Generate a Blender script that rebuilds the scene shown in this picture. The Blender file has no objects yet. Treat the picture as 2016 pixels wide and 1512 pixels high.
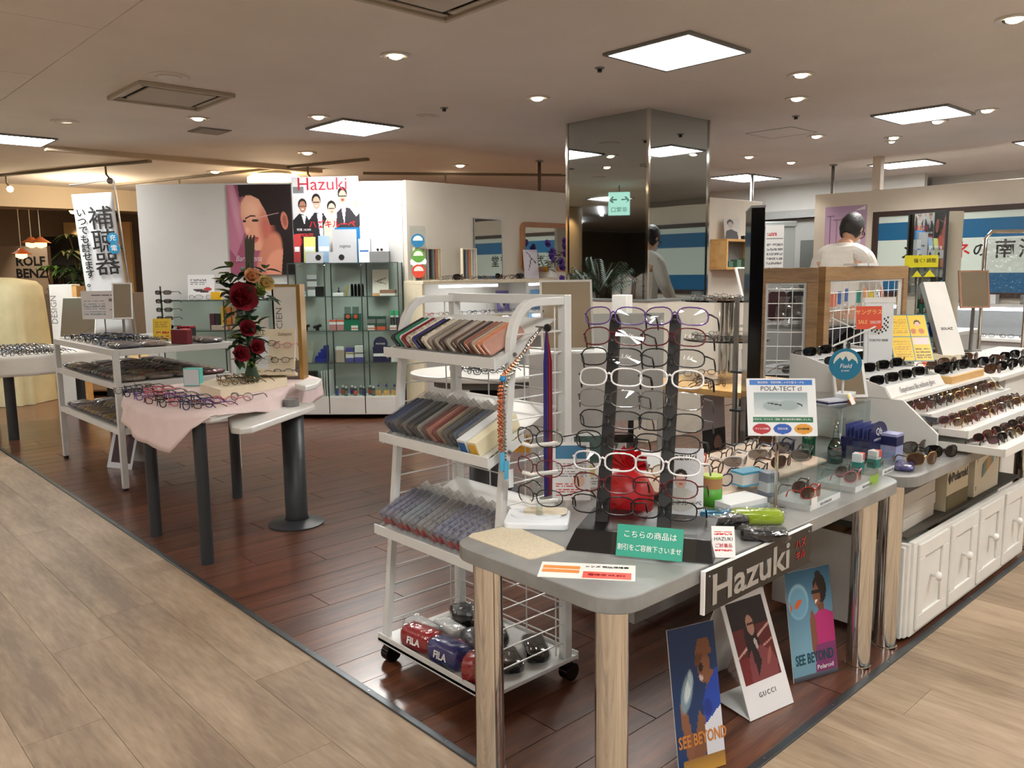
import bpy, math, random
import numpy as np
from mathutils import Vector, Matrix
random.seed(7)
S = bpy.context.scene
COL = S.collection
PI = math.pi
# ---------------------------------------------------------------- camera
FPX = 1609.6
YAW, PIT, ROL = (math.radians(a) for a in (47.2308, 7.8025, -0.6515))
EYE = 1.5
_B = np.array([math.sin(YAW), 0, math.cos(YAW)]); _A = np.array([-math.cos(YAW), 0, math.sin(YAW)]); _Z = np.array([0, -1., 0])
_Rp = np.array([[1, 0, 0], [0, math.cos(PIT), -math.sin(PIT)], [0, math.sin(PIT), math.cos(PIT)]])
_Rr = np.array([[math.cos(ROL), -math.sin(ROL), 0], [math.sin(ROL), math.cos(ROL), 0], [0, 0, 1]])
CM = _Rr @ _Rp @ np.array([_B, _A, _Z]).T
cam = bpy.data.objects.new('camera', bpy.data.cameras.new('camera'))
COL.objects.link(cam)
cam.data.sensor_width = 36; cam.data.lens = FPX * 36 / 2016; cam.data.clip_start = .05; cam.data.clip_end = 200
cam.matrix_world = Matrix(((CM[0][0], -CM[1][0], -CM[2][0], 0), (CM[0][1], -CM[1][1], -CM[2][1], 0), (CM[0][2], -CM[1][2], -CM[2][2], EYE), (0, 0, 0, 1)))
S.camera = cam
# ---------------------------------------------------------------- world, exposure
w = bpy.data.worlds.new('mall_air'); S.world = w; w.use_nodes = True
w.node_tree.nodes['Background'].inputs[0].default_value = (.34, .33, .32, 1)
w.node_tree.nodes['Background'].inputs[1].default_value = .9
S.view_settings.view_transform = 'Standard'; S.view_settings.look = 'None'
S.view_settings.exposure = 0.45; S.view_settings.gamma = 1; S.view_settings.use_curve_mapping = False
S.cycles.max_bounces = 8; S.cycles.diffuse_bounces = 6; S.cycles.glossy_bounces = 4; S.cycles.transparent_max_bounces = 24
S.cycles.transmission_bounces = 4; S.cycles.caustics_reflective = False; S.cycles.caustics_refractive = False
S.cycles.sample_clamp_indirect = 4; S.cycles.use_denoising = True
PANEL_E = 40.0      # emission of the ceiling light panels
SPOT_W = 18.0       # watts of a recessed spot
ZC = 2.85           # ceiling height
# ---------------------------------------------------------------- survey helper: where a sight line meets a level / upright plane
def ray(px, py): return CM.T @ np.array([(px - 1008) / FPX, (py - 756) / FPX, 1.0])
def G(px, py, z=0.):
    d = ray(px, py); t = (z - EYE) / d[2]; return float(d[0] * t), float(d[1] * t)
def FX(px, py, x):
    d = ray(px, py); P = d * (x / d[0]); return float(P[0]), float(P[1]), float(P[2] + EYE)
def FY(px, py, y):
    d = ray(px, py); P = d * (y / d[1]); return float(P[0]), float(P[1]), float(P[2] + EYE)
def DD(px, py, dist):
    d = ray(px, py); t = dist / (d[0] * math.cos(YAW) + d[1] * math.sin(YAW)); return float(d[0] * t), float(d[1] * t), float(d[2] * t + EYE)
# ---------------------------------------------------------------- materials
def lin(c):
    if isinstance(c, str): c = tuple(int(c[i:i + 2], 16) for i in (0, 2, 4))
    return tuple((x / 255 / 12.92 if x / 255 <= .04045 else ((x / 255 + .055) / 1.055) ** 2.4) for x in c)
MATS = {}
def mat(name, c, rough=.5, metal=0., noise=0., scale=20., bump=0., spec=.5, coat=0., stretch=None, c2=None):
    if name in MATS: return MATS[name]
    m = bpy.data.materials.new(name); m.use_nodes = True; nt = m.node_tree; b = nt.nodes['Principled BSDF']
    col = lin(c)
    b.inputs['Base Color'].default_value = (*col, 1); b.inputs['Roughness'].default_value = rough; b.inputs['Metallic'].default_value = metal
    b.inputs['Specular IOR Level'].default_value = spec; b.inputs['Coat Weight'].default_value = coat
    if noise or bump:
        tc = nt.nodes.new('ShaderNodeTexCoord'); mp = nt.nodes.new('ShaderNodeMapping'); nz = nt.nodes.new('ShaderNodeTexNoise')
        nt.links.new(tc.outputs['Object'], mp.inputs[0]); nt.links.new(mp.outputs[0], nz.inputs[0])
        if stretch: mp.inputs['Scale'].default_value = stretch
        nz.inputs['Scale'].default_value = scale; nz.inputs['Detail'].default_value = 5
        if noise:
            mx = nt.nodes.new('ShaderNodeMix'); mx.data_type = 'RGBA'
            a = lin(c2) if c2 else tuple(x * (1 - noise) for x in col); d = col if c2 else tuple(min(1, x * (1 + noise)) for x in col)
            mx.inputs['A'].default_value = (*a, 1); mx.inputs['B'].default_value = (*d, 1)
            rp = nt.nodes.new('ShaderNodeMapRange'); rp.inputs['From Min'].default_value = .3; rp.inputs['From Max'].default_value = .7
            nt.links.new(nz.outputs['Fac'], rp.inputs['Value']); nt.links.new(rp.outputs[0], mx.inputs['Factor']); nt.links.new(mx.outputs['Result'], b.inputs['Base Color'])
        if bump:
            bp = nt.nodes.new('ShaderNodeBump'); bp.inputs['Strength'].default_value = bump; bp.inputs['Distance'].default_value = .01
            nt.links.new(nz.outputs['Fac'], bp.inputs['Height']); nt.links.new(bp.outputs[0], b.inputs['Normal'])
    MATS[name] = m; return m
def clear(name, c=(255, 255, 255), rough=.02, ior=1.45, bump=0., scale=60, extra=0.):
    """thin clear sheet: transparent with a Fresnel sheen"""
    if name in MATS: return MATS[name]
    m = bpy.data.materials.new(name); m.use_nodes = True; nt = m.node_tree; nt.nodes.clear()
    out = nt.nodes.new('ShaderNodeOutputMaterial'); tr = nt.nodes.new('ShaderNodeBsdfTransparent'); gl = nt.nodes.new('ShaderNodeBsdfGlossy'); mx = nt.nodes.new('ShaderNodeMixShader'); fr = nt.nodes.new('ShaderNodeLayerWeight'); pw = nt.nodes.new('ShaderNodeMath'); ma = nt.nodes.new('ShaderNodeMath')
    tr.inputs[0].default_value = (*lin(c), 1); gl.inputs['Roughness'].default_value = rough; fr.inputs[0].default_value = .5
    f0 = ((ior - 1) / (ior + 1)) ** 2; pw.operation = 'POWER'; pw.inputs[1].default_value = 5; ma.operation = 'MULTIPLY_ADD'; ma.inputs[1].default_value = (1 - f0) * .8; ma.inputs[2].default_value = f0
    nt.links.new(fr.outputs['Facing'], pw.inputs[0]); nt.links.new(pw.outputs[0], ma.inputs[0]); fac = ma.outputs[0]
    if extra:
        ad = nt.nodes.new('ShaderNodeMath'); ad.operation = 'ADD'; ad.use_clamp = True; ad.inputs[1].default_value = extra; nt.links.new(fac, ad.inputs[0]); fac = ad.outputs[0]
    if bump:
        tc = nt.nodes.new('ShaderNodeTexCoord'); nz = nt.nodes.new('ShaderNodeTexNoise'); nz.inputs['Scale'].default_value = scale; nz.inputs['Detail'].default_value = 2
        bp = nt.nodes.new('ShaderNodeBump'); bp.inputs['Strength'].default_value = bump; bp.inputs['Distance'].default_value = .01
        nt.links.new(tc.outputs['Object'], nz.inputs[0]); nt.links.new(nz.outputs['Fac'], bp.inputs['Height']); nt.links.new(bp.outputs[0], gl.inputs['Normal']); nt.links.new(bp.outputs[0], fr.inputs['Normal'])
    nt.links.new(fac, mx.inputs[0]); nt.links.new(tr.outputs[0], mx.inputs[1]); nt.links.new(gl.outputs[0], mx.inputs[2]); nt.links.new(mx.outputs[0], out.inputs[0])
    MATS[name] = m; return m
def glow(name, c, e):
    if name in MATS: return MATS[name]
    m = bpy.data.materials.new(name); m.use_nodes = True; nt = m.node_tree; nt.nodes.clear()
    out = nt.nodes.new('ShaderNodeOutputMaterial'); em = nt.nodes.new('ShaderNodeEmission'); em.inputs[0].default_value = (*lin(c), 1); em.inputs[1].default_value = e
    nt.links.new(em.outputs[0], out.inputs[0]); MATS[name] = m; return m
def print_mat():
    if 'print' in MATS: return MATS['print']
    m = bpy.data.materials.new('print'); m.use_nodes = True; nt = m.node_tree; b = nt.nodes['Principled BSDF']; b.inputs['Roughness'].default_value = .38
    a = nt.nodes.new('ShaderNodeVertexColor'); a.layer_name = 'ink'; nt.links.new(a.outputs[0], b.inputs['Base Color']); MATS['print'] = m; return m
def wood_mat(name, c1, c2, c3, rough, along, scale, seam=0., vary=.25, coat=0.):
    """plank wood: streaks along one axis, tint changes from plank to plank"""
    if name in MATS: return MATS[name]
    m = bpy.data.materials.new(name); m.use_nodes = True; nt = m.node_tree; b = nt.nodes['Principled BSDF']; N = nt.nodes.new; K = nt.links.new
    b.inputs['Roughness'].default_value = rough; b.inputs['Coat Weight'].default_value = coat; b.inputs['Coat Roughness'].default_value = .15
    geo = N('ShaderNodeNewGeometry'); oi = N('ShaderNodeObjectInfo'); mp = N('ShaderNodeMapping'); ad = N('ShaderNodeVectorMath'); sc = N('ShaderNodeVectorMath')
    sc.operation = 'SCALE'; ad.operation = 'ADD'; cb = N('ShaderNodeCombineXYZ'); K(oi.outputs['Random'], cb.inputs[0]); K(oi.outputs['Random'], cb.inputs[2]); K(cb.outputs[0], sc.inputs[0]); sc.inputs['Scale'].default_value = 37
    K(geo.outputs['Position'], ad.inputs[0]); K(sc.outputs[0], ad.inputs[1]); K(ad.outputs[0], mp.inputs[0]); mp.inputs['Scale'].default_value = along
    n1 = N('ShaderNodeTexNoise'); n1.inputs['Scale'].default_value = scale; n1.inputs['Detail'].default_value = 6; n1.inputs['Roughness'].default_value = .6; K(mp.outputs[0], n1.inputs[0])
    n2 = N('ShaderNodeTexNoise'); n2.inputs['Scale'].default_value = scale * 8; n2.inputs['Detail'].default_value = 3; K(mp.outputs[0], n2.inputs[0])
    cr = N('ShaderNodeValToRGB'); cr.color_ramp.elements[0].color = (*lin(c1), 1); cr.color_ramp.elements[1].color = (*lin(c3), 1); e = cr.color_ramp.elements.new(.5); e.color = (*lin(c2), 1)
    cr.color_ramp.elements[0].position = .28; cr.color_ramp.elements[2].position = .72
    s = N('ShaderNodeMath'); s.operation = 'MULTIPLY_ADD'; s.inputs[1].default_value = .3; K(n2.outputs['Fac'], s.inputs[0]); 
    s2 = N('ShaderNodeMath'); s2.operation = 'MULTIPLY_ADD'; s2.inputs[1].default_value = vary; K(oi.outputs['Random'], s2.inputs[0]); s3 = N('ShaderNodeMath'); s3.operation = 'ADD'; s3.inputs[1].default_value = -.15 - vary / 2; K(n1.outputs['Fac'], s3.inputs[0]); K(s3.outputs[0], s2.inputs[2]); K(s2.outputs[0], s.inputs[2])
    K(s.outputs[0], cr.inputs[0]); K(cr.outputs[0], b.inputs['Base Color'])
    bp = N('ShaderNodeBump'); bp.inputs['Strength'].default_value = .12; bp.inputs['Distance'].default_value = .004; K(n2.outputs['Fac'], bp.inputs['Height']); K(bp.outputs[0], b.inputs['Normal'])
    MATS[name] = m; return m
# ---------------------------------------------------------------- mesh building
class MB:
    def __init__(s): s.v = []; s.f = []; s.m = []; s.k = 0
    def add(s, vs, fs):
        o = len(s.v); s.v += [tuple(x) for x in vs]; s.f += [tuple(i + o for i in f) for f in fs]; s.m += [s.k] * len(fs); return s
    def mi(s, k): s.k = k; return s
    def box(s, x0, x1, y0, y1, z0, z1, M=None):
        vs = [(x, y, z) for z in (z0, z1) for y in (y0, y1) for x in (x0, x1)]
        if M: vs = [M @ Vector(v) for v in vs]
        return s.add(vs, [(0, 2, 3, 1), (4, 5, 7, 6), (0, 1, 5, 4), (2, 6, 7, 3), (0, 4, 6, 2), (1, 3, 7, 5)])
    def cbox(s, cx, cy, z0, sx, sy, sz, M=None): return s.box(cx - sx / 2, cx + sx / 2, cy - sy / 2, cy + sy / 2, z0, z0 + sz, M)
    def prism(s, pts, z0, z1, M=None):
        n = len(pts); vs = [(x, y, z0) for x, y in pts] + [(x, y, z1) for x, y in pts]
        if M: vs = [M @ Vector(v) for v in vs]
        return s.add(vs, [tuple(range(n - 1, -1, -1)), tuple(range(n, 2 * n))] + [(i, (i + 1) % n, n + (i + 1) % n, n + i) for i in range(n)])
    def tube(s, pts, r, n=6, closed=False, M=None):
        P = [Vector(p) for p in pts]; L = len(P); vs = []; rr = r if isinstance(r, (list, tuple)) else [r] * L
        nrm = None
        for i in range(L):
            t = (P[(i + 1) % L] - P[i - 1]) if (closed or 0 < i < L - 1) else (P[1] - P[0] if i == 0 else P[-1] - P[-2])
            if t.length < 1e-9: t = Vector((0, 0, 1))
            t.normalize()
            if nrm is None:
                nrm = t.cross(Vector((0, 0, 1)) if abs(t.z) < .9 else Vector((1, 0, 0))).normalized()
            else:
                nrm = (nrm - t * nrm.dot(t)); nrm = nrm.normalized() if nrm.length > 1e-6 else t.orthogonal().normalized()
            bi = t.cross(nrm)
            for k in range(n):
                a = 2 * PI * k / n + PI / n; vs.append(P[i] + (nrm * math.cos(a) + bi * math.sin(a)) * rr[i])
        if M: vs = [M @ v for v in vs]
        fs = []
        for i in range(L if closed else L - 1):
            j = (i + 1) % L
            for k in range(n): fs.append((i * n + k, i * n + (k + 1) % n, j * n + (k + 1) % n, j * n + k))
        if not closed: fs += [tuple(range(n - 1, -1, -1)), tuple(range((L - 1) * n, L * n))]
        return s.add(vs, fs)
    def cyl(s, x, y, z0, z1, r, n=16, r2=None, M=None):
        r2 = r if r2 is None else r2
        vs = [(x + r * math.cos(2 * PI * k / n), y + r * math.sin(2 * PI * k / n), z0) for k in range(n)] + [(x + r2 * math.cos(2 * PI * k / n), y + r2 * math.sin(2 * PI * k / n), z1) for k in range(n)]
        if M: vs = [M @ Vector(v) for v in vs]
        return s.add(vs, [tuple(range(n - 1, -1, -1)), tuple(range(n, 2 * n))] + [(i, (i + 1) % n, n + (i + 1) % n, n + i) for i in range(n)])
    def lathe(s, prof, n=16, M=None, x=0, y=0):
        vs = [(x + r * math.cos(2 * PI * k / n), y + r * math.sin(2 * PI * k / n), z) for r, z in prof for k in range(n)]
        if M: vs = [M @ Vector(v) for v in vs]
        fs = [(i * n + k, i * n + (k + 1) % n, (i + 1) * n + (k + 1) % n, (i + 1) * n + k) for i in range(len(prof) - 1) for k in range(n)]
        fs += [tuple(range(n - 1, -1, -1)), tuple(range((len(prof) - 1) * n, len(prof) * n))]
        return s.add(vs, fs)
    def ball(s, c, r, n=10, m=6, sc=(1, 1, 1), M=None):
        vs = []; 
        for i in range(1, m):
            t = PI * i / m
            vs += [(c[0] + r * sc[0] * math.sin(t) * math.cos(2 * PI * k / n), c[1] + r * sc[1] * math.sin(t) * math.sin(2 * PI * k / n), c[2] + r * sc[2] * math.cos(t)) for k in range(n)]
        vs += [(c[0], c[1], c[2] + r * sc[2]), (c[0], c[1], c[2] - r * sc[2])]
        if M: vs = [M @ Vector(v) for v in vs]
        T = len(vs) - 2
        fs = [(i * n + k, (i + 1) * n + k, (i + 1) * n + (k + 1) % n, i * n + (k + 1) % n) for i in range(m - 2) for k in range(n)]
        fs += [(T, k, (k + 1) % n) for k in range(n)] + [(T + 1, (m - 2) * n + (k + 1) % n, (m - 2) * n + k) for k in range(n)]
        return s.add(vs, fs)
    def quad(s, a, b, c, d): return s.add([a, b, c, d], [(0, 1, 2, 3)])
    def sheet(s, a, b, c, d, th=.001):
        """thin slab from four corners"""
        A, Bb, C, D = map(Vector, (a, b, c, d)); n = (Bb - A).cross(D - A).normalized() * th
        vs = [A, Bb, C, D, A + n, Bb + n, C + n, D + n]
        return s.add(vs, [(3, 2, 1, 0), (4, 5, 6, 7), (0, 1, 5, 4), (1, 2, 6, 5), (2, 3, 7, 6), (3, 0, 4, 7)])
    def mesh(s, name, mats):
        me = bpy.data.meshes.new(name); me.from_pydata(s.v, [], s.f)
        for m in mats: me.materials.append(m)
        if len(mats) > 1: me.polygons.foreach_set('material_index', s.m)
        me.update(); return me
def link(o, parent=None):
    COL.objects.link(o)
    if parent is not None: o.parent = parent
    return o
def ob(name, mb, mats, parent=None, loc=None, rz=0., smooth=False, bevel=0., M=None):
    if not isinstance(mats, (list, tuple)): mats = [mats]
    me = mb.mesh(name, mats) if isinstance(mb, MB) else mb
    if smooth: me.shade_smooth() if hasattr(me, 'shade_smooth') else None
    o = link(bpy.data.objects.new(name, me), parent)
    if loc is not None: o.location = loc
    if rz: o.rotation_euler = (0, 0, rz)
    if M is not None: o.matrix_local = M
    if smooth == 'a':
        me.set_sharp_from_angle(angle=math.radians(40))
    if bevel:
        b = o.modifiers.new('edge', 'BEVEL'); b.width = bevel; b.segments = 2; b.limit_method = 'ANGLE'
    return o
def tag(o, label, cat, group=None):
    o['label'] = label; o['category'] = cat
    if group: o['group'] = group
    return o
def thing(name, label, cat, loc=(0, 0, 0), rz=0., group=None, M=None):
    o = link(bpy.data.objects.new(name, None)); o.empty_display_size = .05
    o.location = loc; o.rotation_euler = (0, 0, rz)
    if M is not None: o.matrix_local = M
    return tag(o, label, cat, group)
def struct(o): o['kind'] = 'structure'; return o
def dup(root, loc=None, rz=None, label=None, group=None, M=None):
    r = root.copy(); COL.objects.link(r)
    if loc is not None: r.location = loc
    if rz is not None: r.rotation_euler = (0, 0, rz)
    if M is not None: r.matrix_local = M
    if label: r['label'] = label
    if group: r['group'] = group
    for ch in root.children:
        c = ch.copy(); COL.objects.link(c); c.parent = r
        for g in ch.children:
            d = g.copy(); COL.objects.link(d); d.parent = c
    return r
def FM(loc, ang, tilt=0., roll=0.):
    """frame of an upright face: X right, Y up, Z out; ang = compass (deg) of the outward normal, tilt leans it back"""
    a = math.radians(ang); n = Vector((math.cos(a), math.sin(a), 0)); up = Vector((0, 0, 1)); x = up.cross(n)
    R = Matrix((x, up, n)).transposed().to_4x4()
    return Matrix.Translation(loc) @ R @ Matrix.Rotation(-math.radians(tilt), 4, 'X') @ Matrix.Rotation(math.radians(roll), 4, 'Z')
_tc = {}
def text(body, size, m, parent, M, align='CENTER', name='lettering', sx=1., shear=0., bold=0., gap=1.):
    key = (body, size, align, sx, shear, bold, gap)
    if key not in _tc:
        c = bpy.data.curves.new('txt', 'FONT'); c.body = body; c.size = size; c.align_x = align; c.align_y = 'CENTER'; c.extrude = .0004; c.shear = shear; c.offset = bold; c.space_character = gap; c.resolution_u = 2
        o = bpy.data.objects.new('txt', c); me = bpy.data.meshes.new_from_object(o); bpy.data.objects.remove(o)
        if sx != 1:
            for v in me.vertices: v.co.x *= sx
        _tc[key] = me
    me = _tc[key].copy(); me.materials.clear(); me.materials.append(m)
    o = link(bpy.data.objects.new(name, me), parent); o.matrix_local = M @ Matrix.Translation((0, 0, .0006)); return o
def T(x=0, y=0, z=0): return Matrix.Translation((x, y, z))
def RZ(a): return Matrix.Rotation(a, 4, 'Z')
def RX(a): return Matrix.Rotation(a, 4, 'X')
def RY(a): return Matrix.Rotation(a, 4, 'Y')
# ---------------------------------------------------------------- printed sheets (flat print in vertex ink)
def ink(nx, ny, bg, layers):
    u, v = np.meshgrid((np.arange(nx) + .5) / nx, (np.arange(ny) + .5) / ny); img = np.ones((ny, nx, 3)) * np.array(lin(bg))
    for L in layers:
        k = L[0]
        if k == 'e':
            _, cx, cy, rx, ry, deg, col = L[:7]; soft = L[7] if len(L) > 7 else .02
            a = math.radians(deg); du, dv = u - cx, v - cy; p = (du * math.cos(a) + dv * math.sin(a)) / rx; q = (-du * math.sin(a) + dv * math.cos(a)) / ry
            d = np.sqrt(p * p + q * q); al = np.clip((1 + soft - d) / (2 * soft + 1e-6), 0, 1)
        elif k == 'r':
            _, x0, y0, x1, y1, col = L[:6]; al = ((u >= x0) & (u < x1) & (v >= y0) & (v < y1)).astype(float)
        elif k == 'g':
            _, x0, y0, x1, y1, ca, col = L; m = ((u >= x0) & (u < x1) & (v >= y0) & (v < y1)).astype(float)[..., None]; t = np.clip((v - y0) / (y1 - y0), 0, 1)[..., None]
            img = img * (1 - m) + m * (np.array(lin(ca)) * (1 - t) + np.array(lin(col)) * t); continue
        elif k == 'p':
            _, pts, col = L; ins = np.zeros_like(u, bool); n = len(pts)
            for i in range(n):
                x1, y1 = pts[i]; x2, y2 = pts[(i + 1) % n]
                if y1 == y2: continue
                c = ((y1 > v) != (y2 > v)) & (u < (x2 - x1) * (v - y1) / (y2 - y1) + x1); ins ^= c
            al = ins.astype(float)
        elif k == 'l':   # rows of small print
            _, x0, y0, x1, y1, rows, col = L; t = (v - y0) / (y1 - y0) * rows; rng = np.random.RandomState(int((x0 + y0) * 1000) % 999)
            pat = rng.rand(ny, nx) > .25; al = ((u >= x0) & (u < x1) & (v >= y0) & (v < y1) & ((t % 1) < .5) & pat).astype(float)
        al = al[..., None]; img = img * (1 - al) + al * np.array(lin(col))
    return img
def sheet_mesh(name, wd, ht, img, th=.004, edge=(.75, .75, .73), curve=0.):
    """slab standing on its lower edge (X across, Y up, Z out), print on its +Z face"""
    ny, nx, _ = img.shape
    xs = np.linspace(-wd / 2, wd / 2, nx + 1); ys = np.linspace(0, ht, ny + 1)
    X, Y = np.meshgrid(xs, ys); Zf = th + curve * (1 - (2 * X / wd) ** 2)
    V = np.stack([X, Y, Zf], -1).reshape(-1, 3); i = np.arange(ny)[:, None] * (nx + 1) + np.arange(nx)[None]
    F = np.stack([i, i + 1, i + nx + 2, i + nx + 1], -1).reshape(-1, 4)
    o = len(V); nb = 2 if not curve else 9
    bx = np.linspace(-wd / 2, wd / 2, nb); bz = curve * (1 - (2 * bx / wd) ** 2)
    back = [(x, yy, z) for yy in (0, ht) for x, z in zip(bx, bz)]; fr = [(x, yy, z + th) for yy in (0, ht) for x, z in zip(bx, bz)]
    Vt = V.tolist() + back + fr; Fs = F.tolist(); a = o; c = o + 2 * nb
    for k in range(nb - 1):
        Fs += [(a + k, a + nb + k, a + nb + k + 1, a + k + 1), (a + k, a + k + 1, c + k + 1, c + k), (a + nb + k, c + nb + k, c + nb + k + 1, a + nb + k + 1)]
    Fs += [(a, c, c + nb, a + nb), (a + nb - 1, a + 2 * nb - 1, c + 2 * nb - 1, c + nb - 1)]
    me = bpy.data.meshes.new(name); me.from_pydata(Vt, [], Fs); me.materials.append(print_mat())
    at = me.color_attributes.new('ink', 'FLOAT_COLOR', 'CORNER'); cols = np.ones((len(me.loops), 4))
    cols[:nx * ny * 4, :3] = np.repeat(img.reshape(-1, 3), 4, axis=0); cols[nx * ny * 4:, :3] = edge
    at.data.foreach_set('color', cols.astype(np.float32).ravel()); me.update(); return me
def poster(name, label, cat, wd, ht, bg, layers, M, dens=150, th=.004, parent=None, group=None, edge=(.75, .75, .73), curve=0.):
    nx, ny = max(2, int(wd * dens)), max(2, int(ht * dens))
    o = link(bpy.data.objects.new(name, sheet_mesh(name, wd, ht, ink(nx, ny, bg, layers), th, edge, curve)), parent); o.matrix_local = M
    if label: tag(o, label, cat, group)
    return o
# ================================================================ materials used all over
white = mat('white_paint', (226, 226, 222), .35, noise=.03, scale=8)
steelw = mat('white_steel', (214, 217, 216), .3, noise=.03, scale=12)
cream = mat('cream_board', (226, 214, 188), .45, noise=.04)
wallm = mat('wall_paint', (214, 206, 192), .6, noise=.03, scale=3)
wallw = mat('wall_white', (200, 200, 198), .6, noise=.03, scale=3)
ceilm = mat('ceiling_paint', (236, 233, 230), .8, noise=.03, scale=2)
chrome = mat('chrome', (225, 222, 215), .08, 1.)
steel = mat('brushed_steel', (150, 150, 148), .3, 1.)
black = mat('black_plastic', (18, 18, 20), .35, noise=.1)
blackg = mat('black_gloss', (10, 10, 12), .12)
dgrey = mat('dark_grey_paint', (46, 50, 54), .4, noise=.08, scale=6)
mgrey = mat('mid_grey', (120, 122, 122), .45, noise=.05)
mirror = mat('mirror_silver', (205, 210, 208), .015, 1.)
smoked = mat('column_mirror', (186, 194, 194), .02, 1.)
glass = clear('glass_pane', (249, 253, 251), .01, 1.3)
acry = clear('clear_acrylic', (246, 250, 250), .02, 1.42, extra=.02)
film = clear('clear_film', (252, 252, 252), .12, 1.4, bump=.7, scale=22, extra=.075)
woodp = wood_mat('oak_veneer', (122, 94, 64), (150, 117, 80), (166, 133, 94), .4, (1, 1, 9), 2.2)
woodt = wood_mat('birch_top', (196, 150, 88), (214, 170, 106), (226, 186, 124), .4, (1, 8, 8), 2)
laminate = mat('grey_stone_laminate', (148, 149, 147), .32, noise=.16, scale=7, c2=(122, 123, 122))
pinkcl = mat('pink_cloth', (222, 203, 201), .8, noise=.05, scale=10)
whitecl = mat('white_cloth', (216, 213, 206), .75, noise=.04, scale=10)
ink_k = mat('ink_black', (22, 22, 22), .5); ink_w = mat('ink_white', (238, 238, 238), .5); ink_r = mat('ink_red', (190, 34, 40), .5)
ink_b = mat('ink_blue', (20, 92, 160), .5); ink_g = mat('ink_grey', (120, 120, 122), .5); ink_gd = mat('ink_gold', (120, 104, 70), .5); ink_o = mat('ink_orange', (222, 140, 60), .5)
panel_on = glow('panel_glow', (255, 253, 248), PANEL_E)
spot_on = glow('spot_glow', (255, 222, 180), 14.0)
tube_on = glow('tube_glow', (248, 250, 255), 9.0)
warm_on = glow('warm_glow', (255, 200, 130), 9.0)
# ================================================================ floors
darkw = wood_mat('dark_plank', (58, 34, 25), (88, 53, 38), (114, 70, 48), .3, (1, 14, 1), 1.4, vary=.12, coat=.25)
litew = wood_mat('light_plank', (126, 108, 90), (154, 134, 112), (173, 153, 130), .5, (7, 1, 1), 1.1, vary=.2)
fl = struct(ob('floor', MB().box(1.5, 14, 1.21, 16, -.1, -.004), darkw))
mb = MB().box(0, 1.195, 0, .177, -.02, 0); pm = mb.mesh('plank', [darkw])
row = 0; y = 1.215
while y < 8.6:
    x = 1.505 - .3 * (row % 4)
    while x < 7.4:
        if x >= 1.4 and x - .1 < 7.2 and y + x < 13.2:
            o = link(bpy.data.objects.new('plank', pm), fl); o.location = (max(x, 1.505), y, 0)
        elif x < 1.4 and x + 1.2 > 1.6:
            o = ob('plank', MB().box(0, x + 1.195 - 1.505, 0, .177, -.02, 0), darkw, fl, (1.505, y, 0))
        x += 1.2
    y += .18; row += 1
fa = struct(ob('floor_aisle', MB().box(-14, 1.48, -14, 26, -.1, -.004).box(1.48, 22, -14, 1.19, -.1, -.004).box(14.02, 26, 1.2, 26, -.1, -.004).box(1.48, 14.02, 16.02, 26, -.1, -.004), litew))
lm = MB().box(0, .2455, 0, 1.5785, -.02, 0).mesh('plank', [litew])
offs = {5: 2.215, 4: 3.55, 3: 2.885, 2: 3.2, 1: 2.5, 6: 2.77}
for i in range(-3, 24):
    x = .004 + (i - 0) * .247
    if x > 5.2: break
    y0 = offs.get(i + 1, 2.2 + (i * .61) % 1.58)
    y0 -= 1.58 * 4
    while y0 < 7.5:
        y1 = y0 + 1.5785; xa, ya, xb = x, y0, x + .2455
        if x < 1.47:
            if y1 > (1.2 if x > -.3 else 2.3) - .4 and not (x < .4 and y0 > 6): 
                o = link(bpy.data.objects.new('plank', lm), fa); o.location = (x, y0, 0)
                if y1 > 1.19 and xb > 1.485: o.location.x = x
        else:
            yb = min(y1, 1.185)
            if yb - y0 > .1 and y1 > -.3:
                ob('plank', lm if yb == y1 else MB().box(0, .2455, 0, yb - y0, -.02, 0), litew, fa, (x, y0, 0))
        y0 += 1.58
trimm = mat('edge_strip', (92, 98, 102), .35, .8, noise=.15, scale=5)
t1 = struct(ob('trim_1', MB().box(1.484, 1.512, 1.19, 16, -.01, .006), trimm, bevel=.003))
t2 = struct(ob('trim_2', MB().box(1.512, 14, 1.184, 1.212, -.01, .006), trimm, bevel=.003))
scr = MB().cyl(0, 0, 0, .0015, .004, 8).mesh('screw', [steel])
for k in range(14): o = link(bpy.data.objects.new('screw', scr), t1); o.location = (1.498, 1.5 + k * .45, .006)
for k in range(8): o = link(bpy.data.objects.new('screw', scr), t2); o.location = (1.7 + k * .45, 1.198, .006)
# ================================================================ ceiling
ce = struct(ob('ceiling', MB().box(1.572, 26, -14, 26, ZC, ZC + .1).box(-14, 1.572, -14, 26, ZC + .012, ZC + .1), ceilm))
for k in range(8):
    ya = 2.2 + k * 1.4
    ob('ceiling_panel', MB().box(-1.4, .086, ya, ya + 1.392, ZC + .0, ZC + .012).box(.094, 1.564, ya, ya + 1.392, ZC + .0, ZC + .012), ceilm, ce)
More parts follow.
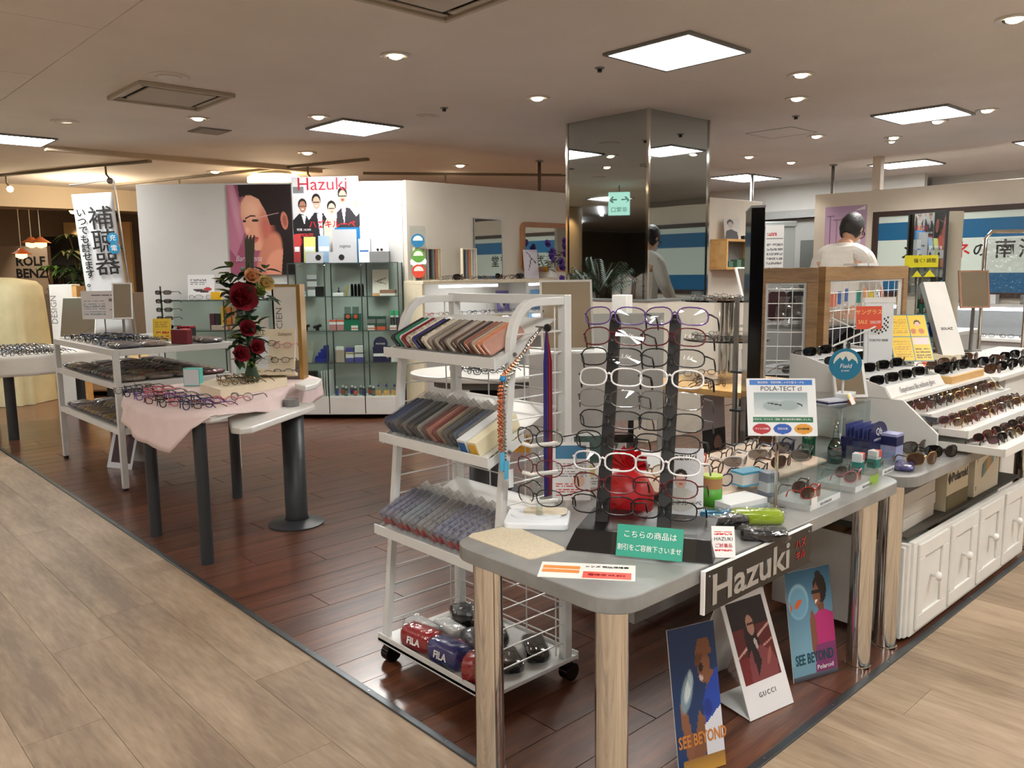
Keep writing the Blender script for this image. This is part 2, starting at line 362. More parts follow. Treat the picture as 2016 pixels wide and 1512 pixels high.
# drop beam and track slots over the far aisle
struct(ob('trim_3', MB().box(2.4, 5.6, 9.62, 9.72, ZC - .05, ZC), mat('beam_paint', (196, 182, 160), .8)))
struct(ob('trim_4', MB().box(1.6, 9.9, 13.9, 14.3, ZC - .32, ZC), MATS['beam_paint']))
trackm = mat('track_grey', (120, 112, 100), .6)
def track(label, pts, n):
    t = thing('lighting_track', label, 'track light', (0, 0, 0))
    (x0, y0), (x1, y1) = pts; L = math.hypot(x1 - x0, y1 - y0); a = math.atan2(y1 - y0, x1 - x0); M = T(x0, y0, ZC) @ RZ(a)
    ob('rail', MB().box(0, L, -.03, .03, -.03, 0, M), trackm, t)
    for k in range(n):
        s = L * (k + .6) / n
        ob('spot_stem', MB().tube([(s, 0, -.03), (s, 0, -.12), (s + .05, 0, -.17)], .012, 6, M=M), trackm, t)
        ob('spot_bulb', MB().ball((s + .06, 0, -.2), .04, 8, 6, M=M), spot_on if k % 2 == 0 else mgrey, t)
track('grey ceiling track with small spots over the far aisle by the sofa cover', ((2.2, 13.6), (3.6, 10.1)), 2)
track('grey ceiling track above the grey partition behind the portrait poster', ((4.1, 13.0), (5.5, 8.4)), 2)
track('grey ceiling track meeting the pole behind the beige wall', ((6.2, 9.6), (9.3, 7.6)), 2)
# ---- light panels
def panel(x, y, sx, sy, label, e=panel_on):
    t = thing('ceiling_light_panel', label, 'ceiling light', (x, y, ZC), 0, 'square ceiling light panels')
    f = MB(); a, b = sx / 2, sy / 2; q = .025
    f.box(-a - q, a + q, -b - q, -b, -.018, 0).box(-a - q, a + q, b, b + q, -.018, 0).box(-a - q, -a, -b, b, -.018, 0).box(a, a + q, -b, b, -.018, 0)
    ob('frame', f, mgrey, t); ob('diffuser', MB().box(-a, a, -b, b, -.008, 0), e, t)
panel(4.39, 3.20, .6, .6, 'square glowing ceiling panel over the wooden table, in front of the mirrored column')
panel(4.27, 6.73, .6, .6, 'square glowing ceiling panel in front of the beige wall and glass showcase')
panel(7.80, 3.02, .6, .6, 'square glowing ceiling panel above the blue lettered sign wall side')
panel(2.05, 9.38, .6, .55, 'square glowing ceiling panel over the far cloth covered table')
panel(11.3, 4.55, .6, .7, 'glowing ceiling panel behind the partition with the pink poster')
panel(11.0, 6.75, .9, .6, 'glowing ceiling panel above the grey door beyond the partition')
panel(10.6, 2.7, .6, .6, 'glowing ceiling panel past the blue lettered sign')
for i, (x, y) in enumerate([(.9, .1), (4.4, -.4), (.9, -4), (4.4, -4), (-2.6, 3.2), (7.8, -.5), (-2.6, -1), (-2.6, 6.8), (-6, 3), (-6, 8), (-6, -2), (-2.6, -5), (8, -5), (-.6, 10.2)]): panel(x, y, .6, .6, 'unseen square ceiling panel added to light the aisle of light planks')  # out-of-view panels, most added to raise bounce from floor to ceiling
# ---- recessed downlights
def light(kind, name, loc, e, c=(1, .85, .66), size=.05, ang=90, aim=None, parent=None):
    d = bpy.data.lights.new(name, kind); d.energy = e; d.color = c
    if kind == 'SPOT': d.spot_size = math.radians(ang); d.spot_blend = .6; d.shadow_soft_size = size
    if kind == 'POINT': d.shadow_soft_size = size
    o = link(bpy.data.objects.new(name, d), parent); o.location = loc
    if aim: o.rotation_euler = Vector(aim).to_track_quat('-Z', 'Y').to_euler()
    return o
def downlight(x, y, label, on=True, r=.075, aim=(0, 0, -1), e=None, c=(1, .92, .82), ang=100):
    t = thing('downlight', label, 'downlight', (x, y, ZC), 0, 'round recessed downlights')
    ob('trim_ring', MB().lathe([(r * .72, -.001), (r * 1.25, -.001), (r * 1.25, -.006), (r * 1.05, -.012), (r * .72, -.004)], 24), ceilm if not on else white, t, smooth=True)
    ax, ay = aim[0], aim[1]
    if on:
        ob('lamp', MB().ball((ax * .02, ay * .02, -.006), r * .62, 12, 6, (1, 1, .45)), spot_on, t, smooth=True)
        ob('housing', MB().tube([(r * .6 * math.cos(a), r * .6 * math.sin(a), -.004) for a in [k * PI / 6 for k in range(5)]], .012, 6), black, t)
        light('SPOT', 'beam', (x + ax * .03, y + ay * .03, ZC - .05), e or SPOT_W, c, .04, ang, aim)
    else:
        ob('diffuser', MB().lathe([(.001, -.012), (r * .6, -.012), (r * .78, -.006)], 20), white, t, smooth=True)
dn = 'lit recessed downlight in the ceiling '
downlight(3.11, 4.40, dn + 'over the white wire rack', aim=(-.25, -.35, -1))
downlight(4.68, 4.72, dn + 'before the mirrored column', aim=(-.2, .3, -1))
downlight(5.56, 2.99, dn + 'by the big light panel, nearer of a pair', aim=(-.3, -.2, -1))
downlight(6.29, 3.41, dn + 'by the big light panel, farther of a pair', aim=(-.3, -.2, -1))
downlight(5.25, 1.58, dn + 'over the sunglasses trays', aim=(-.25, -.35, -1), e=45)
downlight(3.76, 6.48, dn + 'left of the panel by the glass showcase', aim=(-.2, .3, -1))
downlight(3.00, 7.20, dn + 'next to the small air grille', aim=(-.3, -.3, -1), e=12)
downlight(8.05, 2.58, dn + 'right beside the sign wall panel', aim=(-.2, 0, -1))
downlight(8.28, 3.07, dn + 'just below the sign wall panel')
downlight(8.19, 4.21, dn + 'next to the ceiling access hatch', aim=(.2, .2, -1))
downlight(8.92, 3.74, dn + 'near the partition with the pink poster', aim=(.5, 0, -1))
downlight(9.19, 3.87, dn + 'small one hard by the partition post', aim=(.4, 0, -1), r=.05)
downlight(9.02, 5.49, dn + 'right of the mirrored column top')
downlight(9.92, 5.43, dn + 'above the grey door gap')
downlight(2.25, 5.85, 'unlit white downlight beside the air conditioner grille', on=False, r=.11)
downlight(2.17, 8.06, 'unlit white downlight near the far light panel', on=False, r=.09)
downlight(4.48, 5.89, 'unlit grey downlight between two lit downlights', on=False, r=.09)
for x, y, l in [(4.73, 8.44, 'behind the poster wall'), (4.63, 10.68, 'over the far aisle behind the grey partition'), (4.5, 12.79, 'over the far aisle near the hanging banner'), (6.77, 8.24, 'behind the beige wall'), (8.58, 8.09, 'behind the mirrored column'), (3.2, 16.5, 'over the distant furniture shop'), (2.6, 14.2, 'before the distant furniture shop'), (5.6, 14.5, 'over the distant plants')]:
    downlight(x, y, 'round glowing downlight in the ceiling ' + l, r=.085, e=55, c=(1, .78, .54), ang=120)
for x, y in [(.4, 3.6), (1.0, 1.0), (-.9, 5.0), (2.6, -.3), (4.6, -.2), (.2, 6.4), (3.5, .3), (.3, 8.6)]:
    downlight(x, y, 'lit recessed downlight above the aisle of light planks', e=20, c=(1, .87, .72), ang=80)
# ---- air conditioner cassettes, grille, hatch, sensors, round lamp
def cassette(x, y, s, label):
    t = thing('air_conditioner', label, 'air conditioner', (x, y, ZC)); a = s / 2
    f = MB()
    for r, z in ((a, 0), ):
        f.box(-a, a, -a, -a + .03, -.03, 0).box(-a, a, a - .03, a, -.03, 0).box(-a, -a + .03, -a + .03, a - .03, -.03, 0).box(a - .03, a, -a + .03, a - .03, -.03, 0)
    ob('frame', f, mat('aircon_cream', (186, 178, 164), .5), t, bevel=.006)
    s1 = MB().box(-a + .03, a - .03, -a + .03, a - .03, -.004, 0); ob('slot_back', s1, dgrey, t)
    b = a * .7; ob('grille', MB().prism([(-b, -b), (b, -b), (b, b), (-b, b)], -.022, -.006), MATS['aircon_cream'], t, bevel=.006)
    for sgn in (-1, 1):
        ob('louver', MB().box(-a + .05, a - .05, sgn * (b + a) / 2 - .02, sgn * (b + a) / 2 + .02, -.016, -.01), MATS['aircon_cream'], t)
        ob('louver', MB().box(sgn * (b + a) / 2 - .02, sgn * (b + a) / 2 + .02, -b, b, -.016, -.01), MATS['aircon_cream'], t)
cassette(2.48, 6.43, .70, 'square beige air conditioner vent with a raised grille beside an unlit white downlight')
cassette(2.50, 3.22, .76, 'square beige air conditioner vent above the walkway between tables')
t = thing('air_grille', 'small slatted grey air grille near the lit swivel downlight', 'vent', (3.33, 7.75, ZC))
ob('frame', MB().box(-.15, .15, -.15, .15, -.008, 0), mgrey, t)
for k in range(7): ob('slat', MB().box(-.13, .13, -.12 + k * .038, -.105 + k * .038, -.016, -.008), MATS['aircon_cream'], t)
t = thing('ceiling_hatch', 'flat ceiling access hatch outlined by a thin metal edge', 'hatch', (7.73, 4.35, ZC))
f = MB().box(-.25, .25, -.25, -.243, -.004, 0).box(-.25, .25, .243, .25, -.004, 0).box(-.25, -.243, -.25, .25, -.004, 0).box(.243, .25, -.25, .25, -.004, 0); ob('edge', f, steel, t); ob('lid', MB().box(-.243, .243, -.243, .243, -.002, 0), ceilm, t)
for x, y, l in [(4.36, 5.5, 'beside the unlit grey downlight'), (4.33, 3.78, 'by the corner of the big light panel'), (7.0, 3.8, 'between the hatch and the sign wall panel'), (5.3, 10.9, 'near the round glowing lamp')]:
    t = thing('sprinkler', 'small dark ceiling sensor ' + l, 'sensor', (x, y, ZC)); ob('ring', MB().lathe([(.001, 0), (.035, 0), (.03, -.008), (.001, -.008)], 12), mgrey, t); ob('head', MB().cyl(0, 0, -.03, -.006, .016, 10), black, t)
t = thing('drum_lamp', 'wide round glowing ceiling lamp with a dark top plate over the far aisle', 'ceiling lamp', (5.26, 10.27, ZC))
ob('plate', MB().cyl(0, 0, -.05, 0, .22, 24), dgrey, t); ob('shade', MB().lathe([(.02, -.17), (.3, -.17), (.35, -.14), (.35, -.08), (.3, -.05), (.02, -.05)], 32), warm_on, t, smooth=True)
light('POINT', 'drum_glow', (5.26, 10.27, ZC - .3), 30, (1, .8, .55), .3)
t = thing('drum_lamp', 'small bright round ceiling lamp seen beside the hanging banner', 'ceiling lamp', (*DD(172, 405, 14)[:2], ZC))
ob('plate', MB().cyl(0, 0, -.12, 0, .25, 24), dgrey, t); ob('shade', MB().lathe([(.02, -.3), (.26, -.3), (.28, -.26), (.28, -.18), (.02, -.12)], 28), warm_on, t, smooth=True)
# ================================================================ walls and partitions
HW = 2.45
struct(ob('wall_back', MB().box(5.06, 9.3, 7.05, 7.12, 0, HW), wallm, bevel=.004))
DP = Vector((5.06, 7.12, 0)); DR = Vector((.7071, -.7071, 0)); MDG = Matrix.Translation(DP) @ RZ(math.atan2(DR.y, DR.x))   # x along wall, -y towards the shop floor
struct(ob('wall_left', MB().box(-2.80, 0, 0, .06, 0, HW, MDG), wallw, bevel=.004))
struct(ob('baseboard_left', MB().box(-2.8, 0, -.012, 0, 0, .08, MDG), mgrey)); struct(ob('baseboard_back', MB().box(5.1, 9.3, 7.038, 7.05, 0, .1), dgrey))
struct(ob('wall_right', MB().box(10.3, 10.36, -3, 5.28, 0, HW), wallm, bevel=.004))
struct(ob('baseboard_right', MB().box(10.288, 10.3, -3, 5.28, 0, .1), dgrey))
struct(ob('wall_side', MB().box(8.0, 10.75, 6.3, 6.36, 0, HW), wallm, bevel=.004))
struct(ob('wall_far_back', MB().box(12.6, 12.7, 4.8, 9.8, 0, ZC), wallw)); struct(ob('wall_far_left', MB().box(-14, 16, 19.0, 19.1, 0, ZC), mat('far_wall', (128, 112, 96), .7)))
struct(ob('wall_far_end', MB().box(13.4, 13.5, -12, 5.0, 0, ZC), wallw)); struct(ob('wall_far_behind', MB().box(-14, 14, -12.1, -12, 0, ZC), mat('dim_wall', (112, 108, 102), .7))); struct(ob('wall_far_aisle', MB().box(-12.1, -12, -12, 19, 0, ZC), MATS['dim_wall']))
struct(ob('trim_5', MB().box(10.28, 10.38, 4.44, 4.54, HW, ZC), wallm))
for x, y, l in [(7.25, 7.30, 'behind the beige wall with the mirrors'), (10.7, 6.45, 'rising from the wall with the wooden shelf'), (10.6, 5.2, 'rising from the partition with the pink poster')]:
    t = thing('support_pole', 'grey metal pole ' + l + ' up to the ceiling', 'pole', (x, y, 0)); ob('shaft', MB().cyl(0, 0, 0, ZC, .022, 12), steel, t, smooth=True); ob('flange', MB().cyl(0, 0, ZC - .02, ZC, .05, 16), steel, t)
# mirrored column
t = struct(thing('column', 'square column clad in tinted mirror above a beige base', 'column')); del t['label'], t['category']
CX0, CX1, CY0, CY1 = 5.69, 6.58, 4.42, 5.36
ob('base', MB().box(CX0 - .06, CX1 + .06, CY0 - .06, CY1 + .06, 0, 1.235), wallm, t, bevel=.005); ob('ledge', MB().box(CX0 - .07, CX1 + .07, CY0 - .07, CY1 + .07, 1.235, 1.25), mgrey, t)
ob('core', MB().box(CX0 + .02, CX1 - .02, CY0 + .02, CY1 - .02, 1.25, ZC), dgrey, t)
ob('mirror_panel', MB().box(CX0, CX0 + .02, CY0 + .012, CY1 - .012, 1.25, ZC), smoked, t); ob('mirror_panel', MB().box(CX0 + .012, CX1 - .012, CY0, CY0 + .02, 1.25, ZC), smoked, t)
ob('mirror_panel', MB().box(CX1 - .02, CX1, CY0 + .012, CY1 - .012, 1.25, ZC), smoked, t); ob('mirror_panel', MB().box(CX0 + .012, CX1 - .012, CY1 - .02, CY1, 1.25, ZC), smoked, t)
for x in (CX0, CX1):
    for y in (CY0, CY1): ob('corner_strip', MB().box(x - .012, x + .012, y - .012, y + .012, 1.25, ZC), chrome, t)
# ================================================================ eyeglasses
def lens_loop(cx, cz, a, b, p, n):
    out = []
    for k in range(n):
        t = 2 * PI * k / n; c, s = math.cos(t), math.sin(t)
        out.append((cx + a * math.copysign(abs(c) ** (2 / p), c), cz + b * math.copysign(abs(s) ** (2 / p), s)))
    return out
def wrap(x, y, z, cv): return (x, y + cv * x * x, z)
def glass_parts(w=.14, a=.027, b=.019, p=2.6, rim=.0028, cv=4., fine=False, tl=.13, lift=0.):
    """frame, lens pair, temples; stands on z=0, faces -Y"""
    n = 18 if fine else 12; cz = b + rim; cx = w / 2 - a - .004
    F = MB(); Ls = []; Ts = []
    for s in (-1, 1):
        lp = lens_loop(s * cx, cz, a, b, p, n); F.tube([wrap(x, 0, z, cv) for x, z in lp], rim, 5 if fine else 4, True)
        L = MB(); c = wrap(s * cx, -.002, cz, cv); pts = [wrap(x, 0, z, cv) for x, z in lp]; L.add([c] + pts, [(0, i + 1, (i + 1) % n + 1) if s else 0 for i in range(n)]); Ls.append(L)
        Tm = MB(); x0 = s * (w / 2); y0 = cv * x0 * x0; zt = cz + b * .35
        Tm.tube([(x0 - s * .004, y0 - .001, zt), (x0, y0 + .006, zt), (x0 + s * tl * .10, y0 + tl * .7, zt - .001), (x0 + s * tl * .115, y0 + tl * .88, zt - .012), (x0 + s * tl * .12, y0 + tl, max(.003, zt - .034))], [rim * 1.3, rim * 1.3, rim, rim * 1.3, rim * 1.1], 5 if fine else 4); Ts.append(Tm)
    F.tube([wrap(-cx + a, 0, cz + b * .25, cv), (0, -.001, cz + b * .45), wrap(cx - a, 0, cz + b * .25, cv)], rim * 1.1, 5 if fine else 4)
    return F, Ls, Ts
def merge(F, Ls, Ts):
    m = MB()
    m.mi(0).add(F.v, F.f); m.mi(1)
    for L in Ls: m.add(L.v, L.f)
    m.mi(2)
    for t in Ts: m.add(t.v, t.f)
    return m
FR = {  # frame colours
 'black': mat('frame_black', (20, 20, 22), .25), 'dark red': mat('frame_dark_red', (92, 20, 26), .25), 'brown': mat('frame_brown', (74, 48, 32), .25), 'dark blue': mat('frame_blue', (30, 42, 78), .25), 'purple': mat('frame_purple', (92, 56, 130), .25),
 'silver': mat('frame_silver', (170, 170, 168), .2, .9), 'gold': mat('frame_gold', (168, 136, 84), .25, .9), 'white': mat('frame_white', (225, 225, 228), .3), 'pink': mat('frame_pink', (196, 104, 118), .3), 'grey': mat('frame_grey', (84, 84, 86), .3), 'clear': clear('frame_clear', (225, 225, 222), .05, 1.5, extra=.1), 'red': mat('frame_red', (190, 44, 40), .25)}
lens_c = clear('lens_clear', (240, 242, 242), .01, 1.5, extra=.03)
lens_d = mat('lens_dark', (14, 13, 14), .06); lens_br = mat('lens_brown', (70, 48, 36), .08); lens_t = clear('lens_tint', (150, 132, 128), .03, 1.6, extra=.08); lens_g = clear('lens_smoke', (118, 114, 112), .03, 1.6, extra=.08); lens_p = clear('lens_plum', (112, 70, 92), .03, 1.6, extra=.1); lens_r = clear('lens_rose', (190, 110, 110), .03, 1.6, extra=.1)
_gm = {}
def gsimple(fc, lens, style):
    k = (fc, lens.name, style)
    if k not in _gm:
        P = {'std': dict(), 'round': dict(a=.025, b=.022, p=2.1), 'wide': dict(a=.029, b=.016, p=3), 'sun': dict(w=.145, a=.031, b=.025, p=2.4, rim=.0024, cv=5), 'shield': dict(w=.15, a=.033, b=.024, p=2.8, rim=.003, cv=7, tl=.11), 'folded': dict(tl=.02), 'sunt': dict(w=.145, a=.031, b=.025, p=2.4, rim=.0024, cv=5, tl=.055), 'shieldt': dict(w=.15, a=.033, b=.024, p=2.8, rim=.003, cv=7, tl=.055)}[style]
        _gm[k] = merge(*glass_parts(**P)).mesh('eyeglasses', [FR[fc], lens, FR[fc]])
    return _gm[k]
def put_glasses(x, y, z, rz, fc, lens, style, label, group, cat='glasses', name='eyeglasses', tilt=0., sc=1.):
    o = link(bpy.data.objects.new(name, gsimple(fc, lens, style)))
    lift = -min((RX(tilt) @ v.co).z for v in o.data.vertices) * sc if tilt else 0
    o.matrix_local = T(x, y, z + lift + .0003) @ RZ(rz) @ RX(tilt) @ Matrix.Scale(sc, 4); return tag(o, label, cat, group)
def fine_glasses(name, label, M, fc, tc=None, lens=None, group=None, **kw):
    t = thing(name, label, 'glasses', M=M, group=group); F, Ls, Ts = glass_parts(fine=True, **kw)
    fo = ob('frame', F, FR[fc], t, smooth=True)
    for L in Ls: ob('lens', L, lens or lens_c, t)
    for Tm in Ts: ob('temple', Tm, FR[tc or fc], t, smooth=True)
    return t
# ================================================================ foreground table
TZ = .72
def rrect(x0, x1, y0, y1, r, n=6):
    pts = []
    for cx, cy, a0 in ((x1 - r, y0 + r, -90), (x1 - r, y1 - r, 0), (x0 + r, y1 - r, 90), (x0 + r, y0 + r, 180)):
        pts += [(cx + r * math.cos(math.radians(a0 + 90 * k / n)), cy + r * math.sin(math.radians(a0 + 90 * k / n))) for k in range(n + 1)]
    return pts
def chrome_leg(t, x, y, z1, r=.043):
    l = ob('leg', MB().lathe([(r + .004, 0), (r + .004, .012), (r, .014), (r, z1)], 28), chrome, t, (x, y, 0), smooth='a'); return l
tb = thing('display_table', 'grey stone-look display table on thick chrome legs with the eyewear rack on it', 'table', (0, 0, 0))
ob('tabletop', MB().prism(rrect(1.425, 3.085, 1.185, 1.83, .09), TZ - .042, TZ), laminate, tb, bevel=.003)
for x, y in ((1.515, 1.275), (1.50, 1.735), (2.95, 1.27), (2.95, 1.72)): chrome_leg(tb, x, y, TZ - .042)
# hanging lettered board on the table edge
hb = thing('sign_board', 'long black board lettered in silver hanging at the front table edge', 'sign', (0, 0, 0))
ob('board', MB().box(1.76, 2.335, 1.166, 1.176, .598, .716), mat('board_black', (16, 16, 18), .25, noise=.15), hb, bevel=.001)
ob('edge_strip', MB().box(1.755, 1.76, 1.165, 1.177, .598, .718).box(1.76, 2.335, 1.164, 1.176, .716, .718), ink_w, hb)
text('Hazuki', .118, mat('letter_silver', (190, 192, 194), .3, .7), hb, FM((1.995, 1.1655, .652), -90), sx=1.28, bold=.002)
text('ハズ', .032, ink_r, hb, FM((2.265, 1.1655, .672), -90)); text('キル', .032, ink_r, hb, FM((2.265, 1.1655, .636), -90))
for x in (1.78, 2.315): ob('pin', MB().ball((x, 1.166, .7), .003, 6, 4), steel, hb)
# ================================================================ eyewear rack (black, two columns)
RM = T(1.845, 1.425, TZ) @ RZ(math.radians(-62))     # local x across (towards the aisle), local -y faces out
# local frame: front normal is -y
def rk(M): return RM @ M
er = thing('eyewear_rack', 'black two-post countertop rack full of magnifier glasses', 'display rack', M=RM)
base = MB(); bw, bd = .205, .15
base.add([(-bw, -bd, 0), (bw, -bd, 0), (bw, bd, 0), (-bw, bd, 0), (-bw * .93, -bd * .55, .045), (bw * .93, -bd * .55, .045), (bw * .93, bd * .95, .045), (-bw * .93, bd * .95, .045)], [(3, 2, 1, 0), (4, 5, 6, 7), (0, 1, 5, 4), (1, 2, 6, 5), (2, 3, 7, 6), (3, 0, 4, 7)])
ob('base', base, black, er, bevel=.004)
LEAN = .19                                         # posts lean back
PXS = (-.132, .050); PH = .625
def post_y(z): return -.01 + LEAN * (z - .045) / PH
for px in PXS:
    pm_ = MB(); pts = [(-.02, 0), (.02, 0), (.02, .016), (-.02, .016)]
    vs = [(px + a, post_y(.045) + b, .045) for a, b in pts] + [(px + a * .85, post_y(PH) + b, PH) for a, b in pts] + [(px + a * .4, post_y(PH) + b, PH + .025) for a, b in pts]
    pm_.add(vs, [(3, 2, 1, 0), (8, 9, 10, 11)] + [(i, (i + 1) % 4, 4 + (i + 1) % 4, 4 + i) for i in range(4)] + [(4 + i, 4 + (i + 1) % 4, 8 + (i + 1) % 4, 8 + i) for i in range(4)])
    po = ob('post', pm_, black, er, bevel=.002)
    for k in range(10):
        z = .08 + k * .0605
        ob('hook', MB().tube([(px, post_y(z) - .001, z + .012), (px, post_y(z) - .016, z + .004), (px, post_y(z) - .022, z + .010)], .006, 6), acry, po, smooth=True)
rows = [('purple', 'dark red', 'purple half-rim'), ('purple', 'purple', 'purple'), ('dark red', 'dark red', 'dark red'), ('black', 'black', 'black'), ('white', 'black', 'clear and black'), ('clear', 'grey', 'clear smoke'), ('black', 'brown', 'thin dark brown'), ('black', 'black', 'black'), ('white', 'white', 'white'), ('dark red', 'dark red', 'dark red'), ('black', 'brown', 'dark')]
rows = [('purple', 'black', 'purple-browed'), ('dark red', 'black', 'red-browed'), ('black', 'black', 'glossy black'), ('white', 'black', 'white-edged black'), ('clear', 'grey', 'clear smoke grey'), ('black', 'grey', 'thin black'), ('black', 'black', 'dark rimless-look'), ('white', 'white', 'white'), ('dark red', 'brown', 'dark red'), ('black', 'black', 'black')]
posn = ['topmost', 'second from the top', 'third from the top', 'fourth from the top', 'fifth from the top', 'sixth from the top', 'seventh from the top', 'eighth from the top', 'ninth from the top', 'lowest']
for k, (f1, f2, nm) in enumerate(rows):
    z = .08 + (9 - k) * .0605
    for px, side in zip(PXS, ('inner', 'outer')):
        Mx = rk(T(px + random.uniform(-.004, .004), post_y(z) - .03, z - .006) @ RZ(random.uniform(-.05, .05)) @ RX(-.2) @ Matrix.Scale(1.4, 4))
        per_ = fine_glasses('magnifier_glasses', f'{nm} magnifier, {posn[k]} on the {side} post of the black rack', Mx, f1, f2, lens_c, 'magnifier glasses on the black rack', w=.142, a=.031, b=.019, p=2.7, rim=.0016 if f1 != 'white' else .0022, cv=5, tl=.075)
        if k in (1, 2): text('1.6x', .013, ink_w, per_, FM((.036, -.004, .021), -90), shear=.2)
# sign in front of the rack
gs = thing('acrylic_sign', 'green notice in white Japanese lettering in a clear holder before the rack', 'sign', M=rk(T(.03, -.172, 0)))
gsM = FM((0, 0, .006), -90, 20)
ob('holder', MB().box(-.10, .13, .0, .10, -.004, -.002, gsM).box(-.10, .13, -.004, .0, -.05, 0, gsM), acry, gs)
ob('card', MB().box(-.085, .095, .002, .088, -.002, .0, gsM), mat('notice_green', (44, 156, 132), .4), gs)
text('こちらの商品は', .021, ink_w, gs, gsM @ T(.005, .062, .0)); text('割引をご容赦下さいませ', .0185, ink_w, gs, gsM @ T(.005, .026, .0), sx=.86)
# red wrapped bag behind the posts
rb = thing('gift_bag', 'red wrapped pouch gathered with a pleated top inside the black rack', 'bag', M=rk(T(-.105, .245, 0) @ Matrix.Scale(.86, 4)))
ob('pouch', MB().lathe([(.075, 0), (.098, .03), (.10, .09), (.075, .14), (.03, .17), (.012, .18)], 22), mat('red_foil', (196, 26, 36), .35, noise=.15, bump=.3, scale=9), rb, smooth=True)
fan = MB(); n = 16
vs = [(0, 0, .17)]
for k in range(n + 1):
    a = PI * k / n; r = .085 if k % 2 else .075; vs.append((r * math.cos(a), (.012 if k % 2 else -.012), .175 + r * math.sin(a)))
fan.add(vs, [(0, k + 1, k + 2) for k in range(n)]); ob('pleated_top', fan, MATS['red_foil'], rb)
# magazine style sheet leaning behind
Mm = T(2.085, 1.475, TZ) @ RZ(math.radians(-52))
mg = poster('magazine_stand', 'white magazine cover with a smiling face in a clear stand beside the red pouch', 'magazine', .135, .225, (226, 228, 232), [('e', .48, .55, .13, .12, 0, (212, 170, 150)), ('e', .48, .62, .15, .09, 0, (40, 32, 30)), ('e', .48, .55, .115, .10, 0, (222, 184, 164)), ('r', .36, .55, .60, .565, (50, 40, 38)), ('e', .48, .5, .05, .014, 0, (190, 90, 90)), ('e', .48, .28, .36, .17, 0, (206, 204, 198)), ('l', .05, .66, .28, .86, 4, (150, 150, 156)), ('l', .05, .3, .2, .5, 4, (160, 160, 166))], Mm @ FM((0, 0, 0), -90, 8), dens=320)
text('Hazuki', .034, ink_k, mg, T(0, .198, .0045)); text('ハズキルーペ', .021, ink_k, mg, T(0, .052, .0045)); ob('stand', MB().box(-.07, .07, 0, .003, -.05, .03), acry, mg)
# ================================================================ small white stand with three magnifiers
WS = T(*G(1068, 1030, TZ), TZ) @ RZ(math.radians(-50))
ws = thing('glasses_stand', 'small white countertop stand with clear arms at the table corner', 'display stand', M=WS)
ob('base', MB().prism(rrect(-.115, .085, -.075, .085, .02), 0, .022), mat('base_white', (228, 234, 240), .4), ws, bevel=.005)
ob('raised_disc', MB().prism([(-.02 + .08 * math.cos(2 * PI * k / 24), .01 + .058 * math.sin(2 * PI * k / 24)) for k in range(24)], .022, .028), MATS['base_white'], ws)
ob('felt_pad', MB().prism(rrect(-.06, .075, .0, .075, .02), .028, .031), cream, ws)
ob('stem', MB().tube([(-.01, 0, .028), (-.01, .012, .28)], .011, 8), acry, ws, smooth=True)
for k in range(3): ob('arm', MB().tube([(-.06, -.012, .075 + k * .09), (-.03, -.02, .07 + k * .09), (.0, -.012, .073 + k * .09), (.05, -.012, .078 + k * .09)], .007, 6), mat('arm_clear', (225, 225, 222), .25), ws, smooth=True)
for k, (f, nm) in enumerate([('black', 'black-templed magnifier with a white nose bar, lowest'), ('dark red', 'dark red magnifier, middle one'), ('black', 'black magnifier, topmost')]):
    fine_glasses('magnifier_glasses', nm + ' on the small white stand', WS @ T(-.02, -.03, .065 + k * .092) @ RZ(math.radians(-30)) @ Matrix.Scale(1.25, 4), f, f, lens_c, 'magnifier glasses on the white stand', w=.142, a=.031, b=.021, p=2.4, rim=.0015, cv=5, tl=.12)
# leaflet sheets behind the stand
for px, py, an, l, colr in ((1125, 985, 225, 'white leaflet with red print leaning behind the small white stand', (214, 216, 216)), (1165, 960, 232, 'dark green leaflet card leaning behind the black rack', (28, 66, 60))):
    x, y = G(px, py, TZ)
    poster('leaflet', l, 'leaflet', .13, .2, (222, 224, 224), [('r', .08, .72, .92, .95, colr if an > 230 else (40, 110, 150)), ('l', .1, .4, .9, .66, 6, (130, 130, 134)), ('l', .1, .08, .7, .32, 5, (196, 60, 66)), ('e', .7, .32, .16, .1, 0, (230, 190, 170))] if an < 230 else [('r', .06, .45, .94, .95, colr), ('e', .4, .3, .22, .12, 0, (206, 196, 120)), ('l', .1, .05, .9, .2, 4, (120, 124, 124))], T(x, y, TZ) @ FM((0, 0, 0), an, 18), dens=260)
# felt sheet, price card
def flat(name, label, cat, px, z, th, m, r=0.):
    pts = [G(*q, z) for q in px]; a = sum((pts[i][0] * pts[(i + 1) % len(pts)][1] - pts[(i + 1) % len(pts)][0] * pts[i][1]) for i in range(len(pts)))
    if a < 0: pts.reverse()
    return tag(ob(name, MB().prism(pts, z, z + th), m, bevel=r), label, cat)
flat('felt_sheet', 'thin beige speckled mat lying on the grey table corner', 'mat', [(922, 1058), (930, 1052), (1003, 1036), (1012, 1037), (1110, 1079), (1112, 1084), (1052, 1101), (1040, 1102)], TZ, .003, mat('felt_beige', (206, 196, 172), .9, noise=.12, scale=160))
cx, cy = G(1156, 1125, TZ); pc = thing('price_card', 'white leaflet with orange and red text blocks lying on the table', 'leaflet', (cx, cy, TZ), math.radians(-52))
ob('sheet', MB().box(-.125, .125, -.055, .055, 0, .0015), mat('paper', (232, 230, 226), .6), pc)
for k, (x0, x1, y0, y1, c) in enumerate([(-.118, -.02, .008, .03, 'o'), (-.118, -.02, -.02, .002, 'o'), (-.01, .115, -.05, -.004, 'r')]): ob('text_block', MB().box(x0, x1, y0, y1, .0015, .002), ink_o if c == 'o' else mat('salmon', (226, 96, 84), .5), pc)
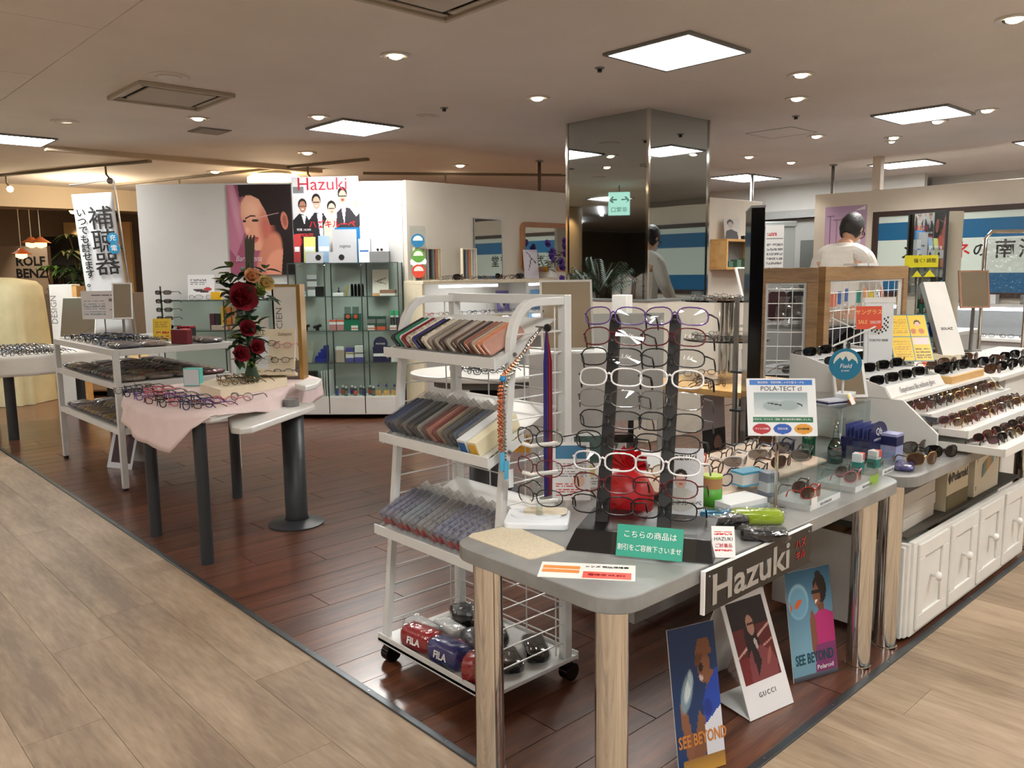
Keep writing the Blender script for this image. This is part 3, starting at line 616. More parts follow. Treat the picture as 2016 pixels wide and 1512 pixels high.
text('レンズ 税込価格表', .014, ink_k, pc, T(.05, .03, .002)); text('超特価 ¥9,800', .016, mat('ink_dred', (150, 20, 24), .5), pc, T(.052, -.028, .002))
# ================================================================ cases and packets at the aisle side of the table
def pillow(name, label, cat, x, y, z, lx, ly, lz, rz, m, group=None, wrapf=True, lettering=None):
    """rounded glasses case, wrapped in crinkled film"""
    t = thing(name, label, cat, (x, y, z), rz, group)
    pts = [(lx / 2 * math.copysign(abs(math.cos(a)) ** .45, math.cos(a)), lz / 2 + lz / 2 * math.copysign(abs(math.sin(a)) ** .8, math.sin(a))) for a in [2 * PI * k / 20 for k in range(20)]]
    b = MB(); secs = [(-1, .8), (-.86, .97), (0, 1), (.86, .97), (1, .8)]; vs = []
    for s, q in secs: vs += [(px * q, s * ly / 2, (pz - lz / 2) * q + lz / 2) for px, pz in pts]
    n = 20; fs = [(i * n + k, i * n + (k + 1) % n, (i + 1) * n + (k + 1) % n, (i + 1) * n + k) for i in range(4) for k in range(n)] + [tuple(range(n - 1, -1, -1)), tuple(range(4 * n, 5 * n))]
    b.add(vs, fs); ob('case', b, m, t, smooth=True)
    if wrapf:
        f = MB(); rng = random.Random(int((x + y) * 1e4)); vs = []
        for s in range(9):
            q = -1.16 + 2.32 * s / 8; g = 1.06 if abs(q) < 1.02 else .45
            vs += [(px * g * (1 + rng.uniform(-.03, .05)), q * ly / 2 * 1.02, max(.0005, (pz - lz / 2) * g + lz / 2 + rng.uniform(-.002, .004))) for px, pz in pts]
        f.add(vs, [(i * n + k, i * n + (k + 1) % n, (i + 1) * n + (k + 1) % n, (i + 1) * n + k) for i in range(8) for k in range(n)]); ob('film_wrap', f, film, t)
    if lettering: text(lettering, lz * .42, ink_w, t, T(-lx / 2 - .0016, 0, lz * .52) @ FM((0, 0, 0), 180, 12), bold=.001)
    return t
lime = mat('case_lime', (150, 178, 34), .25); navy = mat('case_navy', (26, 30, 52), .3); redc = mat('case_red', (150, 16, 32), .25); bluec = mat('case_blue', (22, 34, 110), .25); magc = mat('case_magenta', (150, 30, 110), .3); whc = mat('case_white', (214, 220, 222), .35); foil = mat('foil_dark', (40, 42, 46), .15, .6, bump=1., scale=30); foilb = mat('foil_blue', (40, 120, 160), .15, .6, bump=1., scale=30)
x, y = G(1490, 1030, TZ); pillow('glasses_case', 'lime green glasses case in clear film on the grey table', 'glasses case', x, y, TZ, .065, .15, .045, math.radians(44), lime)
x, y = G(1503, 1062, TZ); pillow('glasses_case', 'shiny black glasses case in clear film beside the lime green case', 'glasses case', x, y, TZ, .065, .13, .035, math.radians(36), foil)
x, y = G(1432, 1040, TZ); pillow('glasses_case', 'dark foil packet behind the small price tag', 'glasses case', x, y, TZ, .06, .12, .04, math.radians(58), foil)
x, y = G(1412, 1022, TZ); pillow('glasses_case', 'blue foil packet below the brown and green cup', 'glasses case', x, y, TZ, .06, .11, .03, math.radians(40), foilb)
x, y = G(1425, 1098, TZ)
pt = poster('price_tag', 'small white tag with red and black text in a clear clip on the table edge', 'price tag', .062, .085, (232, 232, 232), [('l', .12, .72, .88, .88, 2, (196, 60, 60)), ('l', .12, .2, .88, .32, 1, (196, 60, 60))], T(x, y, TZ) @ FM((0, 0, 0), 222, 22), dens=420)
text('HAZUKI', .014, ink_k, pt, T(0, .05, .0045)); text('ご試着品', .012, ink_r, pt, T(0, .032, .0045)); ob('clip', MB().box(-.02, .02, 0, .003, -.03, .0), acry, pt)
# cup
x, y = G(1402, 1000, TZ); t = thing('paper_cup', 'brown paper canister with a green band beside the magazine cover', 'canister', (x, y, TZ)); ob('body', MB().cyl(0, 0, 0, .105, .031, 20), mat('kraft', (168, 124, 84), .7), t, smooth='a'); ob('green_band', MB().lathe([(.0314, .01), (.0314, .07)], 20), mat('band_green', (70, 150, 40), .5), t, smooth=True); ob('rim', MB().lathe([(.028, .105), (.0325, .105), (.0325, .112), (.028, .112)], 20), mat('rim_lime', (170, 196, 60), .5), t)
# boxes
def carton(name, label, cat, x, y, z, sx, sy, sz, rz, m, bands=(), group=None):
    t = thing(name, label, cat, (x, y, z), rz, group); ob('box', MB().box(-sx / 2, sx / 2, -sy / 2, sy / 2, 0, sz), m, t, bevel=.0015)
    for (z0, z1, mm) in bands: ob('printed_band', MB().box(-sx / 2 - .0006, sx / 2 + .0006, -sy / 2 - .0006, sy / 2 + .0006, z0 * sz, z1 * sz), mm, t)
    return t
pale = mat('carton_white', (222, 226, 228), .35); lblue = mat('carton_sky', (84, 170, 206), .35); grn = mat('carton_green', (140, 180, 50), .35)
x, y = G(1452, 1000, TZ); carton('flat_box', 'flat white printed box in film lying on the table', 'box', x, y, TZ, .17, .10, .035, math.radians(-12), pale, [(.15, .5, mat('carton_grey', (170, 184, 190), .4))])
x, y = G(1470, 972, TZ); carton('lens_box', 'white box with sky blue edges standing on the flat white box', 'box', x - .0, y + .0, TZ + .036, .10, .06, .05, math.radians(-14), pale, [(0, .12, lblue), (.85, 1.001, lblue)])
x, y = G(1512, 975, TZ); carton('lens_box', 'small grey and white lens box beside the chrome sign pole', 'box', x, y, TZ, .05, .05, .085, math.radians(-20), mat('carton_bgrey', (142, 150, 166), .4), [(.2, .6, pale)])
# clear cases with children's sunglasses
for k, (px, py, sx, colr, l) in enumerate([(1585, 985, .225, 'red', 'clear display box with red and brown round sunglasses on a white tray'), (1668, 953, .20, 'pink', 'clear display box with pink sunglasses and a green card strip'), (1712, 925, .12, 'gold', 'small clear display box with amber items beside the navy display')]):
    x, y = G(px, py, TZ); t = thing('acrylic_case', l, 'display case', (x, y, TZ), math.radians(2))
    hx, hy = sx / 2, .07
    ob('tray', MB().box(-hx, hx, -hy, hy, 0, .018), mat('tray_grey', (176, 178, 176), .5), t); ob('label_strip', MB().box(-hx, hx, -hy - .0015, -hy, .0, .02), pale, t)
    if k == 1: ob('label_strip', MB().box(.02, hx, -hy - .002, -hy - .0014, .0, .035), grn, t)
    text('KIDS SUNGLASS', .012, ink_g, t, FM((-.0, -hy - .0022, .009), -90))
    c = MB().box(-hx, hx, -hy, -hy + .002, .02, .06).box(-hx, -hx + .002, -hy, hy, .018, .095).box(hx - .002, hx, -hy, hy, .018, .095).box(-hx, hx, hy - .002, hy, .018, .115); ob('clear_walls', c, acry, t)
    ob('price_tag', MB().box(-hx + .004, -hx + .045, -hy - .003, -hy - .002, .005, .042), mat('paper', (232, 230, 226), .6), t) if k == 0 else None
    for j in range(2):
        put_glasses(x + (-.02, .03, .0)[j] * (1 if k < 2 else .3), y + (-.045, .015, .0)[j], TZ + .0195, -.12 + .1 * j, colr if j % 2 == 0 else ('brown' if k == 0 else 'clear'), lens_t if k else lens_br, 'sunt', f"child's {'red' if k == 0 else 'pink' if k == 1 else 'amber'} sunglasses inside a clear display box", "children's sunglasses in clear boxes", cat='sunglasses', name='sunglasses', sc=.82 if k < 2 else .55)
# sign on a chrome pole
x, y = G(1526, 1000, TZ); sp = thing('counter_sign', 'white framed product notice on a thin chrome pole above the counter', 'sign', (x, y, TZ))
ob('pole', MB().tube([(0, 0, 0), (.0, .0, .36)], .006, 10), chrome, sp, smooth=True); ob('foot', MB().cyl(0, 0, 0, .008, .035, 18), chrome, sp)
SM = FM((-.05, -.045, .255), 222, 18)
pg = poster('notice', None, None, .215, .185, (224, 228, 230), [('r', .04, .88, .96, .97, (40, 110, 190)), ('g', .10, .36, .88, .75, (206, 214, 216), (136, 156, 160)), ('e', .48, .52, .32, .10, -4, (176, 190, 192), .3), ('e', .38, .52, .15, .085, 0, (150, 166, 168), .1), ('e', .60, .53, .15, .085, 0, (150, 166, 168), .1), ('p', [(.3, .58), (.5, .54), (.5, .52), (.3, .56)], (40, 46, 48)), ('p', [(.72, .58), (.8, .54), (.8, .5), (.77, .53), (.71, .57)], (40, 46, 48)), ('r', .08, .24, .95, .32, (30, 110, 76)), ('e', .2, .12, .13, .09, 0, (176, 30, 40)), ('e', .5, .12, .13, .09, 0, (30, 84, 176)), ('e', .8, .12, .13, .09, 0, (214, 150, 50))], SM, dens=420, parent=sp)
text('POLA-TECT cl', .021, ink_k, pg, T(0, .151, .0044)); text('ウイルス対策', .0072, ink_w, pg, T(-.064, .022, .0044)); text('花粉対策', .0082, ink_w, pg, T(0, .022, .0044)); text('紫外線対策', .0075, ink_k, pg, T(.064, .022, .0044)); text('メガネで、ウイルス・花粉・紫外線対策を開始しました。', .0072, ink_w, pg, T(.0, .052, .0044)); text('飛沫感染・花粉対策 | メガネ型ゴーグル', .0082, ink_w, pg, T(0, .171, .0044))
# cream board with glasses
bx = [G(1385, 945, TZ), G(1440, 985, TZ), G(1640, 885, TZ), G(1560, 858, TZ)]
bb = tag(ob('display_board', MB().sheet((2.18, 1.50, TZ + .012), (3.10, 1.50, TZ + .012), (3.10, 1.80, TZ + .05), (2.18, 1.80, TZ + .05), .008).box(2.2, 3.08, 1.765, 1.785, TZ, TZ + .046).box(2.2, 3.08, 1.51, 1.53, TZ, TZ + .012), mat('felt_peach', (226, 206, 186), .8)), 'slanted peach display board propped on the grey table under open glasses', 'display board')
kinds = [('black', 'std'), ('brown', 'std'), ('gold', 'round'), ('dark blue', 'round'), ('brown', 'round'), ('red', 'round'), ('black', 'std'), ('white', 'shield'), ('brown', 'std'), ('brown', 'sun'), ('silver', 'shield'), ('black', 'round'), ('grey', 'shield'), ('dark blue', 'shield'), ('brown', 'sun')]
gl = [(f, st, 2.29 + (i // 3) * .178 + .02 * (i % 3), 1.545 + (i % 3) * .092, 20 + (i * 7) % 11) for i, (f, st) in enumerate(kinds)]
for f, st, gx, gy, a in gl:
    zz = TZ + .0205 + .038 * (gy - 1.5) / .3
    fine_glasses('eyeglasses', f'{f}-framed {dict(std="rectangular", round="round", shield="wraparound", sun="tinted")[st]} glasses lying on the peach display board', T(gx, gy - .02, zz + .004) @ RZ(math.radians(a - 30)) @ RX(.12), f, f, lens_br if st == 'sun' else (lens_g if st == 'shield' else lens_c), 'glasses on the peach board', **{'std': dict(rim=.0024), 'round': dict(a=.025, b=.022, p=2.1, rim=.0026), 'shield': dict(w=.15, a=.034, b=.022, p=2.6, rim=.003, cv=7), 'sun': dict(w=.145, a=.031, b=.025, p=2.4, rim=.0024, cv=5)}[st], tl=.06)
# bottles
for px, py, hh, l, spray in [(1633, 903, .15, 'green capped clear cleaner bottle behind the navy display', False), (1662, 905, .135, 'teal cleaner spray bottle with a hanging tag', True)]:
    x, y = (3.145, 1.60) if not spray else (3.155, 1.49); t = thing('cleaner_bottle', l, 'bottle', (x, y, TZ)); gm = clear('bottle_green', (120, 190, 160), .05, 1.5, extra=.08)
    if not spray:
        ob('body', MB().lathe([(.02, 0), (.027, .004), (.027, .095), (.022, .105)], 20), gm, t, smooth=True); ob('cap', MB().lathe([(.022, .105), (.024, .108), (.024, .148), (.02, .15)], 20), mat('cap_green', (40, 150, 104), .35), t, smooth='a')
    else:
        ob('body', MB().lathe([(.022, 0), (.03, .004), (.03, .06), (.016, .1)], 20), clear('bottle_teal', (50, 130, 110), .05, 1.5, extra=.08), t, smooth=True); ob('neck', MB().lathe([(.014, .1), (.012, .12), (.009, .13), (.007, .175)], 14), clear('cap_clear', (220, 232, 228), .08, 1.5, extra=.12), t, smooth=True); ob('tag', MB().box(.014, .016, -.012, .012, .055, .12), pale, t)
# navy display carton with product boxes, clear riser box with packets
x, y = G(1712, 900, TZ); nv = thing('display_carton', 'navy display carton with an arched header and packs of wipes', 'display box', (x - .02, y + .02, TZ), math.radians(-3)); nvm = mat('carton_navy', (30, 32, 78), .35)
ob('tray', MB().box(-.075, .075, -.06, .06, 0, .09), nvm, nv); arch = [(-.075, 0), (.075, 0), (.075, .1)] + [(.075 * math.cos(a), .1 + .06 * math.sin(a)) for a in [PI * k / 10 for k in range(1, 10)]] + [(-.075, .1)]
ob('header', MB().prism(arch, 0, .003, FM((0, -.06, 0), -90)), nvm, nv)
for k in range(6): ob('wipe_pack', MB().box(-.068, .068, -.05 + k * .018, -.046 + k * .018, .02, .135 + (k % 2) * .01, T(0, 0, 0)), mat('pack_blue', (64, 72, 130), .3), nv)
text('Qb', .04, ink_w, nv, FM((0, -.0634, .118), -90)); text('メガネクリーナ', .012, ink_w, nv, FM((0, -.0634, .086), -90))
for k in (0, 1):
    xx, yy = G(1688 + k * 32, 935 - k * 6, TZ); t = carton('cleaner_box', 'small teal and white cleaner box standing before the navy display', 'box', xx, yy, TZ, .036, .036, .085, math.radians(8 - 14 * k), pale, [(0, .62, mat('carton_teal', (34, 128, 120), .4))], 'teal cleaner boxes'); ob('red_corner', MB().box(0, .0188, -.0188, .0, .06, .0858), mat('carton_coral', (222, 92, 76), .4), t)
x, y = G(1765, 905, TZ); carton('wipe_carton', 'pale violet carton of wipes beside the navy display', 'box', x, y + .03, TZ, .07, .08, .11, 0, mat('carton_lilac', (150, 156, 196), .4), [(.55, .9, nvm)])
x, y = G(1780, 922, TZ); pillow('wipe_packet', 'shiny blue and silver packet lying at the counter joint', 'packet', x, y, TZ, .07, .12, .02, math.radians(-70), mat('foil_violet', (86, 84, 140), .2, .4, bump=.8, scale=30))
rc = thing('clear_riser', 'clear acrylic riser holding boxes beside the white sunglasses unit', 'riser', (3.36, 1.585, TZ)); rw, rd, rh = .15, .075, .21
ob('walls', MB().box(-rw, rw, -rd, -rd + .003, 0, rh).box(-rw, -rw + .003, -rd, rd, 0, rh).box(rw - .003, rw, -rd, rd, 0, rh).box(-rw, rw, -rd, rd, rh, rh + .003), acry, rc)
z0 = TZ + rh + .003
carton('gel_box', 'white and orange box lying on the clear riser', 'box', 3.43, 1.585, z0, .10, .07, .035, .3, pale, [(0, .35, mat('carton_orange', (224, 104, 56), .4))]); carton('wipe_pack', 'flat blue and white pack lying on the clear riser', 'packet', 3.30, 1.585, z0, .11, .07, .02, -.3, mat('pack_pale', (196, 200, 214), .3), [(.3, .7, nvm)])
mt = thing('price_tag', 'small yellow and white price ticket on the clear riser', 'price tag', (3.36, 1.515, z0), .2); ob('card', MB().box(-.03, .03, 0, .002, 0, .05, RX(-.5)), mat('paper', (232, 230, 226), .6), mt); ob('yellow_strip', MB().box(-.03, -.01, -.001, 0, .03, .05, RX(-.5)), mat('ink_yellow', (236, 206, 40), .5), mt)
# ================================================================ white wire rack on castors
RX0, RX1, RY0, RY1, RH = 1.69, 2.06, 1.955, 2.56, 1.42
def front_x(z): return RX0 + .115 * min(1, max(0, (z - .1) / 1.12))
wr = thing('wire_rack', 'white wheeled wire rack with slanted shelves of glasses sleeves', 'display rack', (0, 0, 0))
for y in (RY0, RY1):
    prof = [(front_x(.1), y, .1), (front_x(.6), y, .6), (front_x(1.18), y, 1.18)] + [(front_x(1.2) + .11 * (1 - math.cos(a)), y, 1.25 + .15 * math.sin(a)) for a in [PI / 2 * k / 6 for k in range(7)]] + [(RX1, y, RH - .02)]
    ob('front_upright', MB().tube(prof, .019, 4), steelw, wr, bevel=.002); ob('rear_upright', MB().box(RX1 - .017, RX1 + .017, y - .017, y + .017, .09, RH), steelw, wr, bevel=.002)
    for k in range(17):
        z = .16 + k * .071
        if abs(z - 1.25) < .0: continue
        ob('side_wire', MB().tube([(front_x(z), y, z), (RX1, y, z)], .0028, 5), steelw, wr)
    ob('side_wire', MB().tube([(RX1 - .05, y, .12), (RX1 - .05, y, RH - .03)], .0028, 5), steelw, wr)
ob('top_bar', MB().box(RX1 - .015, RX1 + .015, RY0, RY1, RH - .035, RH), steelw, wr, bevel=.003)
for k in range(17): ob('back_wire', MB().tube([(RX1, RY0, .16 + k * .071), (RX1, RY1, .16 + k * .071)], .0028, 5), steelw, wr)
for yy in (RY0 + .2, RY0 + .4): ob('back_wire', MB().tube([(RX1 - .004, yy, .12), (RX1 - .004, yy, RH - .04)], .0028, 5), steelw, wr)
ob('bottom_tray', MB().box(RX0 - .03, RX1 + .05, RY0 - .02, RY1 + .02, .085, .1).box(RX0 - .03, RX0 - .024, RY0 - .02, RY1 + .02, .08, .118).box(RX1 + .044, RX1 + .05, RY0 - .02, RY1 + .02, .08, .112), steelw, wr, bevel=.002)
for x in (RX0, RX1 + .02):
    for y in (RY0 + .01, RY1 - .01):
        c = ob('castor', MB().box(-.012, .012, -.016, .016, .04, .086), black, wr, (x, y, 0)); ob('wheel', MB().cyl(0, 0, -.02, .02, .034, 16, M=T(.008, 0, .034) @ RX(PI / 2)), blackg, c, smooth='a')
SH = [(1.205, 1.335), (.885, 1.03), (.535, .675)]
shelf_o = []
for zf, zb in SH:
    xf = front_x(zf) - .075; xb = RX1 - .02; sl = (zb - zf) / (xb - xf)
    mbs = MB().sheet((xf, RY0 + .022, zf), (xb, RY0 + .022, zb), (xb, RY1 - .022, zb), (xf, RY1 - .022, zf), .004)
    o = ob('shelf', mbs, steelw, wr); ob('lip', MB().box(xf - .006, xf, RY0 - .01, RY1 + .01, zf - .014, zf + .022), steelw, o, bevel=.001); shelf_o.append((xf, xb, zf, zb))
    for y in (RY0, RY1):
        ob('bracket', MB().sheet((xf, y - .002, zf - .02), (xf + .16, y - .002, zf - .02 + .16 * sl), (xf + .16, y - .002, zf + .012 + .16 * sl), (xf, y - .002, zf + .012), .004), steelw, o); ob('bolt', MB().ball((front_x(zf + .05), y - .02, zf + .03), .007, 8, 5), steel, o)
# sleeves leaning in rows on the shelves
def sleeve(name, label, group, shelf, y, c, ln, wd, th, hdr, wrapped, off=0.):
    xf, xb, zf, zb = shelf; a = math.atan2(zb - zf, xb - xf)
    lean = .62
    M = T(xf + .012 + off, y, zf + .0055 + .012 * math.tan(a) + th * math.sin(lean)) @ RY(-a) @ RX(-lean) 
    t = thing(name, label, 'glasses case', M=M, group=group)
    ob('case', MB().prism(rrect(.004, ln, 0, wd, min(.012, wd * .3), 3), 0, th, RX(PI / 2)), c, t, bevel=min(.004, th * .3))
    if wrapped: ob('film_sleeve', MB().box(.0, ln + .035, -th - .0012, .0012, -.0003, wd + .004), film, t)
    if hdr: ob('hang_tab', MB().box(ln + .02, ln + .055, -th * .6, -th * .5, .004, wd - .004), mat('tab_film', (206, 208, 206), .3), t)
    return t
def cm(h): return mat('sleeve_' + h, h, .3, noise=.1, scale=30)
def pat(h, h2, sc=90): return mat('sleeve_p_' + h, h, .35, noise=.5, scale=sc, c2=h2)
topc = [(cm('2a2a2e'), 'black'), (cm('1d7a58'), 'green'), (cm('c9ccd0'), 'pale grey'), (cm('7a1420'), 'dark red'), (pat('d8d2c2', '6a6a66'), 'cream dotted'), (pat('c8b070', 'e4dccb'), 'cream and gold'), (cm('2b2b66'), 'blue'), (cm('18181a'), 'black'), (pat('e8e0cc', '40404a', 120), 'cream speckled'), (cm('c8bfae'), 'beige')] + [(cm(h), n) for h, n in [('8a8078', 'taupe'), ('6e665e', 'taupe'), ('958a7d', 'taupe'), ('4a3f3a', 'dark brown'), ('7d7268', 'taupe'), ('a0968a', 'taupe'), ('5e4a40', 'brown'), ('86786c', 'taupe'), ('3b3230', 'dark brown'), ('8c5a48', 'copper'), ('705850', 'brown'), ('a88c74', 'copper'), ('c07a5a', 'copper'), ('b48a7c', 'rose beige')]]
n = len(topc)
for i, (c, nm) in enumerate(topc): sleeve('glasses_sleeve', f'{nm} soft glasses sleeve leaning in the top tier of the white wire rack', 'soft sleeves on the top tier', shelf_o[0], RY1 - .055 - i * (.53 / n), c, .175, .055, .012, False, False, .0 + (i % 3) * .004)
mids = [('2f3a58', 'navy'), ('3c4a70', 'navy'), ('5a6470', 'slate'), ('232a44', 'navy'), ('3a3f46', 'charcoal'), ('6a6f72', 'grey'), ('2e2e30', 'black'), ('44484a', 'charcoal'), ('222224', 'black'), ('8a8c88', 'grey'), ('6c4a46', 'rust'), ('8a3a3a', 'red'), ('b07460', 'copper'), ('7a3030', 'red'), ('9a8a70', 'khaki'), ('3a3a3c', 'black'), ('505254', 'charcoal'), ('2a2c30', 'black'), ('3a5878', 'blue'), ('6a6c70', 'grey')]
for i, (h, nm) in enumerate(mids): sleeve('reader_packet', f'{nm} reading glasses case in a clear packet on the middle tier of the wire rack', 'packets on the middle tier', shelf_o[1], RY1 - .05 - i * .0222, cm(h), .185, .062, .014, i % 3 == 0, True, (i % 4) * .004)
for i, (c, l) in enumerate([(pale, 'white slim carton'), (mat('carton_cream_y', (230, 222, 190), .4), 'cream slim carton with a yellow end')]):
    xf, xb, zf, zb = shelf_o[1]; a = math.atan2(zb - zf, xb - xf); t = thing('slim_carton', l + ' standing at the end of the middle tier', 'box', M=T(xf + .012, RY0 + .125 - i * .055, zf + .0045 + .006) @ RY(-a)); ob('box', MB().box(0, .2, -.022, .022, 0, .055), c, t, bevel=.002); ob('end_print', MB().box(-.0008, .0, -.018, .018, .008, .046), mat('ink_amber', (226, 178, 60), .5) if i else ink_b, t)
lows = [('5a5878', 'violet grey'), ('6a6888', 'violet grey'), ('4a4a6a', 'violet'), ('50586a', 'slate'), ('7a8c94', 'speckled grey'), ('6e7c84', 'speckled grey'), ('464c58', 'slate'), ('807c70', 'khaki'), ('6c6a5c', 'khaki'), ('5a5850', 'olive'), ('48547a', 'blue'), ('3c4a74', 'blue'), ('34406a', 'navy'), ('2e3658', 'navy'), ('3e4870', 'blue'), ('4a4c56', 'slate')]
for i, (h, nm) in enumerate(lows):
    t = sleeve('reader_packet', f'{nm} glasses case with a red tip in a clear packet on the lower tier', 'packets on the lower tier', shelf_o[2], RY1 - .05 - i * .0325, pat(h, '9a9aa4', 70), .19, .062, .02, i % 2 == 0, True, (i % 3) * .004); ob('red_tip', MB().box(.003, .02, -.0215, .0005, .006, .03), mat('tip_red', (150, 44, 50), .4), t)
# bottom tray cases
bz = .1
for px, py, l, m, lx, ly, lz, rz, lt in [(812, 1268, 'red glasses case with white lettering in film at the rack corner', redc, .09, .155, .085, 8, 'FILA'), (868, 1296, 'royal blue glasses case with white lettering in film on the rack base', bluec, .09, .155, .085, 4, 'FILA'), (945, 1345, 'red domed glasses case in film beside the rack upright', redc, .10, .10, .09, 30, None), (830, 1240, 'white boxy glasses case on the rack base', whc, .08, .15, .06, -2, None), (885, 1240, 'white rounded glasses case behind the boxy white one', whc, .08, .15, .045, -6, None), (910, 1215, 'black shiny glasses case at the back of the rack base', foil, .085, .15, .06, -30, None), (950, 1210, 'black angular glasses case leaning at the back of the rack base', black, .08, .15, .055, -35, None), (935, 1270, 'navy glasses case with a white label on the rack base', navy, .08, .16, .065, -25, None), (905, 1290, 'magenta glasses case squeezed behind the blue case', magc, .07, .13, .06, -20, None), (975, 1250, 'charcoal glasses case on the rack base near the chrome leg', dgrey, .08, .15, .06, -30, None), (1068, 1285, 'black glasses case in film at the far corner of the rack base', blackg, .085, .16, .05, -35, None), (1020, 1310, 'black glasses case in film beside the rear upright of the rack', blackg, .08, .14, .045, -30, None)]:
    x, y = G(px, py, bz + lz * .4); x = min(max(x, RX0 + .03), RX1 - .03) if px < 1000 else x
    y = min(max(y, RY0 + .09), RY1 - .09)
    pillow('glasses_case', l, 'glasses case', x, y, bz + .001, lx, ly, lz, math.radians(rz), m, None, True, lt)
# chains and cords at the rack's aisle side
t = thing('cord_bundle', 'bundle of blue and red glasses cords hanging on the wire rack side', 'glasses cord', (1.93, RY0 - .035, 0))
ob('hook', MB().tube([(0, .035, 1.315), (0, -.01, 1.315), (0, -.02, 1.325)], .003, 6), steel, t)
for k in range(6): ob('cord', MB().tube([(0, -.005, 1.31), (-.012 + k * .006, -.006 - .003 * (k % 2), 1.2), (-.014 + k * .0065, -.006 - .003 * (k % 2), .9), (-.012 + k * .006, -.006, .74)], .0034, 5), mat('cord_blue', (40, 36, 110), .4) if k < 3 else mat('cord_red', (120, 30, 44), .4), t)
ob('clip', MB().ball((0, -.01, 1.315), .014, 8, 5), black, t)
t = thing('beaded_chains', 'copper and silver beaded glasses chains draped over the wire rack front', 'glasses chain', (1.75, RY0 - .035, 0))
rg = random.Random(3)
for k in range(7):
    col = mat('bead_copper', (196, 120, 86), .25, .8) if k < 3 else (chrome if k < 5 else steel)
    pts = [(.17, .01, 1.315), (.09, -.004 - k * .0015, 1.25 + k * .004), (.0 + k * .004, -.006, 1.19 - k * .002), (-.03 + k * .006, -.012, 1.175), (-.045 + k * .004, -.014, 1.13 - .05 * (k % 2)), (-.045 + k * .005 + rg.uniform(-.004, .004), -.014, .98 - .02 * (k % 3)), (-.043 + k * .004, -.014, .93 - .025 * (k % 4))]
    P = [Vector(p) for p in pts]; m_ = MB()
    for a, b in zip(P, P[1:]):
        nseg = max(2, int((b - a).length / .011))
        for j in range(nseg): m_.ball(a.lerp(b, j / nseg), .0042 + .0014 * (j % 2), 6, 4)
    ob('chain', m_, col, t)
ob('hook', MB().tube([(.17, .035, 1.318), (.17, -.005, 1.318)], .003, 6), steel, t)
for k in range(3): ob('tag', MB().box(-.05 + k * .016, -.03 + k * .016, -.022 - k * .003, -.02 - k * .003, .87 - k * .03, .93 - k * .03), lblue if k < 2 else pale, t)
ob('charm', MB().ball((-.03, -.018, 1.165), .011, 8, 6), mat('bead_blue', (40, 130, 190), .3), t)
# ================================================================ posters standing on the floor under the table
sky = (84, 140, 168)
def floor_poster(name, label, p0, p1, h, tilt, bg, layers, dens=220):
    a, b = Vector((*G(*p0), 0)), Vector((*G(*p1), 0)); w = (b - a).length; nrm = math.degrees(math.atan2(-(b - a).x, (b - a).y)); c = (a + b) / 2
    n2 = Vector((b - a)).cross(Vector((0, 0, 1))); ang = math.degrees(math.atan2(n2.y, n2.x))
    return poster(name, label, 'poster', w, h, bg, layers, FM((c.x, c.y, .002), ang, tilt), dens=dens), w
skin = (128, 84, 62); dk = (28, 22, 22)
o, w_ = floor_poster('floor_poster', 'blue poster of a smiling woman in a pink top beside a goldfish bowl', (1562, 1347), (1649, 1322), .40, 10, (110, 152, 172), [('g', 0, .15, 1, 1, (120, 164, 184), (44, 96, 128)), ('e', .25, .72, .22, .16, 0, (140, 182, 200), .06), ('e', .25, .71, .195, .14, 0, (104, 156, 182), .1), ('e', .24, .70, .085, .03, 20, (206, 96, 40)), ('p', [(.12, .68), (.05, .73), (.07, .63)], (206, 96, 40)), ('e', .72, .83, .13, .09, 0, dk), ('e', .72, .92, .07, .05, 0, dk), ('e', .71, .74, .10, .13, 12, (112, 70, 52)), ('e', .78, .8, .11, .13, 0, dk), ('e', .66, .74, .08, .10, 10, (128, 82, 62)), ('r', .55, .76, .74, .79, (30, 26, 30)), ('e', .64, .69, .035, .015, 20, (230, 220, 214)), ('r', .68, .56, .8, .66, (110, 70, 54)), ('p', [(.5, .2), (.5, .44), (.56, .56), (.68, .6), (.84, .6), (1, .56), (1, .2)], (172, 44, 110)), ('e', .53, .4, .07, .22, 0, (122, 76, 58)), ('p', [(.5, .0), (.55, .3), (1, .3), (1, 0)], (120, 50, 100)), ('g', 0, 0, 1, .05, (60, 60, 70), (90, 96, 104)), ('r', 0, .12, .02, .14, sky)])
text('SEE BEYOND', .052, mat('ink_teal', (20, 70, 84), .5), o, T(0, .075, .0045), sx=.62, bold=.0012); text('Polaroid', .024, ink_w, o, T(w_ * .22, .035, .0045))
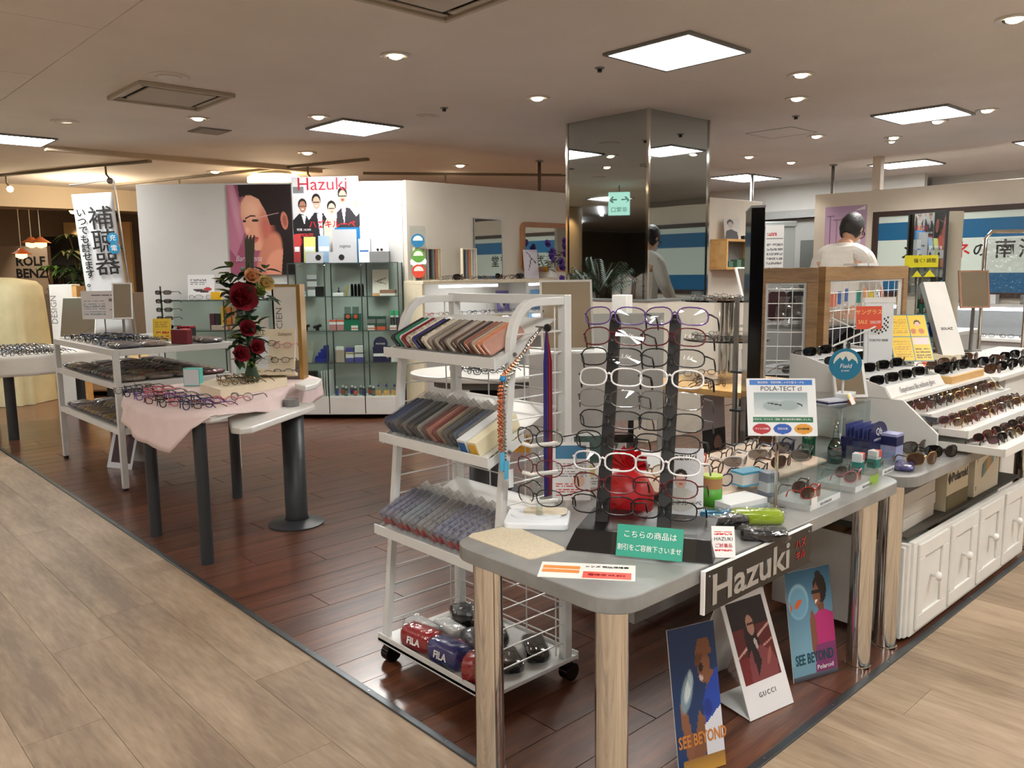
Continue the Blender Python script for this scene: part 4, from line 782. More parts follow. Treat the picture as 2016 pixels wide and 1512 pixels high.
o, w_ = floor_poster('floor_poster', 'navy poster of a man in a cap and blue vest lifting a drinking glass', (1337, 1535), (1428, 1505), .44, 10, (30, 56, 96), [('g', 0, 0, 1, 1, (30, 58, 100), (22, 50, 92)), ('e', .70, .72, .13, .13, 10, skin), ('p', [(.53, .80), (.62, .90), (.84, .89), (.9, .79), (.72, .76)], (120, 76, 52)), ('p', [(.5, .72), (.56, .8), (.72, .79), (.6, .71)], (98, 60, 42)), ('e', .64, .70, .05, .03, 0, (30, 24, 24)), ('e', .63, .63, .05, .02, -10, (200, 180, 170)), ('p', [(.66, .46), (.78, .68), (.98, .66), (1, .3), (.62, .3)], skin), ('p', [(.62, .1), (.62, .46), (.72, .56), (.96, .68), (1, .68), (1, .1)], (34, 68, 160)), ('p', [(.62, .1), (.60, .30), (1, .42), (1, .1)], (206, 210, 220)), ('e', .72, .42, .09, .06, 0, (26, 52, 130)), ('p', [(.22, .06), (.12, .42), (.26, .46), (.42, .1)], skin), ('p', [(.30, .06), (.52, .42), (.64, .36), (.6, .06)], (120, 80, 58)), ('e', .22, .47, .1, .06, 30, skin), ('e', .3, .55, .17, .09, 40, (120, 146, 160), .15), ('e', .33, .57, .11, .05, 40, (196, 210, 216), .2), ('e', .4, .64, .05, .06, 0, (160, 182, 192), .2), ('g', .1, 0, 1, .1, (196, 150, 66), (150, 110, 60))])
text('SEE BEYOND', .05, mat('ink_ochre', (190, 122, 60), .5), o, T(w_ * .05, .1, .0045), sx=.62, bold=.0012)
# folded white easel poster
a, b = Vector((*G(1476, 1421), 0)), Vector((*G(1561, 1383), 0)); w_ = (b - a).length; c = (a + b) / 2; n2 = (b - a).cross(Vector((0, 0, 1))).normalized(); ang = math.degrees(math.atan2(n2.y, n2.x))
gu = thing('easel_poster', 'folded white easel card with a framed photo of a woman in a red theatre', 'poster', (c.x, c.y, .001))
GM = FM((0, 0, 0), ang, 22); red = (92, 30, 28)
pp = poster('front_panel', None, None, w_, .40, (222, 222, 224), [('r', .09, .27, .92, .95, (34, 20, 20)), ('r', .09, .27, .92, .72, red), ('e', .5, .60, .6, .012, 14, (200, 160, 150)), ('e', .5, .50, .7, .010, 10, (190, 140, 130)), ('r', .09, .27, .45, .48, (110, 36, 36)), ('e', .46, .76, .13, .13, 0, (38, 26, 24)), ('p', [(.34, .8), (.3, .45), (.46, .40), (.62, .5), (.58, .8)], (34, 22, 22)), ('e', .5, .73, .085, .085, 0, (170, 126, 108)), ('r', .43, .735, .60, .75, (70, 30, 28)), ('p', [(.26, .27), (.3, .47), (.45, .56), (.62, .55), (.84, .46), (.9, .38), (.86, .27)], (124, 62, 66)), ('p', [(.42, .3), (.4, .6), (.5, .62), (.56, .42)], (36, 26, 30)), ('e', .53, .57, .03, .05, 20, (190, 180, 176)), ('e', .75, .44, .1, .03, 40, (150, 90, 84)), ('p', [(0, .27), (.09, .27), (.09, 1), (0, 1)], (222, 222, 224)), ('r', .92, 0, 1, 1, (222, 222, 224)), ('r', 0, 0, 1, .27, (222, 222, 224))], GM, dens=260, parent=gu)
text('GUCCI', .022, ink_k, pp, T(0, .065, .0045), gap=1.4)
tp = GM @ Vector((0, .40, 0)); bk = -n2 * .30
ob('rear_panel', MB().sheet(GM @ Vector((-w_ / 2, .40, -.001)), GM @ Vector((w_ / 2, .40, -.001)), Vector((w_ / 2 * (b - a).normalized().x, w_ / 2 * (b - a).normalized().y, 0)) + bk, Vector((-w_ / 2 * (b - a).normalized().x, -w_ / 2 * (b - a).normalized().y, 0)) + bk, .003), pale, gu)
u_ = (b - a).normalized() * w_ / 2; ob('floor_flap', MB().sheet(-u_ + Vector((0, 0, .002)), u_ + Vector((0, 0, .002)), u_ + bk * .55 + Vector((0, 0, .01)), -u_ + bk * .55 + Vector((0, 0, .01)), .003), pale, gu)
# white cabinet side behind the table, castor glimpsed
tag(ob('low_cabinet', MB().box(2.58, 3.18, 2.05, 2.1, .03, .62).box(2.58, 2.62, 2.1, 2.5, .03, .62).box(3.14, 3.18, 2.1, 2.5, .03, .62).box(2.62, 3.14, 2.1, 2.5, .58, .62).box(2.66, 3.1, 2.14, 2.46, 0, .03), wallw, bevel=.003), 'low off-white cabinet standing behind the grey table', 'cabinet')
# ================================================================ second counter with trays
c2 = thing('display_counter', 'grey stone-look counter on chrome legs carrying the white sunglasses unit', 'counter', (0, 0, 0))
ob('tabletop', MB().prism(rrect(3.095, 4.98, 1.165, 1.98, .09), TZ - .042, TZ), laminate, c2, bevel=.003)
for x, y in ((3.185, 1.27), (3.185, 1.88), (4.86, 1.27), (4.86, 1.9)): chrome_leg(c2, x, y, TZ - .042)
# drawer front chest
dc = thing('drawer_chest', 'white chest front with four framed panels and round knobs under the counter', 'chest', (0, 0, 0))
ob('front_board', MB().box(3.29, 4.74, 1.215, 1.24, .02, .415), white, dc, bevel=.004); ob('side_board', MB().box(3.245, 3.265, 1.235, 1.8, .02, .40), white, dc, bevel=.003); ob('end_board', MB().box(3.265, 3.29, 1.225, 1.26, .02, .41), white, dc, bevel=.002); ob('bottom_board', MB().box(3.29, 4.72, 1.24, 1.8, .02, .04), white, dc); ob('plinth', MB().box(3.3, 4.7, 1.26, 1.78, 0, .02), dgrey, dc)
for k in range(4):
    x0 = 3.33 + k * .355; d = ob('panel_frame', MB().box(x0, x0 + .31, 1.205, 1.215, .34, .40).box(x0, x0 + .31, 1.205, 1.215, .04, .10).box(x0, x0 + .06, 1.205, 1.215, .10, .34).box(x0 + .25, x0 + .31, 1.205, 1.215, .10, .34), white, dc, bevel=.003)
    ob('knob', MB().lathe([(.007, 0), (.007, .018), (.018, .024), (.019, .034), (.012, .042), (.001, .044)], 14, T(x0 + .155, 1.215, .235) @ RX(PI / 2)), white, d, smooth=True)
# boxes stored above the chest
for k in range(4): carton('flat_carton', 'flat white carton in the stack under the counter', 'box', 3.52, 1.46, (.4295 - .053) + k * .053, .36 - .01 * (k % 2), .34, .052, math.radians(1.5 * (k % 2)), mat('carton_offwhite', (196, 192, 184), .5), (), 'flat white cartons under the counter') if k else None
tag(ob('storage_shelf', MB().box(3.30, 4.73, 1.25, 1.85, .417, .429), mat('shelf_dark', (70, 66, 58), .6)), 'dark shelf board above the white chest under the counter', 'shelf')
t = carton('lettered_carton', 'cream carton with black brand lettering under the counter', 'box', 3.90, 1.42, .4295, .26, .3, .225, 0, mat('carton_cream2', (210, 200, 172), .5)); ob('lower_print', MB().box(-.131, .131, -.152, -.15, 0, .07), mat('carton_olive', (92, 82, 44), .5), t)
text('Polaroid', .058, ink_k, t, FM((.018, -.1515, .145), -90), bold=.0008); ob('emblem', MB().prism([(0, -.026), (.022, 0), (0, .026), (-.022, 0)], 0, .001, FM((-.104, -.1512, .145), -90)), ink_k, t)
t = carton('lettered_carton', 'tall cream carton printed with a fan of coloured lenses', 'box', 4.27, 1.345, .4295,  .34, .16, .235, 0, mat('carton_cream3', (214, 208, 188), .5)); F4 = FM((0, -.0812, .13), -90)
for k, h in enumerate(['4a7a78', '5f8a86', '8a7a50', 'b08a4a', 'c0905a', 'a8783a', '6a8a90', '4a7a8a']): ob('lens_swatch', MB().prism([(-.075 + k * .019, -.05 + .007 * k), (-.055 + k * .019, -.045 + .007 * k), (-.05 + k * .019, .02 + .006 * k), (-.07 + k * .019, .012 + .006 * k)], 0, .001, F4), mat('lens_' + h, h, .4), t)
text('4-in-1', .026, ink_k, t, F4 @ T(-.1, .1, 0)); text('1', .024, ink_k, t, F4 @ T(-.14, .04, 0)); text('2', .024, ink_k, t, F4 @ T(-.15, -.09, 0)); text('3', .024, ink_k, t, F4 @ T(.13, .11, 0)); text('4', .024, ink_k, t, F4 @ T(.12, .02, 0))
# ---- sunglasses unit with pull-out trays
su = thing('sunglasses_unit', 'white stepped cabinet with pull-out trays of sunglasses', 'display unit', (0, 0, 0))
for x in (3.62, 4.72): ob('side_panel', MB().prism([(1.27, TZ), (1.95, TZ), (1.95, .93), (1.42, .93), (1.27, .80)], 0, .014, Matrix(((0, 0, 1, x), (1, 0, 0, 0), (0, 1, 0, 0), (0, 0, 0, 1)))), white, su, bevel=.002)
ob('top_panel', MB().box(3.634, 4.72, 1.42, 1.95, .918, .93), white, su); ob('back_panel', MB().box(3.634, 4.72, 1.935, 1.95, TZ, .918), white, su)
TR = [(.856, 1.31, 1.55), (.803, 1.16, 1.48), (.746, 1.02, 1.36)]
for k, (z, y0, y1) in enumerate(TR):
    tr = ob('tray', MB().box(3.66, 4.70, y0 + .008, y1, z, z + .006).box(3.66, 4.70, y1 - .008, y1, z + .006, z + .03), white, su)
    ob('tray_rim', MB().box(3.655, 4.705, y0, y0 + .008, z - .014, z + .022).box(3.655, 3.663, y0 + .008, y1, z - .012, z + .02).box(4.697, 4.705, y0 + .008, y1, z - .012, z + .02), white, tr, bevel=.002)
    ob('slide_rail', MB().box(3.635, 3.652, 1.28, 1.8, z - .008, z + .012), steel, su); 
    nper = 9
    lensset = [[lens_br, lens_t, lens_p, lens_g, lens_r, lens_t, lens_t, lens_g, lens_br], [lens_t, lens_br, lens_t, lens_p, lens_t, lens_g, lens_t, lens_br, lens_t], [lens_p, lens_d, lens_g, lens_d, lens_br, lens_d, lens_p, lens_d, lens_g]][k]
    lab = ['upper', 'middle', 'lowest'][k]
    for r in range(2):
        for j in range(nper):
            fc = random.choice(['brown', 'black', 'gold', 'dark red', 'silver']); ln = lensset[(j + r * 3) % 9]; nmL = {'lens_brown': 'brown', 'lens_tint': 'taupe', 'lens_plum': 'plum', 'lens_smoke': 'smoke', 'lens_rose': 'rose', 'lens_dark': 'black'}[ln.name]
            put_glasses(3.725 + j * .112 + .015 * r, y0 + .04 + r * .06, z + .006, random.uniform(-.4, -.25), fc, ln, 'sunt', f'{nmL} tinted sunglasses with a {fc} frame in the {lab} pull-out tray', f'sunglasses in the {lab} pull-out tray', 'sunglasses', 'sunglasses', tilt=-.5, sc=.68)
# ---- stepped black sunglasses display with lettered front
ZT = .93
bs = thing('sunglasses_tray', 'white stepped counter tray of black sunglasses with lettering on its front', 'display tray', (3.62, 1.47, ZT), math.radians(0))
ob('front', MB().sheet((0, 0, 0), (.62, 0, 0), (.62, .03, .05), (0, .03, .05), .004), white, bs); ob('side', MB().prism([(0, 0), (.48, 0), (.48, .17), (.40, .16), (.03, .05)], 0, .006, Matrix(((0, 0, 1, -.006), (1, 0, 0, 0), (0, 1, 0, 0), (0, 0, 0, 1)))), white, bs); ob('side', MB().prism([(0, 0), (.48, 0), (.48, .17), (.40, .16), (.03, .05)], 0, .006, Matrix(((0, 0, 1, .62), (1, 0, 0, 0), (0, 1, 0, 0), (0, 0, 0, 1)))), white, bs)
text('Experience life without glare', .036, ink_g, bs, T(.31, .012, .026) @ FM((0, -.006, 0), -90, 31), sx=.95)
for r in range(4):
    z = .03 + r * .036; yy = .03 + r * .108; ob('step', MB().box(0, .62, yy, yy + .108, 0, z + .012), pale, bs)
    for j in range(4 if r < 3 else 3): put_glasses(3.62 + .085 + j * .155, 1.47 + yy + .035, ZT + z + .012, -.25, 'black', lens_d, 'shieldt', 'glossy black wraparound sunglasses on the ' + ['lowest', 'second', 'third', 'highest'][r] + ' step of the white tray', 'black sunglasses on the stepped tray', 'sunglasses', 'sunglasses', tilt=-.1, sc=.86)
t = thing('wooden_riser', 'low wooden riser board with black sunglasses beside the lettered tray', 'riser', (4.28, 1.45, ZT)); ob('board', MB().box(0, .46, 0, .16, 0, .035), woodt, t, bevel=.002); ob('pad', MB().box(.01, .45, .01, .15, .035, .038), white, t)
for j, (dx, dy) in enumerate([(.08, .03), (.23, .05), (.38, .04)]): put_glasses(4.28 + dx, 1.46 + dy, ZT + .038, -.25, 'black', lens_d, 'shieldt', 'chunky black sunglasses on the low wooden riser', 'black sunglasses on the wooden riser', 'sunglasses', 'sunglasses')
# right neighbour unit with white sloping top
rn = thing('sunglasses_counter', 'white topped counter end spread with brown and black sunglasses', 'counter', (0, 0, 0)); ob('body', MB().box(5.0, 6.6, 1.42, 1.92, 0, .90), white, rn, bevel=.003); ob('top', MB().box(4.76, 6.62, 1.38, 1.94, .90, .925), white, rn, bevel=.004)
for j in range(16):
    xx, yy = 4.90 + (j % 6) * .19, 1.44 + (j // 6) * .15; b_ = random.random() < .5
    put_glasses(xx, yy, .925, random.uniform(-.5, -.2), 'black' if b_ else 'brown', lens_d if b_ else lens_br, 'sunt', ('black' if b_ else 'brown') + ' sunglasses spread on the white counter end', 'sunglasses on the white counter end', 'sunglasses', 'sunglasses')
t = poster('price_card', 'orange price card leaning among the sunglasses on the white counter end', 'price tag', .12, .13, (224, 100, 66), [('p', [(0, 0), (.5, 0), (0, .7)], (236, 232, 226)), ('l', .3, .5, .9, .9, 3, (240, 170, 90))], T(4.98, 1.84, .925) @ FM((0, 0, 0), 232, 20), dens=150)
# loose sunglasses in front of the unit
for px, py, f, ln, r in [(1808, 888, 'brown', lens_g, 20), (1822, 912, 'gold', lens_br, 10), (1858, 897, 'black', lens_d, 0)]:
    x, y = G(px, py, TZ + .01); put_glasses(x, y, TZ, math.radians(r - 40), f, ln, 'sunt', f'{f}-framed sunglasses lying on the grey counter before the trays', 'loose sunglasses on the grey counter', 'sunglasses', 'sunglasses')
# ================================================================ things standing behind the trays
x, y, z = DD(1672, 795, 3.95)
def table_mirror(name, label, M, wd, ht, fm, stem=0.):
    t = thing(name, label, 'mirror', M=M); b = .012
    ob('frame', MB().box(-wd / 2, wd / 2, 0, b, -.008, .004).box(-wd / 2, wd / 2, ht - b, ht, -.008, .004).box(-wd / 2, -wd / 2 + b, b, ht - b, -.008, .004).box(wd / 2 - b, wd / 2, b, ht - b, -.008, .004), fm, t); ob('glass', MB().box(-wd / 2 + b, wd / 2 - b, b, ht - b, -.004, .001), mirror, t); ob('backing', MB().box(-wd / 2, wd / 2, 0, ht, -.011, -.008), fm, t)
    if stem:
        R = M.to_3x3().inverted(); q = M.inverted() @ (M.translation + M.to_3x3() @ Vector((0, .05, -.02)) - Vector((0, 0, stem + .05))); ob('stem', MB().tube([(0, .05, -.014), tuple(q)], .012, 8), steel, t); q2 = M.inverted() @ (M.translation + M.to_3x3() @ Vector((0, .05, -.02)) - Vector((0, 0, stem + .038))); ob('foot', MB().tube([tuple(q), tuple(q2)], .07, 16), steel, t)
    return t
table_mirror('table_mirror', 'small tilted white-edged mirror beside the stepped sunglasses tray', T(3.52, 1.60, TZ + .214) @ FM((0, 0, 0), 232, 20), .15, .17, white)
# round blue sign and wire stand with a shopping bag
dp_ = DD(1664, 717, 3.45); ps = thing('sign_stand', 'thin white wire stand holding a round blue mountain sign', 'sign', (dp_[0], dp_[1], TZ)); 
Mf = FM((0, 0, dp_[2] - TZ), 222)
ob('pole', MB().tube([(.012, .012, 0), (.012, .012, .47)], .005, 8), steelw, ps); ob('arm', MB().tube([(.012, .012, .47), (-.02, .05, .45), (.14, -.06, .53)], .004, 6), steelw, ps); ob('pole_foot', MB().cyl(.012, .012, 0, .006, .03, 16), steelw, ps)
dsk = ob('disc', MB().cyl(0, 0, 0, .004, .068, 28, M=Mf), mat('disc_teal', (28, 116, 150), .4), ps)
ob('inner_disc', MB().cyl(0, .005, .004, .0046, .05, 24, M=Mf), mat('disc_cream', (216, 216, 206), .5), dsk); ob('mountains', MB().prism([(-.048, -.012), (.048, -.012), (.044, .012), (.026, .024), (.012, .012), (.0, .036), (-.012, .016), (-.024, .030), (-.044, .010)], .0046, .0052, Mf), MATS['disc_teal'], dsk); ob('lower_band', MB().prism([(.05 * math.cos(a), .004 + .05 * math.sin(a)) for a in [PI + PI * k / 12 for k in range(13)]], .0046, .0053, Mf), MATS['disc_teal'], dsk)
text('Field', .026, ink_w, ps, Mf @ T(0, -.008, .0055), shear=.2); text('SUMMIT', .010, ink_w, ps, Mf @ T(0, -.028, .0055))
sb = thing('shopping_bag', 'flat white shopping bag with a black chequered emblem hanging on the wire stand', 'bag', DD(1727, 712, 4.0))
Mb = FM((0, 0, .0), 226, 2); ob('bag', MB().box(-.07, .07, 0, .30, -.006, .006, Mb), pale, sb, bevel=.003); ob('bag_top', MB().box(-.075, .075, .29, .315, -.01, .01, Mb), white, sb)
em = MB()
for i in range(-5, 6):
    for j in range(6):
        u = i * .0085; v = .14 + j * .012; r = abs(u) / .05
        if (i + j) % 2 == 0 and v < .215 - .0 * r and not (abs(u) < .02 and v > .185): em.box(u - .0036, u + .0036, v - .0045 + .4 * abs(u), v + .0045 + .4 * abs(u), .006, .0068, Mb)
ob('emblem', em, ink_k, sb); text('TOKYO 2020', .016, ink_k, sb, Mb @ T(0, .105, .0065)); ob('wire_hook', MB().tube([Mb @ Vector((0, .315, 0)), Mb @ Vector((0, .34, -.01)), Mb @ Vector((0, .33, -.03))], .002, 5), steel, sb)
sl = poster('sale_card', 'orange sale card with cream lettering clipped above the white shopping bag', 'sign', .125, .11, (214, 84, 60), [], T(*DD(1710, 648, 3.93)) @ FM((0, 0, 0), 228, 6), dens=60)
text('サングラス', .026, mat('ink_cream', (240, 206, 130), .5), sl, T(0, .08, .0045)); text('SALE', .026, MATS['ink_cream'], sl, T(-.03, .034, .0045), sx=.8); text('20%OFF', .02, ink_w, sl, T(.031, .032, .0045), sx=.75); ob('clip_wire', MB().tube([(-.06, .0, 0), (-.16, .06, -.05)], .003, 6), steelw, sl); ob('stem', MB().tube([(0, 0, 0), (0, -.235, -.01), (.0, -.27, -.01)], .003, 6), steelw, sl)
ys = poster('notice_card', 'yellow notice card with a teal border leaning behind the black sunglasses', 'sign', .2, .26, (232, 196, 20), [('r', 0, 0, .03, 1, (60, 130, 140)), ('r', .97, 0, 1, 1, (60, 130, 140)), ('r', 0, 0, 1, .02, (60, 130, 140)), ('r', 0, .98, 1, 1, (60, 130, 140)), ('r', 0, .52, 1, .54, (60, 130, 140)), ('r', .52, 0, .54, 1, (60, 130, 140)), ('r', .56, .36, .96, .5, (240, 210, 206)), ('e', .75, .82, .08, .06, 0, (60, 40, 30)), ('e', .75, .79, .06, .05, 0, (226, 180, 150)), ('e', .62, .64, .07, .06, 0, (206, 120, 60)), ('e', .82, .64, .07, .06, 0, (206, 120, 60)), ('l', .07, .6, .48, .92, 7, (200, 150, 20)), ('l', .07, .08, .48, .46, 7, (200, 150, 20)), ('l', .58, .06, .94, .3, 4, (120, 90, 10))], T(*DD(1800, 712, 4.05)) @ FM((0, 0, 0), 226, 30), dens=240)
# tall slanted white wedge box
wg = thing('promo_board', 'tall slanted white promotional board on a brown wedge behind the sunglasses', 'sign', (*G(1868, 716, ZT), ZT))
WM = FM((.02, -.02, .05), 238, 26); ob('face', MB().box(-.075, .075, 0, .48, -.03, 0, WM), white, wg, bevel=.002); ob('side', MB().box(-.078, -.075, 0, .48, -.032, .001, WM), mgrey, wg); ob('wedge', MB().prism([(-.04, 0), (.04, 0), (.02, .2), (-.02, .2)], -.1, -.031, WM), mat('wedge_brown', (84, 52, 40), .5), wg); text('SOLAIZ', .024, ink_k, wg, WM @ T(0, .17, .0005)); ob('foot', MB().box(-.06, .12, -.04, .10, 0, .055), cream, wg)
# folding oak screen with white mesh windows
def mesh_panel(name, label, p0, p1, h, fw, cell, nv):
    a, b = Vector((*p0, 0)), Vector((*p1, 0)); L = (b - a).length; M = T(*p0, 0) @ RZ(math.atan2((b - a).y, (b - a).x))
    t = thing(name, label, 'display screen', M=M); fr = MB().box(0, L, -.02, .02, h - .075, h).box(0, L, -.02, .02, .02, .42).box(0, fw, -.02, .02, .42, h - .075).box(L - fw, L, -.02, .02, .42, h - .075).box(.05, L - .05, -.05, .05, 0, .02)
    ob('frame', fr, woodp, t, bevel=.002); ob('inner_edge', MB().box(fw, L - fw, -.008, .008, h - .087, h - .075).box(fw, L - fw, -.008, .008, .42, .432).box(fw, fw + .012, -.008, .008, .432, h - .087).box(L - fw - .012, L - fw, -.008, .008, .432, h - .087), steelw, t)
    for k in range(1, nv): x = fw + (L - 2 * fw) * k / nv; ob('mesh_wire', MB().tube([(x, 0, .43), (x, 0, h - .08)], .0022, 5), steelw, t)
    k = 1
    while .42 + k * cell < h - .08: ob('mesh_wire', MB().tube([(fw, .003, .42 + k * cell), (L - fw, .003, .42 + k * cell)], .0022, 5), steelw, t); k += 1
    return t
C0 = DD(1617, 526, 4.25); CL = DD(1487, 527, 4.32)
mesh_panel('mesh_screen', 'narrow oak panel with a white mesh window beside the tall black mirror', (CL[0], CL[1]), (C0[0] - .01, C0[1] + .01), 1.505, .055, .075, 3)
mesh_panel('mesh_screen', 'wide oak panel with a white mesh window behind the hanging sale card', (C0[0] + .012, C0[1]), (C0[0] + 1.06, C0[1] + .0), 1.51, .06, .095, 11)
# things inside the corner of the screen
gz = 1.18
tag(ob('glass_shelf', MB().box(4.03, 5.0, C0[1] + .06, C0[1] + .5, gz, gz + .008), glass), 'glass shelf with silver packets behind the oak mesh screen', 'shelf'); t_ = thing('shelf_stand', 'grey steel uprights carrying glass shelves behind the oak mesh screen', 'stand', (0, 0, 0))
for xx in (4.05, 4.98):
    for yy in (C0[1] + .08, C0[1] + .48): ob('upright', MB().box(xx - .01, xx + .01, yy - .01, yy + .01, 0, 1.35), steel, t_)
for zz in (.92, .70): ob('shelf_board', MB().box(4.03, 5.0, C0[1] + .06, C0[1] + .5, zz, zz + .012), dgrey, t_)
for k in range(5): tag(ob('film_bag', MB().lathe([(.03, 0), (.05, .04), (.045, .10), (.02, .13), (.035, .16)], 8, x=0, y=0), film), 'clear film bag standing on the shelf behind the oak mesh screen', 'bag', 'film bags behind the mesh screen').location = (4.15 + k * .17, C0[1] + .25, gz + .008)
for k in range(10): put_glasses(4.16 + (k % 5) * .18, C0[1] + .14 + .06 * (k // 5), .932, 0, 'silver', lens_g, 'std', 'silver glasses on the dark shelf behind the oak mesh screen', 'silver glasses behind the mesh screen')
for k in range(10): put_glasses(4.16 + (k % 5) * .18, C0[1] + .14 + .06 * (k // 5), .712, 0, 'silver', lens_g, 'std', 'silver glasses on the lowest dark shelf behind the oak mesh screen', 'silver glasses low behind the mesh screen')
for k, (c, n_) in enumerate([(mat('bag_plum', (60, 20, 30), .6), 'plum'), (black, 'black')]):
    p = DD(1530 + k * 35, 590, 4.8); t = thing('hanging_pouch', f'{n_} pouch in clear film hanging behind the narrow mesh window', 'pouch', (p[0], p[1], 1.2)); ob('pouch', MB().prism(rrect(-.05, .05, 0, .17, .02), -.008, .008, FM((0, 0, 0), 227)), c, t); ob('film_top', MB().lathe([(.05, .17), (.015, .2), (.03, .235)], 8), film, t); ob('hanger', MB().tube([(0, 0, .235), (0, 0, .30)], .002, 5), steel, t)
# price tags hung in a row behind the wide window
for k, h in enumerate(['c86a50', '3a5a9a', '3a5a9a', 'd8d8d8', '2a7a70', 'd08a60', 'd8c040', 'd8d8d8', 'c86a50']):
    tag(ob('hang_tag', MB().box(-.02, .02, -.001, .001, -.035, .035), mat('tag_' + h, h, .4), None, (4.25 + k * .075, C0[1] + .02, 1.33 + .012 * (k % 3)), math.radians(-20 + 12 * (k % 3))), 'small coloured price tag clipped to the wide mesh window', 'price tag', 'coloured tags on the mesh window')
for k in range(2): tag(ob('flat_box', MB().box(-.06, .06, -.04, .04, 0, .014), pale, None, (4.45 + k * .14, C0[1] + .0, 1.511)), 'flat white box lying on the top edge of the oak screen', 'box', 'white boxes on the oak screen')
tag(ob('paper_lamp_shade', MB().lathe([(.055, 0), (.045, .16), (.052, .175), (.03, .175)], 8), pale, None, (4.12, C0[1] + .28, gz + .008)), 'pale folded paper sleeve inside the oak mesh corner', 'paper sleeve') if False else None
# ================================================================ tall black standing mirror, seen edge on
mp = DD(1480, 650, 3.95); mang = math.degrees(math.atan2(mp[1], mp[0]))
BMX = T(mp[0], mp[1], 0) @ RZ(math.radians(mang + 4))
bmr = thing('standing_mirror', 'tall black-framed standing mirror turned edge-on beside the oak screen', 'mirror', M=BMX)
ob('frame', MB().box(-.2, .2, -.03, .03, .60, 1.775), blackg, bmr, bevel=.003); ob('glass', MB().box(-.17, .17, -.033, -.03, .63, 1.745), mirror, bmr); ob('grey_cap', MB().box(-.2, .2, -.032, .032, 1.775, 1.785), mgrey, bmr)
ob('stand_post', MB().box(.0, .05, -.015, .015, .02, .60), black, bmr); ob('foot', MB().box(-.15, .15, -.1, .1, 0, .02), black, bmr, bevel=.004); ob('pivot_knob', MB().ball((-.12, -.075, .82), .022, 10, 6), chrome, bmr); ob('pivot_arm', MB().tube([(-.1, -.03, .85), (-.12, -.075, .82)], .008, 6), black, bmr)
# ================================================================ wooden table with the glass tower
wt = thing('wooden_table', 'birch display table with chrome legs behind the eyewear rack', 'table', (0, 0, 0)); ob('tabletop', MB().prism(rrect(4.57, 5.45, 2.74, 3.60, .02, 2), .68, .72), woodt, wt, bevel=.003)
for x, y in ((4.66, 2.86), (4.66, 3.48), (5.36, 2.84), (5.36, 3.5)): chrome_leg(wt, x, y, .68, .03)
tw = thing('glass_tower', 'round-edged smoked glass tiers on a thick chrome column with silver glasses', 'display stand', (5.06, 3.22, .72)); ob('column', MB().cyl(0, 0, 0, .56, .055, 24), chrome, tw, smooth='a')
for zz, r in ((.285, .30), (.56, .32)):
    ob('glass_tier', MB().cyl(0, 0, zz, zz + .012, r, 36), clear('smoked_glass', (70, 74, 76), .03, 1.5, extra=.12), tw)
for zz, n_, l in ((.297, 7, 'lower'), (.572, 8, 'upper')):
    for k in range(n_):
        a = 2 * PI * k / n_; put_glasses(5.06 + .25 * math.cos(a), 3.22 + .25 * math.sin(a), .72 + zz, a + PI / 2, 'silver', lens_c, 'std', sc=.8, label= f'silver glasses on the {l} smoked glass tier', group=f'glasses on the {l} glass tier')
for k, (px, py) in enumerate([(1385, 757), (1400, 765), (1420, 760), (1365, 742), (1390, 738), (1435, 742)]):
    x, y = G(px, py, .72); put_glasses(x, y, .72, .6 * k, 'black' if k % 2 else 'brown', lens_c, 'std', 'thin dark glasses lying on the birch table', 'glasses on the birch table')
pw = poster('table_card', 'pale blue card with a smiling woman standing on the birch table', 'poster', .1, .26, (196, 206, 216), [('g', 0, .4, 1, 1, (210, 216, 224), (120, 140, 170)), ('e', .65, .42, .2, .14, 0, (40, 26, 26)), ('e', .62, .36, .15, .10, 0, (226, 180, 156)), ('r', 0, 0, 1, .14, (224, 130, 70)), ('e', .6, .18, .4, .12, 0, (226, 222, 220))], T(4.78, 2.86, .72) @ FM((0, 0, 0), 225, 8), dens=240)
table_mirror('table_mirror', 'small tilted grey mirror on the upper glass tier', T(5.20, 3.12, .72 + .572) @ FM((0, 0, 0), 250, 22), .14, .24, steelw)
fp = floor_poster('floor_poster', 'dark poster of a long-haired woman in red standing by the birch table leg', (1385, 950), (1430, 938), .62, 4, (196, 198, 204), [('r', 0, 0, 1, .60, (38, 40, 44)), ('e', .7, .42, .28, .16, 0, (20, 14, 14)), ('e', .66, .42, .17, .09, 0, (150, 112, 96)), ('p', [(.45, .36), (.4, 0), (1, 0), (1, .36)], (22, 14, 16)), ('r', .62, 0, 1, .22, (130, 20, 30)), ('g', 0, .6, 1, 1, (214, 216, 222), (206, 208, 216))], 120)
